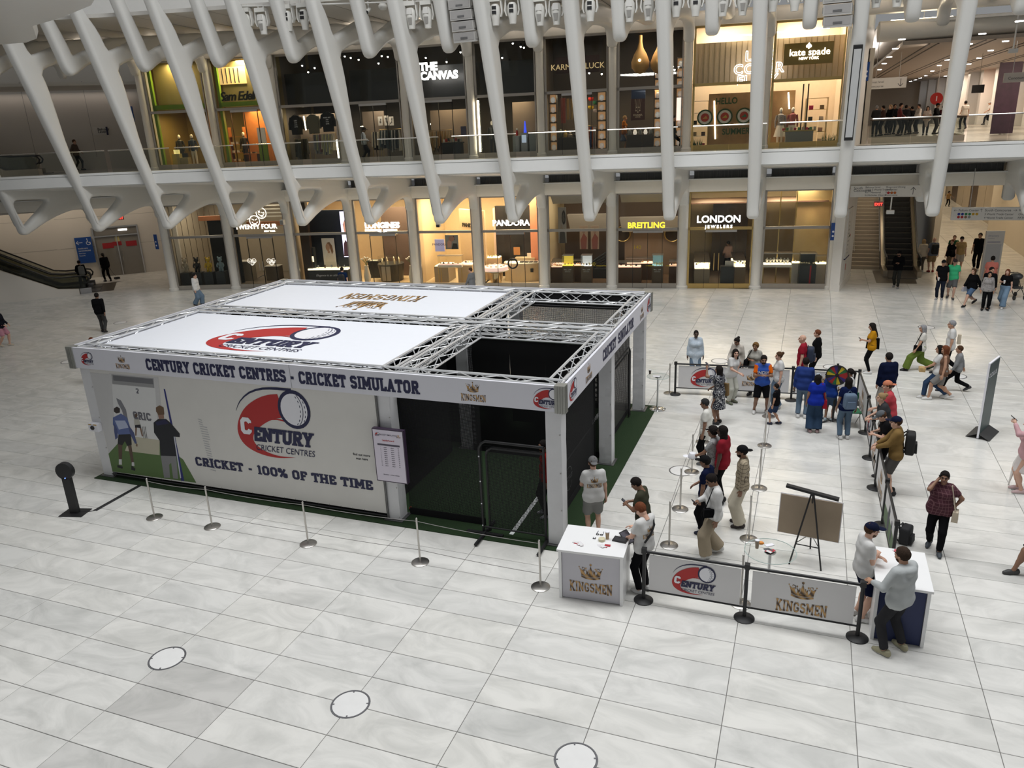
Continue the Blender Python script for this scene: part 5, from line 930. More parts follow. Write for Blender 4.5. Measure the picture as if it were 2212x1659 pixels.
t=hsign('wayfinding_sign','long white overhead sign with an up arrow above the escalator',p0[0],p1[0],p1[2],p0[2],30.9,[('South',.16,.045,.70),('Concourse',.16,.045,.48),('Balcony Level',.11,.21,.80),('2 and 3 World Trade Center',.11,.21,.58),('9/11 Memorial',.11,.21,.34),('St Nicholas Church',.11,.21,.10),('Shops and Dining',.11,.50,.80),('Lobby',.11,.50,.58),('Subway',.11,.50,.34),('Restrooms',.11,.50,.10)],lambda mb,f,w,h:arrow(mb,f,w*.88,h*.52,h*.62,0),rod=False)
for j,c in enumerate(((.4,.02,.02),(.45,.12,.02),(.45,.12,.02))):MB().lathe([(.055,0),(.055,.006),(0,.006)],n=12).build('route_dot',ink(c),t).matrix_local=Matrix.Translation((.12+.13*j,-.002,(p0[2]-p1[2])*.37))@Matrix.Rotation(math.pi/2,4,'X')
q0=onY(2057,448,30.5);q1=onY(2250,476,30.5)
def ex(mb,f,w,h):
 arrow(mb,f,w*.045,h*.76,h*.24,math.pi/2);arrow(mb,f,w*.33,h*.76,h*.24,0);arrow(mb,f,w*.70,h*.76,h*.24,-math.pi/2)
t=hsign('wayfinding_sign','white hanging concourse sign with left, up and right arrows',q0[0],q1[0],q1[2],q0[2],30.5,[('Fulton Center',.135,.075,.69),('South Concourse',.135,.37,.69),('3 World Trade Center',.115,.37,.40),('4 World Trade Center',.115,.37,.12),('West Concourse',.135,.74,.69),('One World Trade',.115,.74,.40),('PATH/Subway',.115,.74,.12)],ex,hang=1.6)
w=q1[0]-q0[0];hh=q0[2]-q1[2]
for r,cols in((.48,((.01,.03,.25),(.01,.03,.25),(.02,.18,.06),(.02,.18,.06),(.5,.3,.02),(.5,.3,.02))),(.24,((.4,.02,.02),(.4,.02,.02),(.22,.12,.06),(.25,.25,.25)))):
 for j,c in enumerate(cols):MB().lathe([(.055,0),(.055,.006),(0,.006)],n=12).build('route_dot',ink(c),t).matrix_local=Matrix.Translation((-w/2+w*.085+.135*j,-.002,hh*r))@Matrix.Rotation(math.pi/2,4,'X')
fp=Fr((10.75,30.75,0),(.6,3.45,0),(0,0,1),(3.45,-.6,0))
t=thing('directory_board','framed white directory board on the side of the corner pylon','sign',tuple(fp.p(1.3,1.4,0)));f=Fr((0,0,0),fp.u,fp.v,fp.n)
MB().prism([f.p(-.65,0,.0),f.p(.65,0,.0),f.p(.65,2.3,.0),f.p(-.65,2.3,.0)],fp.n*.05).build('board',SIGNB,t);mb=MB();arrow(mb,f.off(0,0,.055),-.4,2.05,.2,0)
for i in range(9):put_text(mb,f,['Shops','Dining','Balcony','Subway','PATH','Memorial','Offices','Exit','Street'][i],.13,-.35,1.65-.18*i,.055,0,0,'LEFT')
mb.build('lettering',INK,t);MB().prism([f.p(-.66,-.03,.0),f.p(.66,-.03,.0),f.p(.66,.03,.0),f.p(-.66,.03,.0)],fp.n*.06).build('bottom_edge',NAVY,t)
for j,c in enumerate(((.02,.15,.06),(.4,.02,.02))):MB().prism([f.p(.0+.25*j,.95,.056),f.p(.18+.25*j,.95,.056),f.p(.18+.25*j,1.05,.056),f.p(.0+.25*j,1.05,.056)],fp.n*.004).build('route_mark',ink(c),t)
t=thing('fire_plate','small white plate with a red mark below the directory board','sign',tuple(fp.p(1.3,.35,0)));MB().prism([f.p(-.22,0,.0),f.p(.22,0,.0),f.p(.22,.9,.0),f.p(-.22,.9,.0)],fp.n*.02).build('plate',SIGNB,t);MB().prism([f.p(-.08,.45,.022),f.p(.08,.45,.022),f.p(.08,.75,.022),f.p(-.08,.75,.022)],fp.n*.004).build('red_mark',RED,t)
def bluesign(label,p,nrm=(0,-1,0),h=.8):
 t=thing('blue_sign',label,'sign',tuple(p));n=Vector(nrm).normalized();u=Vector((-n.y,n.x,0));f=Fr((0,0,0),u,(0,0,1),n)
 MB().prism([f.p(-.1,0,0),f.p(.1,0,0),f.p(.1,h,0),f.p(-.1,h,0)],n*.05).build('plate',M('sign_blue',(.01,.06,.26),.4),t)
 mb=MB()
 for z in(.25,.5):mb.poly([f.p(.05*math.cos(a),h*z+.05*math.sin(a),.054) for a in np.linspace(0,6,8)])
 mb.build('pictogram',PWHITE,t)
bluesign('small blue sign on the corner pylon column beside the jeweller',onY(1798,519,31.0));bluesign('small blue sign on the left column before the bear figure window',onY(341,538,25.1));bluesign('small blue sign on the upper left column beside the lime shop',onY(289,264,26.1));bluesign('small blue sign on the upper corner pylon',onY(1870,175,33.0))
a,b2=onX(1849,118,10.4),onX(1827,297,10.4);y0=KY[12]-D+Ff(8)-.10
t=thing('rib_light','long grey light panel with a black frame fixed on a rib near the corner pylon','light panel',(10.4,0,0))
pts=[(y0-.32*(z-8)-.06,z) for z in(6.9,10.2)]
MB().prism([(-.16,pts[0][0],pts[0][1]),(.16,pts[0][0],pts[0][1]),(.16,pts[1][0],pts[1][1]),(-.16,pts[1][0],pts[1][1])],(0,.1,.03)).build('frame',BLACK,t);MB().prism([(x,y0-.32*(z-8)-.09,z) for x,z in((-.125,7.02),(.125,7.02),(.125,10.08),(-.125,10.08))],(0,.03,0)).build('grille',M('panel_grey',(.55,.56,.56),.5),t)
p=G(2133,612);t=thing('info_totem','tall white information totem with a dark band in the lower concourse','sign',(p[0],p[1],0),.15);MB().bb((-.38,-.08,0),(.38,.08,2.45)).build('body',SIGNB,t);mb=MB();f=Fr((-.38,-.085,0),(1,0,0),(0,0,1),(0,-1,0));mb.poly([f.p(.08,1.93,0),f.p(.62,1.93,0),f.p(.62,1.97,0),f.p(.08,1.97,0)]);put_text(mb,f,'Directory',.11,.08,2.2,0,0,0,'LEFT');put_text(mb,f,'Concourse',.06,.08,2.1,0,0,0,'LEFT')
for i in range(14):put_text(mb,f,'shop  dining  level',.05,.1,1.7-.1*i,0,0,0,'LEFT')
mb.build('lettering',ink((.2,.2,.3)),t);MB().bb((-.32,-.088,.25),(.30,-.083,1.85)).build('map_panel',ink((.5,.5,.5)),t)
p=onX(2165,412,20.2);t=thing('hanging_sign','small black hanging shop sign with white script above the concourse','sign',(19.3,46.5,4.25));MB().bb((-.55,0,0),(.55,.1,.55)).build('board',BLACK,t);mb=MB();put_text(mb,Fr((0,-.004,.2),(1,0,0),(0,0,1),(0,-1,0)),'Aesop',.3,0,0,0);mb.build('lettering',PWHITE,t);MB().tube([(0,.05,.5),(0,.05,1.5)],.015,6).build('hanger_rod',STEEL,t)
def exitsign(label,p,drop=.6,rz=0):
 t=thing('exit_sign',label,'sign',tuple(p),rz);MB().bb((-.2,-.04,0),(.2,.04,.24)).build('box',M('exit_box',(.4,.1,.1),.4),t);mb=MB();put_text(mb,Fr((0,-.045,.05),(1,0,0),(0,0,1),(0,-1,0)),'EXIT',.17,0,0,0,.02);mb.build('lettering',neon('exit_red',(1,.06,.04),3),t);MB().tube([(0,0,.24),(0,0,.24+drop)],.012,6).build('drop_rod',STEEL,t)
exitsign('red exit sign hanging before the escalator',onY(1897,446,33.0),.9);exitsign('red exit sign hanging from the upper corridor ceiling',onY(1991,78,33.0),1.6);exitsign('red exit sign in front of the left glass door',onY(260,475,26.5),.7,.7)
def dropcam(label,p,L):
 t=thing('drop_camera',label,'camera',tuple(p));MB().tube([(0,0,.05),(0,0,L)],.03,8).build('pole',WHITE,t,True);MB().bb((-.16,-.12,-.08),(.16,.12,.08)).build('head',WHITE,t)
dropcam('white camera on a long drop pole before the escalator',onY(1923,458,31.5),1.35);dropcam('white camera on a long drop pole in the upper corridor',onY(2188,110,31.0),1.6)
struct(MB().bb((11.2,33,6.5),(11.4,84,10.6)).build('wall_upper_left',BEIGEW))
uc2=MB().bb((12.4,31.8,10.55),(32,90,10.7)).build('ceiling_3',M('corridor_ceiling',(.33,.28,.23),.5));struct(uc2)
for i in range(7):struct(MB().bb((13.4+2.1*i,32,10.53),(13.47+2.1*i,88,10.56)).bb((13.75+2.1*i,32,10.53),(13.82+2.1*i,88,10.56)).build('trim_13',BLACK))
struct(MB().bb((11.4,31.8,11.4),(32,90,11.5)).build('ceiling_4',WHITE));area_light('cove_white',(11.9,45,11.2),.5,160,(1,.9,.82),(0,math.pi,0),24)
tb=MB().tube([(11.4,31.95,11.15),(24,33.2,11.15)],.42,14).build('trim_14',M('beam_cream'),None,True);struct(tb)
for i,(px,py) in enumerate([(1948,86),(1934,106),(1921,124),(1910,138),(1900,151),(2202,47),(2122,74),(2172,90),(2140,110),(2093,139),(2046,130),(2029,142),(2014,154),(2115,126),(2000,164),(1988,169),(2094,96),(2042,165),(2029,170),(1967,176),(1977,173)]):
 p=G(px,py,10.52) if True else None
 t=thing('downlight','small round bright downlight in the brown upper corridor ceiling','downlight',tuple(p),0,'upper corridor downlights');MB().tube([(0,0,0),(0,0,.03)],.13,12).build('lens',LAMPW,t)
t=thing('tube_light','long glowing tube light below the cream beam of the upper corridor','lamp',tuple(onY(1925,47,32.3)));e=onY(2058,38,33.2)-onY(1925,47,32.3);MB().tube([(0,0,0),tuple(e)],.07,8).build('tube',LAMP,t)
for i in range(5):area_light('upper_corridor_light',(19,36+9*i,10.45),3,330,(1,.82,.66))
def ur(t):return 24.0-4.2*t,44+44*t
struct(MB().prism([(*ur(-.2),6.5),(*ur(1),6.5),(*ur(1),10.6),(*ur(-.2),10.6)],(.3,0,0)).build('wall_upper_right',M('dim_wall',(.42,.36,.29),.5)))
for i in range(13):
 x,y=ur(i/12.0);struct(MB().bb((x-.9,y-.55,6.5),(x+.1,y+.55,10.6)).build('column_upper',PYL))
 if i%2==0:struct(MB().bb((x-.08,y+.8,6.5),(x+.05,y+2.6,9.0)).build('door_dark',M('shop_dark',(.05,.04,.035),.4)))
area_light('pylon_fill',(13.6,32.6,10.4),1.0,70,(1,.88,.75),(0,.6,0))  # unseen fill added to lighten the side of the corner pylon
struct(MB().bb((11.4,88,6.5),(30,88.3,10.6)).build('wall_upper_end',M('dim_wall')))
for i in range(9):
 t=thing('bright_shop_sign','glowing white shop sign on the far right wall of the upper corridor','sign',(ur((i+3.5)/12.0)[0]-.1,ur((i+3.5)/12.0)[1],9.15),0,'far glowing shop signs');MB().bb((0,-.5,0),(.08,.5,.55)).build('board',M('glow_white2',(.9,.93,1),emit=2.2) if i!=2 else M('glow_red',(.9,.1,.08),emit=1.2),t)
hsign('wayfinding_sign','pale hanging sign with a down arrow in the upper corridor',*(lambda a,b:(a[0],b[0],b[2],a[2]))(onY(1875,170,36.0),onY(1957,189,36.0)),36.0,[('Street level',.14,.05,.55),('Concourse',.14,.05,.15)],lambda mb,f,w,h:arrow(mb,f,w*.85,h*.5,h*.7,math.pi),hang=1.6)
hsign('wayfinding_sign','pale hanging sign at the right edge of the upper corridor',*(lambda a,b:(a[0],b[0],b[2],a[2]))(onY(2170,158,34.0),onY(2260,174,34.0)),34.0,[('Concourse',.16,.1,.3)],None,hang=1.6)
t=thing('round_sign','round red hanging sign with a white figure one in the upper corridor','sign',tuple(onY(2023,213,45.0)));MB().tube([(0,-.03,0),(0,.03,0)],.33,20).build('disc',M('disc_red',(.5,.02,.015),.5),t);mb=MB();put_text(mb,Fr((0,-.035,-.13),(1,0,0),(0,0,1),(0,-1,0)),'1',.38,0,0,.0,.02);mb.build('lettering',PWHITE,t);MB().tube([(0,0,.3),(0,0,2.2)],.012,6).build('drop_rod',STEEL,t)
poster_p=onY(2180,175,40.0);t=thing('dark_banner','tall dark purple patterned banner in the upper corridor','banner',(poster_p[0],40,6.55));MB().bb((-.5,0,0),(.5,.06,3.4)).build('panel',M('purple_banner',(.05,.02,.04),.5,var=.6,scale=3),t)
for i,(a,b3,y,c) in enumerate(((2043,2075,44,'left'),(2100,2125,42,'middle'))):
 p,q=onY(a,190,y),onY(b3,200,y);t=thing('black_sign',c+' small black shop sign in the upper corridor behind the rib','sign',((p[0]+q[0])/2,y,q[2]));MB().bb((-(q[0]-p[0])/2,0,0),((q[0]-p[0])/2,.08,.4)).build('board',BLACK,t);MB().tube([(0,.04,.4),(0,.04,2.0)],.012,6).build('drop_rod',STEEL,t)
t=thing('glass_balustrade','glass guard with dark top rail around the upper stair opening','balustrade',(0,0,0))
for a,b3 in(((11.5,33.4),(15.4,33.4)),((15.4,33.4),(15.4,40))):
 A,B=Vector((*a,6.5)),Vector((*b3,6.5));MB().prism([A,B,B+Vector((0,0,1.0)),A+Vector((0,0,1.0))],(B-A).cross(Vector((0,0,1))).normalized()*.015).build('pane',BALGLASS,t);MB().tube([A+Vector((0,0,1.03)),B+Vector((0,0,1.03))],.04,8).build('handrail',DARKW,t)
 MB().prism([A,B,B+Vector((0,0,.25)),A+Vector((0,0,.25))],(B-A).cross(Vector((0,0,1))).normalized()*.05).build('kerb',BEIGEW,t)
# LEFT WING
L0=Vector((-28.65,23.35,0));E1=Vector((-.722,-.692,0)).normalized();E2=Vector((E1.y,-E1.x,0));E2=E2 if E2.x<0 else -E2
def LW(a,b,z=0.0):return L0+E1*a+E2*b+Vector((0,0,z))
LRZ=math.atan2(E1.y,E1.x)-math.pi/2
LWALL=M('left_wall',(.62,.58,.52),.45,var=.04,scale=.7)
struct(MB().prism([LW(-6.2,6,0),LW(12,6,0),LW(12,6,6.06),LW(-6.2,6,6.06)],E2*.3).build('wall_left',LWALL));struct(MB().prism([LW(-6.2,6,6.5),LW(12,6,6.5),LW(12,6,12.6),LW(-6.2,6,12.6)],E2*.3).build('wall_left_upper',LWALL))
struct(MB().prism([LW(-6.2,6,0),Vector((-24.0,26.2,0)),Vector((-24.0,26.2,12.4)),LW(-6.2,6,12.4)],(.1,.2,0)).build('wall_left_return',LWALL))
for i in range(5):
 for z in(1.9,3.7):struct(MB().prism([LW(-5+3.2*i,5.995,z),LW(-2+3.2*i,5.995,z),LW(-2+3.2*i,5.995,z+.015),LW(-5+3.2*i,5.995,z+.015)],E2*.01).build('trim_15',SEAM))
 struct(MB().prism([LW(-5+3.2*i,5.995,7.2),LW(-5.02+3.2*i,5.995,7.2),LW(-5.02+3.2*i,5.995,11.5),LW(-5+3.2*i,5.995,11.5)],E2*.01).build('trim_15',SEAM))
area_light('left_cove',LW(1,5.6,10.9),11,17,(1,.86,.76),(0,0,LRZ+math.pi/2),.15)
struct(MB().prism([LW(-6,.8,10.95),LW(12,.8,10.95),LW(12,5.4,10.95),LW(-6,5.4,10.95)],(0,0,.15)).build('ceiling_left',M('ceiling_panel')))
struct(MB().prism([LW(-1.5,2.2,4.45),LW(12,2.2,4.45),LW(12,2.2,6.06),LW(-2.5,2.2,6.06)],E2*.5).build('wall_bulkhead',LWALL))
struct(MB().prism([LW(-5,-4,6.06),LW(12,-1.5,6.06),LW(12,6.2,6.06),LW(-6.2,6.2,6.06)],(0,0,.44)).build('floor_4',bf.data.materials[0]))
for a in(-3,1,5):area_light('recess_fill',LW(a,4.2,6.0),1.6,48,(1,.86,.7))  # fill lights added to brighten the left recess, no fittings there
struct(MB().prism([LW(0,0,0),LW(14,0,0),LW(14,0,6.5),LW(3.62,0,1.8),LW(1.0,0,.42),LW(0,0,.32)],E2*.18).build('wall_escalator',LWALL))
lp=M('landing_plate');struct(MB().prism([LW(-1.7,.3,.003),LW(.9,.3,.003),LW(.9,3.3,.003),LW(-1.7,3.3,.003)],(0,0,.003)).build('trim_12',lp))
for i in(0,1):escalator(('nearer','farther')[i]+' black railed escalator rising out of the picture in the left wing',tuple(LW(-.1,.95+1.45*i)),LRZ,1.35,22,clad=M('bright_steel',(.45,.45,.46),.25,1))
t=escalator('upper escalator with glass sides in the left wing of the balcony',tuple(LW(1.2,2.6,6.5)),LRZ,1.5,14)
a0,a1=-3.2,-.75
dr0=bpy.data.objects.new('door_1',None);C.objects.link(dr0);struct(dr0)
def lf(a,b,z):return LW(a,b,z)
for nm,a,b,z0,z1,m in(('frame',a0-.08,a0,0,3.05,STEEL),('frame',a1,a1+.08,0,3.05,STEEL),('frame',a0,a1,2.97,3.05,STEEL),('transom',a0,a1,2.45,2.52,STEEL),('mullion',-2.0,-1.94,0,2.45,STEEL)):MB().prism([lf(a,5.90,z0),lf(b,5.90,z0),lf(b,5.90,z1),lf(a,5.90,z1)],E2*.1).build(nm,m,dr0)
MB().prism([lf(a0,5.97,.02),lf(a1,5.97,.02),lf(a1,5.97,2.97),lf(a0,5.97,2.97)],E2*.02).build('pane',M('smoked_pane',(.22,.20,.17),.12),dr0)
for a,z,w,h,m in((-2.75,1.75,.62,.32,'r'),(-1.95,1.85,.5,.25,'r'),(-1.42,1.72,.62,.34,'r'),(-2.0,2.1,.25,.3,'y'),(-2.4,2.75,.5,.1,'w')):
 MB().prism([lf(a-w/2,5.955,z),lf(a+w/2,5.955,z),lf(a+w/2,5.955,z+h),lf(a-w/2,5.955,z+h)],E2*.01).build('notice',{'r':M('notice_red',(.35,.015,.02),.5),'y':ink((.6,.5,.2)),'w':LAMPW}[m],dr0)
for a in(-2.15,-1.8):MB().tube([lf(a,5.86,.9),lf(a,5.86,1.5)],.02,8).build('door_pull',STEEL,dr0)
def lsign(name,label,px0,py0,px1,py1,mat,b=5.97):
 def hit(px,py):d=Vector(ray(px,py));c=Vector(CAM);t=(LW(0,b)-c).dot(E2)/d.dot(E2);p=c+d*t;return(p-L0).dot(E1),p.z
 (x0,z1),(x1,z0)=hit(px0,py0),hit(px1,py1);t=thing(name,label,'sign',tuple(LW((x0+x1)/2,b-.05,z0)));w=abs(x1-x0);h=z1-z0;f=Fr((0,0,0),-E1,(0,0,1),-E2);MB().prism([f.p(-w/2,0),f.p(w/2,0),f.p(w/2,h),f.p(-w/2,h)],-E2*.04).build('panel',mat,t);return t,f.off(-w/2,0,.045),w,h
t,f,w,h=lsign('accessibility_sign','large blue wall sign with a left arrow and a white wheelchair symbol',160,514,208,566,M('sign_blue'))
mb=MB();arrow(mb,f,w*.25,h*.8,h*.22,math.pi/2);strip(mb,f,_arc(w*.78,h*.77,h*.07,h*.07,120,400,14),h*.018,0,0,1,0,0);strip(mb,f,[(w*.74,h*.9),(w*.76,h*.80),(w*.86,h*.79),(w*.91,h*.71)],h*.022,0,0,1,0,0);mb.poly([f.p(w*.735+h*.02*math.cos(a),h*.925+h*.02*math.sin(a)) for a in np.linspace(0,6,8)])
for i,(tx,s) in enumerate((('Accessible route to',.14),('street and subway levels',.14),('Elevators this way',.10),('Please use lobby',.10))):put_text(mb,f,tx,s,w*.1,h*(.55-.09*i),0,0,0,'LEFT',sx=min(1,w*.8/1.5))
mb.build('lettering',PWHITE,t)
t,f,w,h=lsign('wall_sign','white and navy wall sign behind the walker on the upper left',200,275,231,290,SIGNB);mb=MB();put_text(mb,f,'Balcony',.2,w*.35,h*.55,0,.02,0,'LEFT');put_text(mb,f,'Level',.2,w*.35,h*.2,0,.02,0,'LEFT');mb.build('lettering',INK,t);MB().prism([f.p(w,-.05),f.p(w+.1,-.05),f.p(w+.1,h),f.p(w,h)],-E2*.03).build('side_band',NAVY,t)
t,f,w,h=lsign('red_plate','small red plate beside the upper left column',269,231,281,240,M('exit_red2',(.7,.12,.1),emit=.6))
ov=[(-32,15.5),(-21.2,16.0),(-19.6,16.2),(-18.3,15.6),(-15.5,13.2),(-13.2,12.4),(-10.6,11.2),(-8.5,9.6),(-6,6),(-6,2),(-32,2)]
mb=MB();n=len(ov);cxy=(-20,8);vs=[(x,y,12.05) for x,y in ov]+[(cxy[0]+(x-cxy[0])*.985,cxy[1]+(y-cxy[1])*.985,11.8) for x,y in ov]+[(x,y,14) for x,y in ov]
mb.add(vs,[tuple(range(n,2*n))[::-1]]+[(n+i,n+(i+1)%n,(i+1)%n,i) for i in range(n)]+[(i,(i+1)%n,2*n+(i+1)%n,2*n+i) for i in range(n)]+[tuple(range(2*n,3*n))])
struct(mb.build('ceiling_overhang',WHITE,None,fix=True))
# THE CRICKET BOOTH
BX0,BX1,BY0,BY1=-7.0,5.18,5.12,13.35
booth=thing('booth','large white roofed aluminium truss booth with printed fascia over green turf','booth',(0,0,0))
POSTW=M('post_cover',(.66,.66,.67),.6,var=.05,bump=.35,scale=5)
TZ0,TZ1=3.06,3.40
def truss(a,b,w=.29,h=.29,step=.42):
 """box truss from a to b (top corner line centre), four chords and lacing, one part"""
 a,b=Vector(a),Vector(b);d=(b-a).normalized();L=(b-a).length;s=Vector((-d.y,d.x,0));z=Vector((0,0,1));mb=MB()
 cn=[s*sx*w/2+z*sz*h for sx,sz in((-1,0),(1,0),(1,-1),(-1,-1))]
 for c in cn:mb.tube([a+c,b+c],.027,6)
 n=max(2,int(L/step))
 for i in range(n):
  p,q=a+d*(L*i/n),a+d*(L*(i+1)/n)
  for j in range(4):
   c0,c1=cn[j],cn[(j+1)%4]
   if i%2:c0,c1=c1,c0
   mb.tube([p+c0,q+c1],.012,5,cap=False)
 for e in(0,1):
  p=a if e==0 else b
  for j in range(4):mb.tube([p+cn[j],p+cn[(j+1)%4]],.02,5)
 return mb.build('truss',ALU,booth,True)
zt=TZ1
for y in(BY0+.20,9.13,9.52,BY1-.18):truss((BX0+.02,y,zt),(BX1-.02,y,zt))
for x in(BX0+.17,1.40,1.80,BX1-.17):
 for y0,y1 in((BY0+.36,8.98),(9.68,BY1-.34)):truss((x,y0,zt),(x,y1,zt))
for px,py in((BX0+.16,BY0+.2),(1.35,BY0+.2),(BX1-.17,BY0+.2),(BX1-.17,9.32),(BX1-.17,BY1-.2),(1.3,9.32),(1.3,BY1-.2),(BX0+.16,BY1-.2),(BX0+.16,9.32)):
 mb=MB();n=10;w=.155;vs=[];r=random.Random(int(px*10+py));rings=14
 for k in range(rings+1):
  zz=.04+(TZ0-.04)*k/rings;j=.0 if(px<-6 and py<6) else.0045
  for x,y in((-1,-1),(0,-1),(1,-1),(1,0),(1,1),(0,1),(-1,1),(-1,0)):vs.append((px+x*w+r.uniform(-j,j),py+y*w+r.uniform(-j,j),zz))
 fs=[(k*8+i,k*8+(i+1)%8,(k+1)*8+(i+1)%8,(k+1)*8+i) for k in range(rings) for i in range(8)]
 mb.add(vs,fs+[tuple(range(8))[::-1],tuple(range(rings*8,rings*8+8))]);o=mb.build('post',POSTW,booth)
 MB().bb((px-.22,py-.22,.018),(px+.22,py+.22,.034)).build('foot_plate',M('foot_plate',(.2,.2,.2),.4,.8),o)
 for z in(.1,.8,1.6,2.4):MB().lathe([(.0,0),(.014,0),(.012,.01),(0,.012)],(px+.13,py-.165,z),6).build('stud',STEEL,o)
ROOF=M('roof_cloth',(.78,.80,.85),.55,var=.02)
def roof(x0,x1,y0,y1):
 mb=MB();mb.bb((x0,y0,3.33),(x1,y1,3.345));return mb.build('roof_panel',ROOF,booth)
r1=roof(BX0+.33,1.22,BY0+.38,8.96);r2=roof(BX0+.33,1.22,9.70,BY1-.36)
century(Fr((-2.75,7.1,3.348),(1,0,0),(0,1,0),(0,0,1)),3.0,r1,sx=1.0)
kingsmen(Fr((-2.35,11.1,3.348),(-1,0,0),(0,-1,0),(0,0,1)),2.6,r2)
FZ0,FZ1=2.92,3.43
FASC=M('fascia_print',(.70,.70,.755),.5,var=.02)
def fascia(name,a,b,nrm):
 a,b=Vector(a),Vector(b);u=(b-a);L=u.length;f=Fr(a,u,(0,0,1),nrm)
 o=MB().prism([f.p(0,0,-.05),f.p(L,0,-.05),f.p(L,FZ1-FZ0,-.05),f.p(0,FZ1-FZ0,-.05)],f.n*.05).build(name,FASC,booth);return f,L,o
f,L,o=fascia('front_fascia',(BX0+.08,BY0-.10,FZ0),(BX1-.08,BY0-.10,FZ0),(0,-1,0))
def ux(px,py=800):return onY(px,py,BY0-.10)[0]-(BX0+.08)
def fz(px,py):return onY(px,py,BY0-.10)[2]-FZ0
century(f,.40,o,ux(188,776),.25);kingsmen(f,.42,o,ux(264,785),.25);kingsmen(f,.52,o,ux(1022,850),.27);century(f,.52,o,ux(1180,862),.25)
mb=MB();a0,a1=ux(316,790),ux(905,837);T='CENTURY CRICKET CENTRES - CRICKET SIMULATOR';hh=.275;slab(mb,f,T,hh,a0,.11,st=.25,xs=(a1-a0)/(slab_width(T,.06)*hh),foot=.4,gap=.06);mb.build('lettering',NAVY,o)
sx=ux(627,815);MB().prism([f.p(sx,.0,.001),f.p(sx+.01,.0,.001),f.p(sx+.01,.51,.001),f.p(sx,.51,.001)],f.n*.002).build('seam',M('seam_grey',(.3,.3,.32),.6),o)
f,L,o=fascia('side_fascia',(BX1+.10,BY0+.08,FZ0),(BX1+.10,BY1+.08,FZ0),(1,0,0))
def uy(px,py):return onX(px,py,BX1+.10)[1]-(BY0+.08)
century(f,.50,o,uy(1238,845),.25);kingsmen(f,.48,o,uy(1272,813),.26);kingsmen(f,.48,o,L-1.35,.26);century(f,.5,o,L-.42,.25)
mb=MB();a0,a1=uy(1302,760),uy(1368,712);T='CRICKET  SIMULATOR';slab(mb,f,T,.26,a0,.12,st=.23,xs=max(.6,(a1-a0)/(slab_width(T,.06)*.26)),foot=.4,gap=.06);mb.build('lettering',NAVY,o)
fascia('back_fascia',(BX1-.08,BY1+.10,FZ0),(BX0+.08,BY1+.10,FZ0),(0,1,0));fascia('left_fascia',(BX0-.10,BY1-.08,FZ0),(BX0-.10,BY0+.08,FZ0),(-1,0,0))
CORN=M('corner_grey',(.38,.38,.35),.35,.6)
for x,y in((BX0-.02,BY0-.02),(BX1+.02,BY0-.02),(BX1+.02,BY1+.02),(BX0-.02,BY1+.02)):
 mb=MB();mb.bb((x-.1,y-.1,FZ0-.02),(x+.1,y+.1,FZ1+.01))
 for d in(-.05,0,.05):mb.bb((x+d-.008,y-.112,FZ0-.02),(x+d+.008,y-.09,FZ1)).bb((x-.112,y+d-.008,FZ0-.02),(x-.09,y+d+.008,FZ1)).bb((x+.09,y+d-.008,FZ0-.02),(x+.112,y+d+.008,FZ1))
 mb.build('corner_profile',CORN,booth)
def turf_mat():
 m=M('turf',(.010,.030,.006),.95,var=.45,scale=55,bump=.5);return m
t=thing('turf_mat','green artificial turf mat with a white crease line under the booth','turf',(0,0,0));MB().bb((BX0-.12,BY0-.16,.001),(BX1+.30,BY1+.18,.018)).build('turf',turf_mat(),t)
WLINE=M('line_white',(.72,.74,.74),.8,var=.2,scale=60)
MB().bb((3.95,5.3,.019),(4.04,13.0,.022)).build('crease_line',WLINE,t)
BYP=BY0+.03
ban=thing('banner','large off white printed wall banner with a comet logo and cricket players','banner',(0,0,0))
b0,b1=BX0+.33,1.18;zb0,zb1=.16,2.95
BANM=M('banner_cloth',(.66,.645,.61),.6,var=.05,scale=2,bump=.25)
MB().bb((b0,BYP,zb0),(b1,BYP+.015,zb1)).build('cloth',BANM,ban)
bf2=Fr((0,BYP-.001,0),(1,0,0),(0,0,1),(0,-1,0))
def bz(px,py):p=onY(px,py,BYP);return max(b0+.005,min(b1-.005,p[0])),max(zb0+.005,min(zb1-.01,p[2]))
def zz(zx,zy):return bz(140+zx*.21695,700+zy*.21700)
def mural(parts,name,parent):
 mb=MB();mats=[]
 for i,(col,pts,h) in enumerate(parts):
  m=ink(col)
  if m not in mats:mats.append(m)
  mb.poly([bf2.p(*zz(*p),h) for p in pts],mats.index(m))
 return mb.build(name,mats,parent)
mural([((.55,.545,.54),[(245,480),(440,500),(500,720),(470,1200),(440,1290),(330,900)],.0012),((.56,.555,.55),[(440,490),(930,530),(1000,1200),(430,1280)],.0014),((.68,.68,.67),[(470,600),(900,640),(935,1160),(505,1110)],.0016),((.30,.30,.30),[(465,500),(885,540),(892,635),(475,595)],.0018),((.15,.15,.16),[(480,510),(875,548),(882,600),(485,562)],.002),((.09,.16,.045),[(430,1290),(600,1110),(935,1160),(1180,1350),(1310,1580),(460,1480)],.002),((.50,.47,.36),[(655,1115),(945,1155),(945,1305),(600,1262)],.0024)],'scene_print',ban)
mural([((.2,.2,.22),[(512,735),(560,760),(610,850),(632,960),(600,960),(570,860),(530,790)],.0026),((.7,.7,.7),[(530,800),(570,870),(595,950),(560,930)],.0028)],'arc_print',ban)
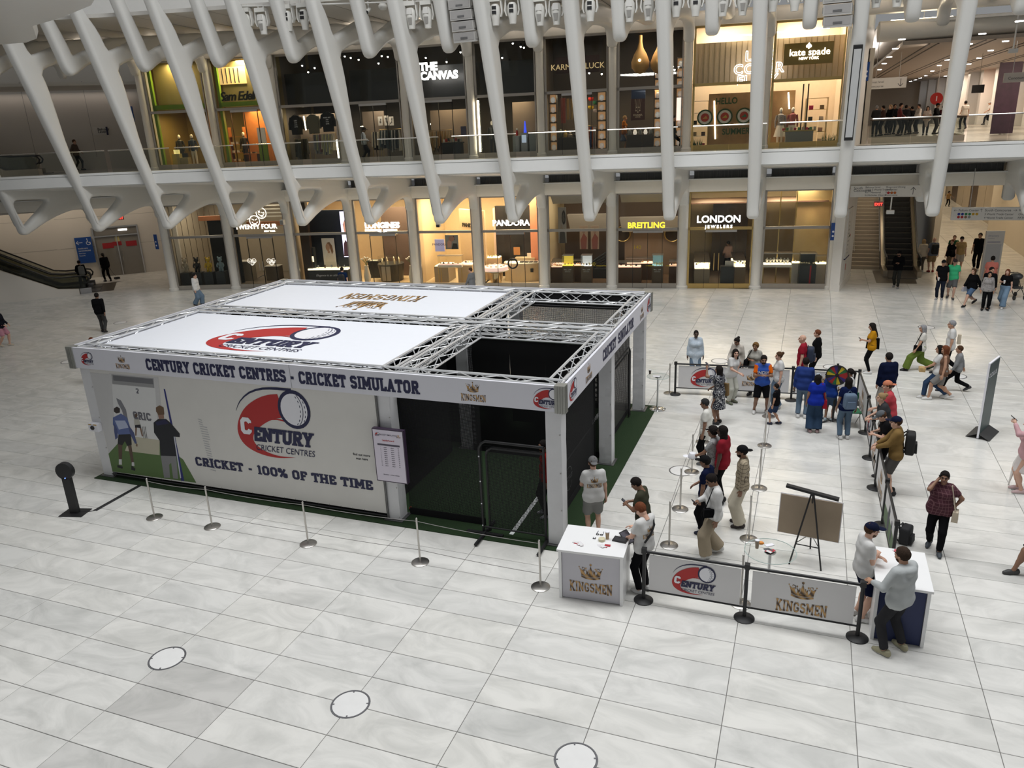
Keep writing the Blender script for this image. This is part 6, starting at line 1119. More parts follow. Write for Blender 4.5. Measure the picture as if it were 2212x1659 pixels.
mural([((.10,.06,.04),[(530,1180),(575,1190),(570,1350),(540,1350)],.0032),((.10,.06,.04),[(625,1190),(662,1190),(690,1380),(665,1385)],.0032),((.012,.012,.014),[(535,1095),(660,1095),(668,1200),(625,1215),(600,1165),(575,1205),(527,1195)],.0034),((.10,.14,.32),[(480,930),(560,890),(620,930),(650,1020),(660,1095),(535,1100),(480,1000)],.0036),((.42,.47,.62),[(500,960),(600,960),(640,1030),(540,1050)],.0038),((.06,.08,.2),[(490,980),(525,1050),(530,1130),(505,1150),(492,1060)],.004),((.06,.08,.2),[(620,980),(690,1080),(720,1190),(700,1190),(655,1100)],.004),((.03,.02,.018),[(490,840),(520,820),(550,840),(550,880),(515,890),(490,870)],.004),((.012,.012,.012),[(525,1400),(580,1420),(575,1440),(525,1425)],.004),((.012,.012,.012),[(665,1405),(705,1440),(700,1460),(662,1450)],.004),((.6,.6,.6),[(540,1345),(568,1345),(570,1400),(540,1398)],.004),((.6,.6,.6),[(668,1375),(692,1375),(695,1415),(668,1410)],.004),((.2,.12,.08),[(712,1185),(728,1200),(722,1222),(708,1210)],.004)],'bowler_print',ban)
mural([((.45,.44,.38),[(690,940),(735,930),(755,1000),(695,1010)],.0034),((.015,.015,.02),[(700,1005),(755,1000),(762,1035),(725,1030),(700,1030)],.0036),((.2,.12,.08),[(702,1030),(720,1030),(715,1110),(702,1110)],.0034),((.2,.12,.08),[(745,1030),(762,1030),(782,1115),(768,1120)],.0034),((.1,.06,.04),[(695,900),(715,888),(728,905),(715,935),(698,930)],.0036)]+[((.03,.03,.03),[(x,1020),(x+5,1020),(x+22,1137),(x+17,1137)],.0034) for x in(770,785,800)],'batsman_print',ban)
mural([((.015,.02,.16),[(985,645),(1000,650),(1190,1560),(1160,1560)],.0032),((.55,.56,.62),[(1085,1120),(1095,1115),(1160,1530),(1150,1535)],.0034),((.22,.22,.225),[(955,1300),(1110,1310),(1130,1540),(1080,1535),(1060,1380),(1040,1400),(1050,1530),(990,1530)],.0036),((.008,.009,.014),[(885,980),(930,945),(1010,945),(1060,990),(1145,1090),(1145,1125),(1085,1120),(1115,1315),(955,1310),(945,1160),(890,1080)],.0038),((.014,.014,.06),[(900,975),(1000,948),(1040,990),(920,1010)],.004),((.28,.16,.11),[(925,890),(985,890),(990,940),(940,945)],.004),((.14,.08,.04),[(908,830),(945,808),(985,830),(992,900),(935,905),(910,870)],.0042)],'watcher_print',ban)
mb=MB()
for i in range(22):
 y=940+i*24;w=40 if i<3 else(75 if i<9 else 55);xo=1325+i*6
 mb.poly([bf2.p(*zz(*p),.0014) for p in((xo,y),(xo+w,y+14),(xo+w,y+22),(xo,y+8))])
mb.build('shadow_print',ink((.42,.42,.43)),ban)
mb=MB();x,z=zz(715,690);slab(mb,bf2,'2',.13,x,z,.003,st=.24);x,z=zz(690,945);slab(mb,bf2,'CRIC',.20,x,z,.003,st=.24);mb.build('lettering',ink((.13,.13,.15)),ban)
lx,lz=bz(592,918);w=bz(675,950)[0]-bz(510,950)[0];century(bf2,w,ban,lx,lz+.02)
mb=MB();x0,z0=bz(424,1005);x1,z1=bz(806,1060);T='CRICKET - 100% OF THE TIME';hh=.225;slab(mb,bf2,T,hh,x0,z0,st=.24,xs=(x1-x0)/(slab_width(T,.06)*hh),foot=.42,gap=.06);mb.build('lettering',NAVY,ban)
x,z=bz(781,984);mb=MB();put_text(mb,bf2,'find out more',.075,x,z-.01,.002,.025);put_text(mb,bf2,'scan here',.075,x,z-.10,.002,.025);mb.build('small_lettering',INK,ban)
for i in range(26):MB().tube([(b0+.1+i*.3,BYP,zb0+.02),(b0+.1+i*.3,BYP+.01,.03)],.004,4).build('cable_tie',BLACK,ban)
MB().tube([(b1+.04,BYP-.01,.05),(b1+.04,BYP-.01,2.9)],.022,8).build('edge_pole',M('edge_pole',(.15,.15,.15),.4,.7),ban)
MB().tube([(b0,BYP,.10),(b1,BYP,.10)],.02,6).build('bottom_bar',BLACK,ban)
LIN=M('black_cloth',(.004,.004,.005),.95)
def lining(label,a,b,z0,z1):t=thing('backdrop',label,'curtain',(0,0,0));a,b=Vector(a),Vector(b);n=(b-a).cross(Vector((0,0,1))).normalized()*.01;MB().prism([a+Vector((0,0,z0)),b+Vector((0,0,z0)),b+Vector((0,0,z1)),a+Vector((0,0,z1))],n).build('cloth',LIN,t)
lining('black cloth lining behind the printed banner of the booth',(BX0+.33,BYP+.12,0),(1.15,BYP+.12,0),.03,3.05);lining('black cloth lining along the far left side of the booth',(BX0+.3,BY0+.4,0),(BX0+.3,BY1-.4,0),.03,3.05);lining('black cloth lining along the back left of the booth',(BX0+.35,BY1-.4,0),(1.1,BY1-.4,0),.03,3.05)
lining('black cloth curtain between the two booth bays',(-6.5,9.32,0),(-1.4,9.32,0),.03,3.05)
lining('black valance behind the back truss of the booth',(1.2,BY1-.02,0),(BX1-.1,BY1-.02,0),2.9,3.42)
NET=net_mat('black_net',(.006,.006,.007),.42,.026);NETD=net_mat('dense_black_net',(.006,.006,.007),.62,.026);NETG=net_mat('grey_net',(.05,.047,.045),.5,.026)
def net(label,a,b,z0,z1,m=NET,group='black cage nets'):
 t=thing('net',label,'net',(0,0,0),group=group);a,b=Vector(a),Vector(b);n=(b-a).cross(Vector((0,0,1))).normalized()*.004
 MB().add([a+Vector((0,0,z0)),b+Vector((0,0,z0)),b+Vector((0,0,z1)),a+Vector((0,0,z1))],[(0,1,2,3)]).build('mesh',m,t)
 MB().prism([a+Vector((0,0,z0)),b+Vector((0,0,z0)),b+Vector((0,0,z0+.16)),a+Vector((0,0,z0+.16))],n*2).build('hem',LIN,t);MB().tube([a+Vector((0,0,z1)),b+Vector((0,0,z1))],.012,5).build('head_rope',BLACK,t)
net('black net across the front opening of the booth',(1.55,BY0+.40,0),(3.35,BY0+.40,0),.02,3.05);net('black net along the right side of the front bay',(BX1-.40,BY0+.6,0),(BX1-.40,8.95,0),.02,3.05);net('black net along the right side of the back bay',(BX1-.40,9.7,0),(BX1-.40,BY1-.5,0),.02,3.05,NETG)
net('dark double net dividing the two booth bays',(1.5,9.12,0),(BX1-.4,9.12,0),.02,3.05,NETD);net('second dark net dividing the two booth bays',(-1.4,9.5,0),(BX1-.4,9.5,0),.02,3.05,NETD);net('grey net closing the back of the back bay',(1.5,BY1-.45,0),(BX1-.4,BY1-.45,0),.02,3.05,NETG);net('black net from front to back inside the front bay',(1.0,BY0+.6,0),(1.0,8.9,0),.02,3.05)
for i,(x0,x1,y) in enumerate(((2.6,3.2,9.25),(3.5,4.0,9.3))):lining(('left','right')[i]+' black flap hanging inside the dividing net',(x0,y,0),(x1,y,0),.9,3.0)
def pads(label,x,y0,y1):
 t=thing('safety_pad',label,'mat',(0,0,0));MB().bb((x-.03,y0,.02),(x,y1,1.0)).build('pad',LIN,t);f=Fr((x+.002,y0,0),(0,1,0),(0,0,1),(1,0,0));mb=MB();n=int((y1-y0)/1.6)
 for i in range(n):
  u=.8+i*1.6;strip(mb,f,_arc(u,.55,.27,.27,20,330,16),.02,.002,0,1,0,0);put_text(mb,f,'BATFAST',.16,u,.50,.002,.02,sx=.9)
 mb.build('lettering',ink((.35,.36,.37)),t)
pads('black safety pad with white round emblems along the back of the front bay',BX1-.48,6.3,9.0)
YEL=M('stump_yellow',(.45,.26,.01),.45)
for i,(px,py,lab) in enumerate(((1237,1078,'front'),(1337,920,'back'))):
 g=G(px,py);g=(BX1-.72,g[1]);t=thing('wicket','yellow plastic wicket standing on a base in the %s bay of the booth'%lab,'wicket',(g[0],g[1],.018));MB().bb((-.12,-.22,0),(.12,.22,.06)).build('base',YEL,t)
 for y in(-.09,0,.09):MB().tube([(0,y,.05),(0,y,.76)],.024,8).build('stump',YEL,t,True)
 MB().tube([(0,-.1,.77),(0,.1,.77)],.014,6).build('bail',YEL,t)
t=thing('net_gate','black tubular gate frame with rounded top corners before the front opening','gate',(0,0,0))
gx0,gx1,gy=3.42,4.80,BY0+.10
for d in(0,.13):MB().tube([(gx0+d,gy+.05*(d>0),.06),(gx0+d,gy+.05*(d>0),1.92-d),(gx0+d+.05,gy,2.02-d),(gx0+d+.14,gy,2.08-d),(gx1-.02,gy,2.08-d)],.028,8).build('outer_tube' if d==0 else 'inner_tube',BLACK,t,True)
MB().tube([(gx1-.02,gy,.06),(gx1-.02,gy,2.08)],.028,8).build('hinge_tube',BLACK,t);MB().tube([(gx0,gy,.16),(gx1,gy,.16)],.02,8).build('bottom_tube',BLACK,t)
MB().add([(gx0+.14,gy+.02,.16),(gx1-.03,gy+.02,.16),(gx1-.03,gy+.02,1.95),(gx0+.14,gy+.02,1.95)],[(0,1,2,3)]).build('mesh',NET,t)
for x in(gx0+.05,gx1):MB().tube([(x,gy-.55,.045),(x,gy+.45,.045)],.04,6).build('foot',BLACK,t)
MB().bb((gx0-.35,gy-.10,.02),(gx0+.45,gy-.02,.06)).build('sill',BLACK,t)
for z in(.2,.7,1.2,1.75):MB().sphere((gx0,gy-.03,z),.016,6,4).build('bolt',PWHITE,t)
g=onX(1337,700,BX1-.3);t=thing('net_gate','black tubular gate frame with rounded top in the right side of the back bay','gate',(0,0,0));gx=BX1-.30
for d in(0,.12):MB().tube([(gx,9.75+d,.05),(gx,9.75+d,2.1-d),(gx,12.35-d,2.1-d),(gx,12.5-d,1.95-d),(gx,12.5-d,.05)],.025,8).build('outer_tube' if d==0 else 'inner_tube',BLACK,t,True)
t=thing('bowling_machine','dark bowling machine stand with a blue panel deep inside the front bay','machine',(-.55,8.6,.018));MB().bb((-.35,-.3,0),(.35,.3,.1)).build('base',BLACK,t);MB().bb((-.3,-.05,.1),(.3,.2,2.4)).build('body',BLACK,t);MB().bb((.32,-.1,.1),(.72,.0,2.9)).build('blue_panel',M('deep_blue',(.008,.01,.05),.6),t);MB().tube([(-.2,0,2.3),(.5,-.3,1.5),(.9,-.2,1.2)],.03,6).build('hose',BLACK,t)
for i,(px,py,c,lab) in enumerate(((888,1103,(.55,.06,.02),'orange cricket ball at the foot of the post left of the front opening'),(1254,1016,(.35,.03,.02),'small red ball on the turf near the front yellow wicket'))):
 g=G(px,py);t=thing('ball',lab,'ball',(min(g[0],4.6),g[1],.018));MB().sphere((0,0,.04),.04,12,8).build('ball',M('ball%d'%i,c,.4),t,True)
sb=thing('leaderboard','tilted white leaderboard panel with a dark table header on the post by the opening','sign',(0,0,0));q=[onY(*a,BY0-.14) for a in((804,927),(868,935),(886,1046),(824,1036))];sx0,sx1,sz0,sz1=q[0][0],q[1][0],q[2][2],q[0][2]
MB().bb((sx0-.02,BY0-.13,sz0-.02),(sx1+.02,BY0-.03,sz1+.02)).build('frame',M('frame_violet',(.05,.03,.06),.4),sb);f=Fr((sx0,BY0-.133,sz0),(1,0,0),(0,0,1),(0,-1,0));w,h=sx1-sx0,sz1-sz0
MB().poly([f.p(0,0),f.p(w,0),f.p(w,h),f.p(0,h)]).build('sheet',M('board_lilac',(.68,.63,.72),.5,var=.02),sb)
century(f,.11,sb,w*.14,h*.91,h0=.001);kingsmen(f,.10,sb,w*.86,h*.91,h=.001)
mb=MB();put_text(mb,f,'CRICKET SIMULATOR',.045,w/2,h*.90,.002,.02);mb.poly([f.p(w*.12,h*.70,.001),f.p(w*.88,h*.70,.001),f.p(w*.88,h*.735,.001),f.p(w*.12,h*.735,.001)]);put_text(mb,f,'kingsmen - cricket centres',.035,w/2,h*.12,.002)
for i in range(10):
 for x,s in((.22,'%d'%(i+1)),(.38,'player'),(.62,'player'),(.82,'%d'%(98-4*i))):put_text(mb,f,s,.03,w*x,h*(.66-.04*i),.002)
mb.build('lettering',ink((.08,.07,.1)),sb);mb=MB();put_text(mb,f,'Leaderboard',.055,w/2,h*.79,.002,.02);mb.build('title',RED,sb)
t=thing('socket_box','small white box with a dark dome on the left post of the booth','box',(BX0+.10,BY0-.0,1.28));MB().bb((-.08,-.10,0),(.22,.04,.20)).build('box',PWHITE,t);MB().sphere((.06,-.11,.10),(.06,.04,.055),10,8).build('dome',BLACK,t,True);MB().bb((-.06,-.105,.17),(.03,-.098,.19)).bb((.1,-.105,.17),(.2,-.098,.19)).build('yellow_label',YEL,t)
t=thing('pedestal','black pedestal with a round head standing left of the booth','pedestal',tuple(G(163,1108)),.25)
MB().bb((-.28,-.2,0),(.28,.2,.015)).build('base_plate',BLACK,t);MB().box((0,0,.45),(.19,.10,.9)).build('column',BLACK,t);MB().tube([(0,-.05,1.06),(0,.06,1.06)],.20,22).build('head',BLACK,t,True);MB().sphere((0,-.055,.90),.012,6,4).build('led',M('led_blue',(.1,.2,1),emit=6),t)
a,b3=G(205,1103),G(312,1043);t=thing('cable_ramp','narrow black cable cover running from the pedestal to the booth','cable',(0,0,0));d=(Vector(b3)-Vector(a));n=Vector((-d.y,d.x,0)).normalized();MB().prism([Vector(a)-n*.06,Vector(a)+n*.06,Vector(a)+n*.03+Vector((0,0,.015)),Vector(a)-n*.03+Vector((0,0,.015))],d).build('cover',BLACK,t)
MB().tube([tuple(Vector(G(172,1106))+Vector((0,0,.01))),tuple(Vector(G(190,1106))+Vector((0,0,.01))),tuple(a)],.01,6).build('cable',BLACK,t);MB().tube([tuple(b3),tuple(Vector(G(318,1036))+Vector((0,0,.01)))],.01,6).build('cable',BLACK,t)
# QUEUE POSTS, BARRIERS, FURNITURE
def stanchion(label,x,y):
 t=thing('stanchion',label,'queue post',(x,y,0),0,'steel queue posts');MB().lathe([(.175,0),(.175,.012),(.16,.022),(.03,.028),(0,.028)],n=24).build('base',STEEL,t,True);MB().tube([(0,0,.02),(0,0,.95)],.019,10).build('pole',STEEL,t,True);MB().sphere((0,0,.955),.021,8,6).build('cap',STEEL,t,True);return t
S1=[(-3.97,3.76),(-2.38,3.79),(.1,3.78),(2.66,3.82),(5.17,3.71)]
for i,p in enumerate(S1):stanchion('steel queue post before the booth, '+('beside the black cable cover','below the watcher on the printed banner','below the banner slogan','before the post left of the opening','next to the white crown logo counter')[i],*p)
S2=[(7.14,5.82),(7.11,7.38),(7.08,9.31),(7.09,11.2),(7.1,13.3)]
for i,p in enumerate(S2):stanchion('steel queue post of the inner line, '+('behind the man with the tablet','second from the counter','beside the round floor ring','behind the man in the red shirt','behind the woman in the patterned dress')[i],*p)
S3=[(8.64,4.23),(8.6,6.5),(8.64,8.86),(8.61,11.36),(8.59,13.48)]
for i,p in enumerate(S3):stanchion('steel queue post of the outer line, '+('behind the belt post between the two front banners','beside the glass table with cups','touched by the man in the checked shirt','in the open floor beyond the checked shirt','beside the boy in black')[i],*p)
stanchion('steel queue post behind the far round glass table',5.62,14.75)
CORD=M('cord_grey',(.25,.24,.23),.6)
def cord(label,pts,z=.90,sag=.03):
 t=thing('queue_cord',label,'cord',(0,0,0));P=[]
 for(x0,y0),(x1,y1) in zip(pts,pts[1:]):
  for k in range(6):s=k/6;P.append((x0+(x1-x0)*s,y0+(y1-y0)*s,z-sag*4*s*(1-s)))
 P.append((*pts[-1],z));MB().tube(P,.006,5).build('cord',CORD,t)
cord('thin grey cord strung along the steel posts before the booth',S1);cord('lower thin cord along the steel posts before the booth',S1,.28,.02);cord('thin cord along the inner line of steel posts',S2);cord('thin cord along the outer line of steel posts',S3)
def beltpost(label,x,y):
 t=thing('belt_post',label,'queue post',(x,y,0),0,'black belt posts');MB().lathe([(.17,0),(.17,.015),(.13,.04),(.045,.055),(0,.055)],n=24).build('base',BLACK,t,True);MB().tube([(0,0,.04),(0,0,1.0)],.032,10).build('pole',BLACK,t,True);MB().box((0,0,1.0),(.085,.085,.09)).build('cassette',BLACK,t)
BSIGN=M('barrier_print',(.64,.63,.63),.55,var=.02)
def barrier(label,a,b,draw,nrm,group='printed banner barriers'):
 a,b=Vector((*a,0)),Vector((*b,0));u=(b-a).normalized();L=(b-a).length;m=(a+b)/2;t=thing('banner_barrier',label,'barrier',m,0,group);f=Fr(-u*L/2,u,(0,0,1),nrm)
 mb=MB();mb.prism([f.p(.09,.24,-.004),f.p(L-.09,.24,-.004),f.p(L-.09,.93,-.004),f.p(.09,.93,-.004)],f.n*.008);s=mb.build('panel',BSIGN,t)
 MB().tube([f.p(.03,.98),f.p(L-.03,.98)],.026,8).build('top_rail',BLACK,t);MB().tube([f.p(.03,.22),f.p(L-.03,.22)],.016,8).build('bottom_rail',BLACK,t)
 draw(f.off(L/2,.58,.006),L,t)
N0=(0,-1,0);fc=lambda f,L,t:century(f,.74,t);fk=lambda f,L,t:kingsmen(f,.78,t)
F1=[(7.03,3.85),(8.73,3.84),(10.47,3.84)];B1=[(5.8,14.7),(7.43,14.85),(9.13,14.98),(10.9,15.1)];R1=[(10.9,15.1),(11.02,12.89),(11.04,11.23),(11.06,9.55),(11.09,7.81),(11.12,6.05)]
for i,p in enumerate(F1):beltpost(('left end','middle','right end')[i]+' black belt post of the front banner barrier',*p)
for i,p in enumerate(B1):beltpost('black belt post of the back banner barrier '+('at its left end','behind the woman in white trousers','behind the man in the denim shirt','at the back right corner')[i],*p)
for i,p in enumerate(R1[1:]):beltpost('black belt post of the right banner barrier '+('beside the folding chair','before the man in the dark cap','below the man in the tan jacket','before the open floor','behind the blue counter')[i],*p)
barrier('front banner barrier with the red comet logo',F1[0],F1[1],fc,N0);barrier('front banner barrier with the gold crown logo',F1[1],F1[2],fk,N0)
barrier('back banner barrier with the red comet logo behind the patterned dress',B1[0],B1[1],fc,N0);barrier('back banner barrier behind the man in the orange and blue jersey',B1[1],B1[2],lambda f,L,t:kingsmen(f.off(-.3,0),.5,t),N0);barrier('back banner barrier with a crown logo behind the prize wheel',B1[2],B1[3],fk,N0)
def fm(f,L,t):
 mb=MB();mb.poly([f.p(-L/2+.1,-.33),f.p(L/2-.1,-.33),f.p(L/2-.1,.0),f.p(.0,.05),f.p(-L/2+.1,-.02)]);mb.build('green_print',ink((.07,.13,.05)),t)
 mb=MB();mb.poly([f.p(-.2,-.3,.002),f.p(.0,-.3,.002),f.p(-.02,.0,.002),f.p(.02,.2,.002),f.p(-.12,.28,.002),f.p(-.24,.05,.002)]).poly([f.p(.3,-.25,.002),f.p(.4,-.25,.002),f.p(.42,.15,.002),f.p(.33,.18,.002)]);mb.build('figure_print',ink((.03,.03,.05)),t)
for i in range(5):barrier('right side banner barrier '+('below the woman in dark grey','below the man in the dark cap','below the tan jacket','in the middle of the open stretch','with a green printed picture, nearest the blue counter')[i],R1[i],R1[i+1],(fk,fc,fk,fk,fm)[i],(-1,0,0))
def counter(label,x0,x1,y0,y1,h,panel,logo=False,rz=0.0):
 c=((x0+x1)/2,(y0+y1)/2);t=thing('counter',label,'counter',(*c,0),rz);w,d=x1-x0,y1-y0;LQ=M('white_lacquer',(.80,.80,.80),.3,var=.02)
 MB().bb((-w/2-.02,-d/2-.02,h-.04),(w/2+.02,d/2+.02,h)).build('top',LQ,t)
 for s in(-1,1):MB().bb((s*w/2-.05*(s>0),-d/2+.03,0),(s*w/2+.05*(s<0),d/2-.03,h-.04)).build('side_panel',LQ,t)
 o=MB().bb((-w/2+.055,-d/2+.06,.01),(w/2-.055,-d/2+.09,h-.045)).build('front_panel',panel,t);MB().bb((-w/2+.055,d/2-.09,.01),(w/2-.055,d/2-.06,h*.5)).build('back_shelf',LQ,t)
 if logo:kingsmen(Fr((0,-d/2+.058,h*.46),(1,0,0),(0,0,1),(0,-1,0)),.76,o,sx=1)
 return t
counter('white counter with a gold crown logo on its grey front',5.57,6.70,3.50,4.36,1.0,M('counter_grey',(.52,.51,.55),.5,var=.02),True,.06);counter('white topped counter with a navy blue front beside the man in the grey hoodie',10.66,11.42,3.84,4.98,1.05,M('navy_panel',(.008,.018,.085),.5))
def cards(label,p,cols,seed):
 r=random.Random(seed);t=thing('card_stack',label,'cards',p)
 for i in range(7):MB().box((r.uniform(-.07,.07),r.uniform(-.04,.04),.001+.002*i),(.10,.06,.002),rz=r.uniform(-1,1)).build('card',ink(cols[i%len(cols)]),t)
def cup(label,p,c,h=.13,lid=True):
 t=thing('cup',label,'cup',p);MB().lathe([(.028,0),(.038,h),(.034,h),(.026,.01),(0,.01)],n=14).build('cup',M('cup_%d'%int(sum(c)*90),c,.35),t,True)
 if lid:MB().lathe([(.039,h-.005),(.04,h+.008),(.03,h+.014),(0,h+.014)],n=14).build('lid',PWHITE,t,True)
def onz(px,py,z):return tuple(G(px,py,z))
cards('fan of red and white cards at the left of the crown logo counter',onz(1250,1174,1.0),[(.7,.7,.7),(.4,.02,.03),(.7,.68,.7)],1);cards('fan of red and white cards at the front of the crown logo counter',onz(1303,1180,1.0),[(.7,.7,.7),(.7,.68,.7),(.4,.02,.03)],2);cup('clear plastic cup half full of iced coffee on the crown logo counter',onz(1312,1164,1.0),(.38,.27,.16),.14)
t=thing('tape_roll','cream roll of tape beside the coffee cup on the crown logo counter','tape',onz(1300,1168,1.0));MB().lathe([(.035,0),(.06,0),(.06,.045),(.035,.045)],n=20).build('roll',M('tape_cream',(.6,.55,.38),.5),t,True)
t=thing('sunglasses','pair of sunglasses on the crown logo counter','glasses',onz(1295,1155,1.004));[MB().tube([(s*.035+.025*math.cos(a),.02*math.sin(a),.004) for a in np.linspace(0,6.28,13)],.005,5,cap=False).build('lens_rim',BLACK,t) for s in(-1,1)];MB().tube([(-.06,0,.004),(-.05,.12,.004)],.004,5).tube([(.06,0,.004),(.05,.12,.004)],.004,5).build('temple',NAVY,t)
t=thing('tablet','black tablet in a case lying on the crown logo counter','tablet',onz(1340,1167,1.0),-.1);MB().box((0,0,.012),(.25,.17,.02)).build('case',BLACK,t);MB().box((0,0,.0235),(.21,.13,.002)).build('screen',M('screen_dark',(.03,.03,.035),.15),t)
t=thing('pin_badge','small dark square badge on the crown logo counter','badge',onz(1284,1163,1.0));MB().box((0,0,.006),(.05,.05,.012)).build('badge',CHAR,t);MB().box((0,0,.013),(.03,.03,.002)).build('mark',PWHITE,t)
cards('red and white leaflet on the navy fronted counter',onz(1945,1193,1.05),[(.7,.68,.68),(.45,.05,.08)],3)
TGL=glass_mat('table_glass',(.98,.99,.985),.02)
def gtable(label,x,y,h,r,chrome):
 t=thing('glass_table',label,'table',(x,y,0));MB().lathe([(.24,0),(.24,.012),(.2,.03),(.03,.06),(0,.06)],n=26).build('base',chrome,t,True);MB().tube([(0,0,.04),(0,0,h-.02)],.03,12).build('stem',chrome,t,True);MB().lathe([(.10,h-.02),(.10,h-.005),(0,h-.005)],n=16).build('collar',chrome,t,True);MB().lathe([(0,h),(r,h),(r,h+.012),(0,h+.012)],n=36).build('glass_top',TGL,t,True);MB().tube([(r*math.cos(a),r*math.sin(a),h+.006) for a in np.linspace(0,6.283,41)],.006,5,cap=False).build('glass_edge',M('glass_edge',(.45,.55,.52),.2),t,True)
g1=G(1420,884);gtable('far round glass table on a chrome stem beside the booth',g1[0],g1[1],1.0,.31,CHROME);g2=G(1664,1190,.98);gtable('near round glass table behind the front banner barrier',g2[0],g2[1],.97,.42,CHROME)
cup('dark cup on the far round glass table',onz(1404,808,1.012),(.08,.06,.05),.12);t=thing('booklet','white booklet on the far round glass table','booklet',onz(1418,813,1.012));MB().box((0,0,.004),(.2,.13,.008)).build('pages',PWHITE,t);t=thing('display_stand','small upright clear panel on the far round glass table','panel',onz(1409,806,1.012));MB().box((0,.05,.06),(.2,.02,.12)).build('panel',TGL,t)
cup('tall pale iced drink on the near round glass table',onz(1635,1184,.982),(.42,.33,.24),.15);cards('mixed cards and red badges on the near round glass table',onz(1660,1190,.982),[(.1,.1,.1),(.45,.03,.05),(.65,.63,.62)],5)
t=thing('orange_fruit','orange wrapped snack on the near round glass table','snack',onz(1643,1176,.982));MB().sphere((0,0,.03),(.06,.04,.03),8,6).build('wrapper',M('orange_wrap',(.7,.25,.03),.5),t,True)
t=thing('phone','pale phone lying at the back of the near round glass table','phone',onz(1662,1178,.982),.6);MB().box((0,0,.005),(.15,.075,.01)).build('body',PWHITE,t)
g=G(1738,1233);t=thing('easel','black folding easel seen from behind','easel',(g[0],g[1]+.1,0),-.12);ex_,ey_=g[0],g[1]+.1
MB().tube([(-.28,.02,0),(-.02,.22,1.42)],.015,8).build('leg',BLACK,t);MB().tube([(.28,.02,0),(.02,.22,1.42)],.015,8).build('leg',BLACK,t);MB().tube([(0,.75,0),(0,.25,1.40)],.015,8).build('leg',BLACK,t);MB().tube([(-.20,.08,.42),(.20,.08,.42)],.01,6).tube([(-.18,.1,.45),(0,.6,.4),(.18,.1,.45)],.008,6).build('brace',BLACK,t)
t2=thing('poster_board','brown cardboard backed poster board standing on the easel','board',(ex_,ey_+.18,.52),-.12);R_=Matrix.Rotation(-.16,3,'X');MB().box((0,.10,.38),(1.06,.02,.74),R=R_).build('board',M('cardboard',(.30,.235,.165),.8,var=.08),t2);MB().box((0,.115,.38),(1.09,.012,.77),R=R_).build('sheet',PWHITE,t2);MB().box((-.38,.088,.12),(.06,.004,.08),R=R_).build('label',PWHITE,t2)
t3=thing('bar_light','long black picture light bar clamped on top of the easel','lamp',(ex_+.02,ey_+.22,1.40),-.12);MB().box((0,0,.05),(.92,.10,.045),R=Matrix.Rotation(.12,3,'Y')).build('bar',BLACK,t3);MB().box((0,.0,.02),(.06,.06,.06)).build('clamp',BLACK,t3)
R_W=.27
w=G(1808,808,1.35);t=thing('prize_wheel','round prize wheel with red, green, yellow and black wedges on a black stand','wheel',(w[0],w[1]-.1,0));cols=[(.35,.02,.02),(.02,.14,.05),(.55,.42,.02),(.015,.015,.018),(.04,.02,.15)]
mb=MB();mats=[ink(c) for c in cols]
for i in range(16):
 a0,a1=i*math.pi/8,(i+1)*math.pi/8;P=[(0,0)]+[(R_W*math.cos(a),R_W*math.sin(a)) for a in(a0,(a0+a1)/2,a1)];mb.poly([(x,-.012,1.35+z) for x,z in P],i%5)
mb.build('wedges',mats,t);MB().tube([(0,-.01,1.35),(0,.02,1.35)],R_W+.01,28).build('disc',BLACK,t);MB().tube([(R_W*math.cos(a),-.012,1.35+R_W*math.sin(a)) for a in np.linspace(0,6.283,33)],.014,6,cap=False).build('rim',BLACK,t);MB().tube([(0,-.03,1.35),(0,.02,1.35)],.05,12).build('hub',BLACK,t);MB().prism([(-.03,-.03,1.68),(.03,-.03,1.68),(0,-.03,1.58)],(0,.02,0)).build('pointer',BLACK,t);MB().tube([(0,.05,.03),(0,.05,1.65)],.028,10).build('stand',BLACK,t)
for a in(.5,2.6,3.7,5.8):MB().tube([(0,.05,.06),(.36*math.cos(a),.05+.36*math.sin(a),.02)],.02,6).build('foot',BLACK,t)
g=G(1832,925);t=thing('folding_chair','folding chair with a green seat behind the woman with the blue backpack','chair',(g[0]+.05,g[1]+.15,0),.2);MB().box((0,0,.45),(.42,.40,.03)).build('seat',M('chair_green',(.02,.14,.06),.6),t);MB().box((0,.22,.78),(.40,.03,.2)).build('backrest',M('chair_green'),t)
for s in(-1,1):MB().tube([(s*.2,-.24,0),(s*.2,.22,.88)],.012,6).build('leg',STEEL,t);MB().tube([(s*.2,.26,0),(s*.2,-.18,.46)],.012,6).build('leg',STEEL,t)
g=G(2122,938);v=Vector((g[0]-CAM[0],g[1]-CAM[1],0));ang=math.atan2(v.y,v.x)-math.pi/2
t=thing('sign_stand','tall thin two sided poster stand with folded dark feet in the open marble','sign',(g[0],g[1],0),ang+math.pi/2-.22);MB().bb((-.42,-.022,.02),(.42,.022,2.0)).build('frame',PWHITE,t);MB().bb((-.40,-.026,.06),(.40,-.022,1.97)).build('poster',M('teal_poster',(.02,.05,.05),.4,var=.7,scale=3),t);MB().bb((-.40,.022,.06),(.40,.026,1.97)).build('poster',M('teal_poster'),t)
for s in(-1,1):MB().prism([(-.42,s*.02,.13),(.42,s*.02,.13),(.42,s*.27,.003),(-.42,s*.27,.003)],(0,0,.012)).build('foot',M('foot_grey',(.09,.09,.09),.45,.5),t)
mb=MB();put_text(mb,Fr((-.36,-.028,1.6),(1,0,0),(0,0,1),(0,-1,0)),'OCULUS',.16,0,0,0,.02,0,'LEFT');mb.build('lettering',PWHITE,t)
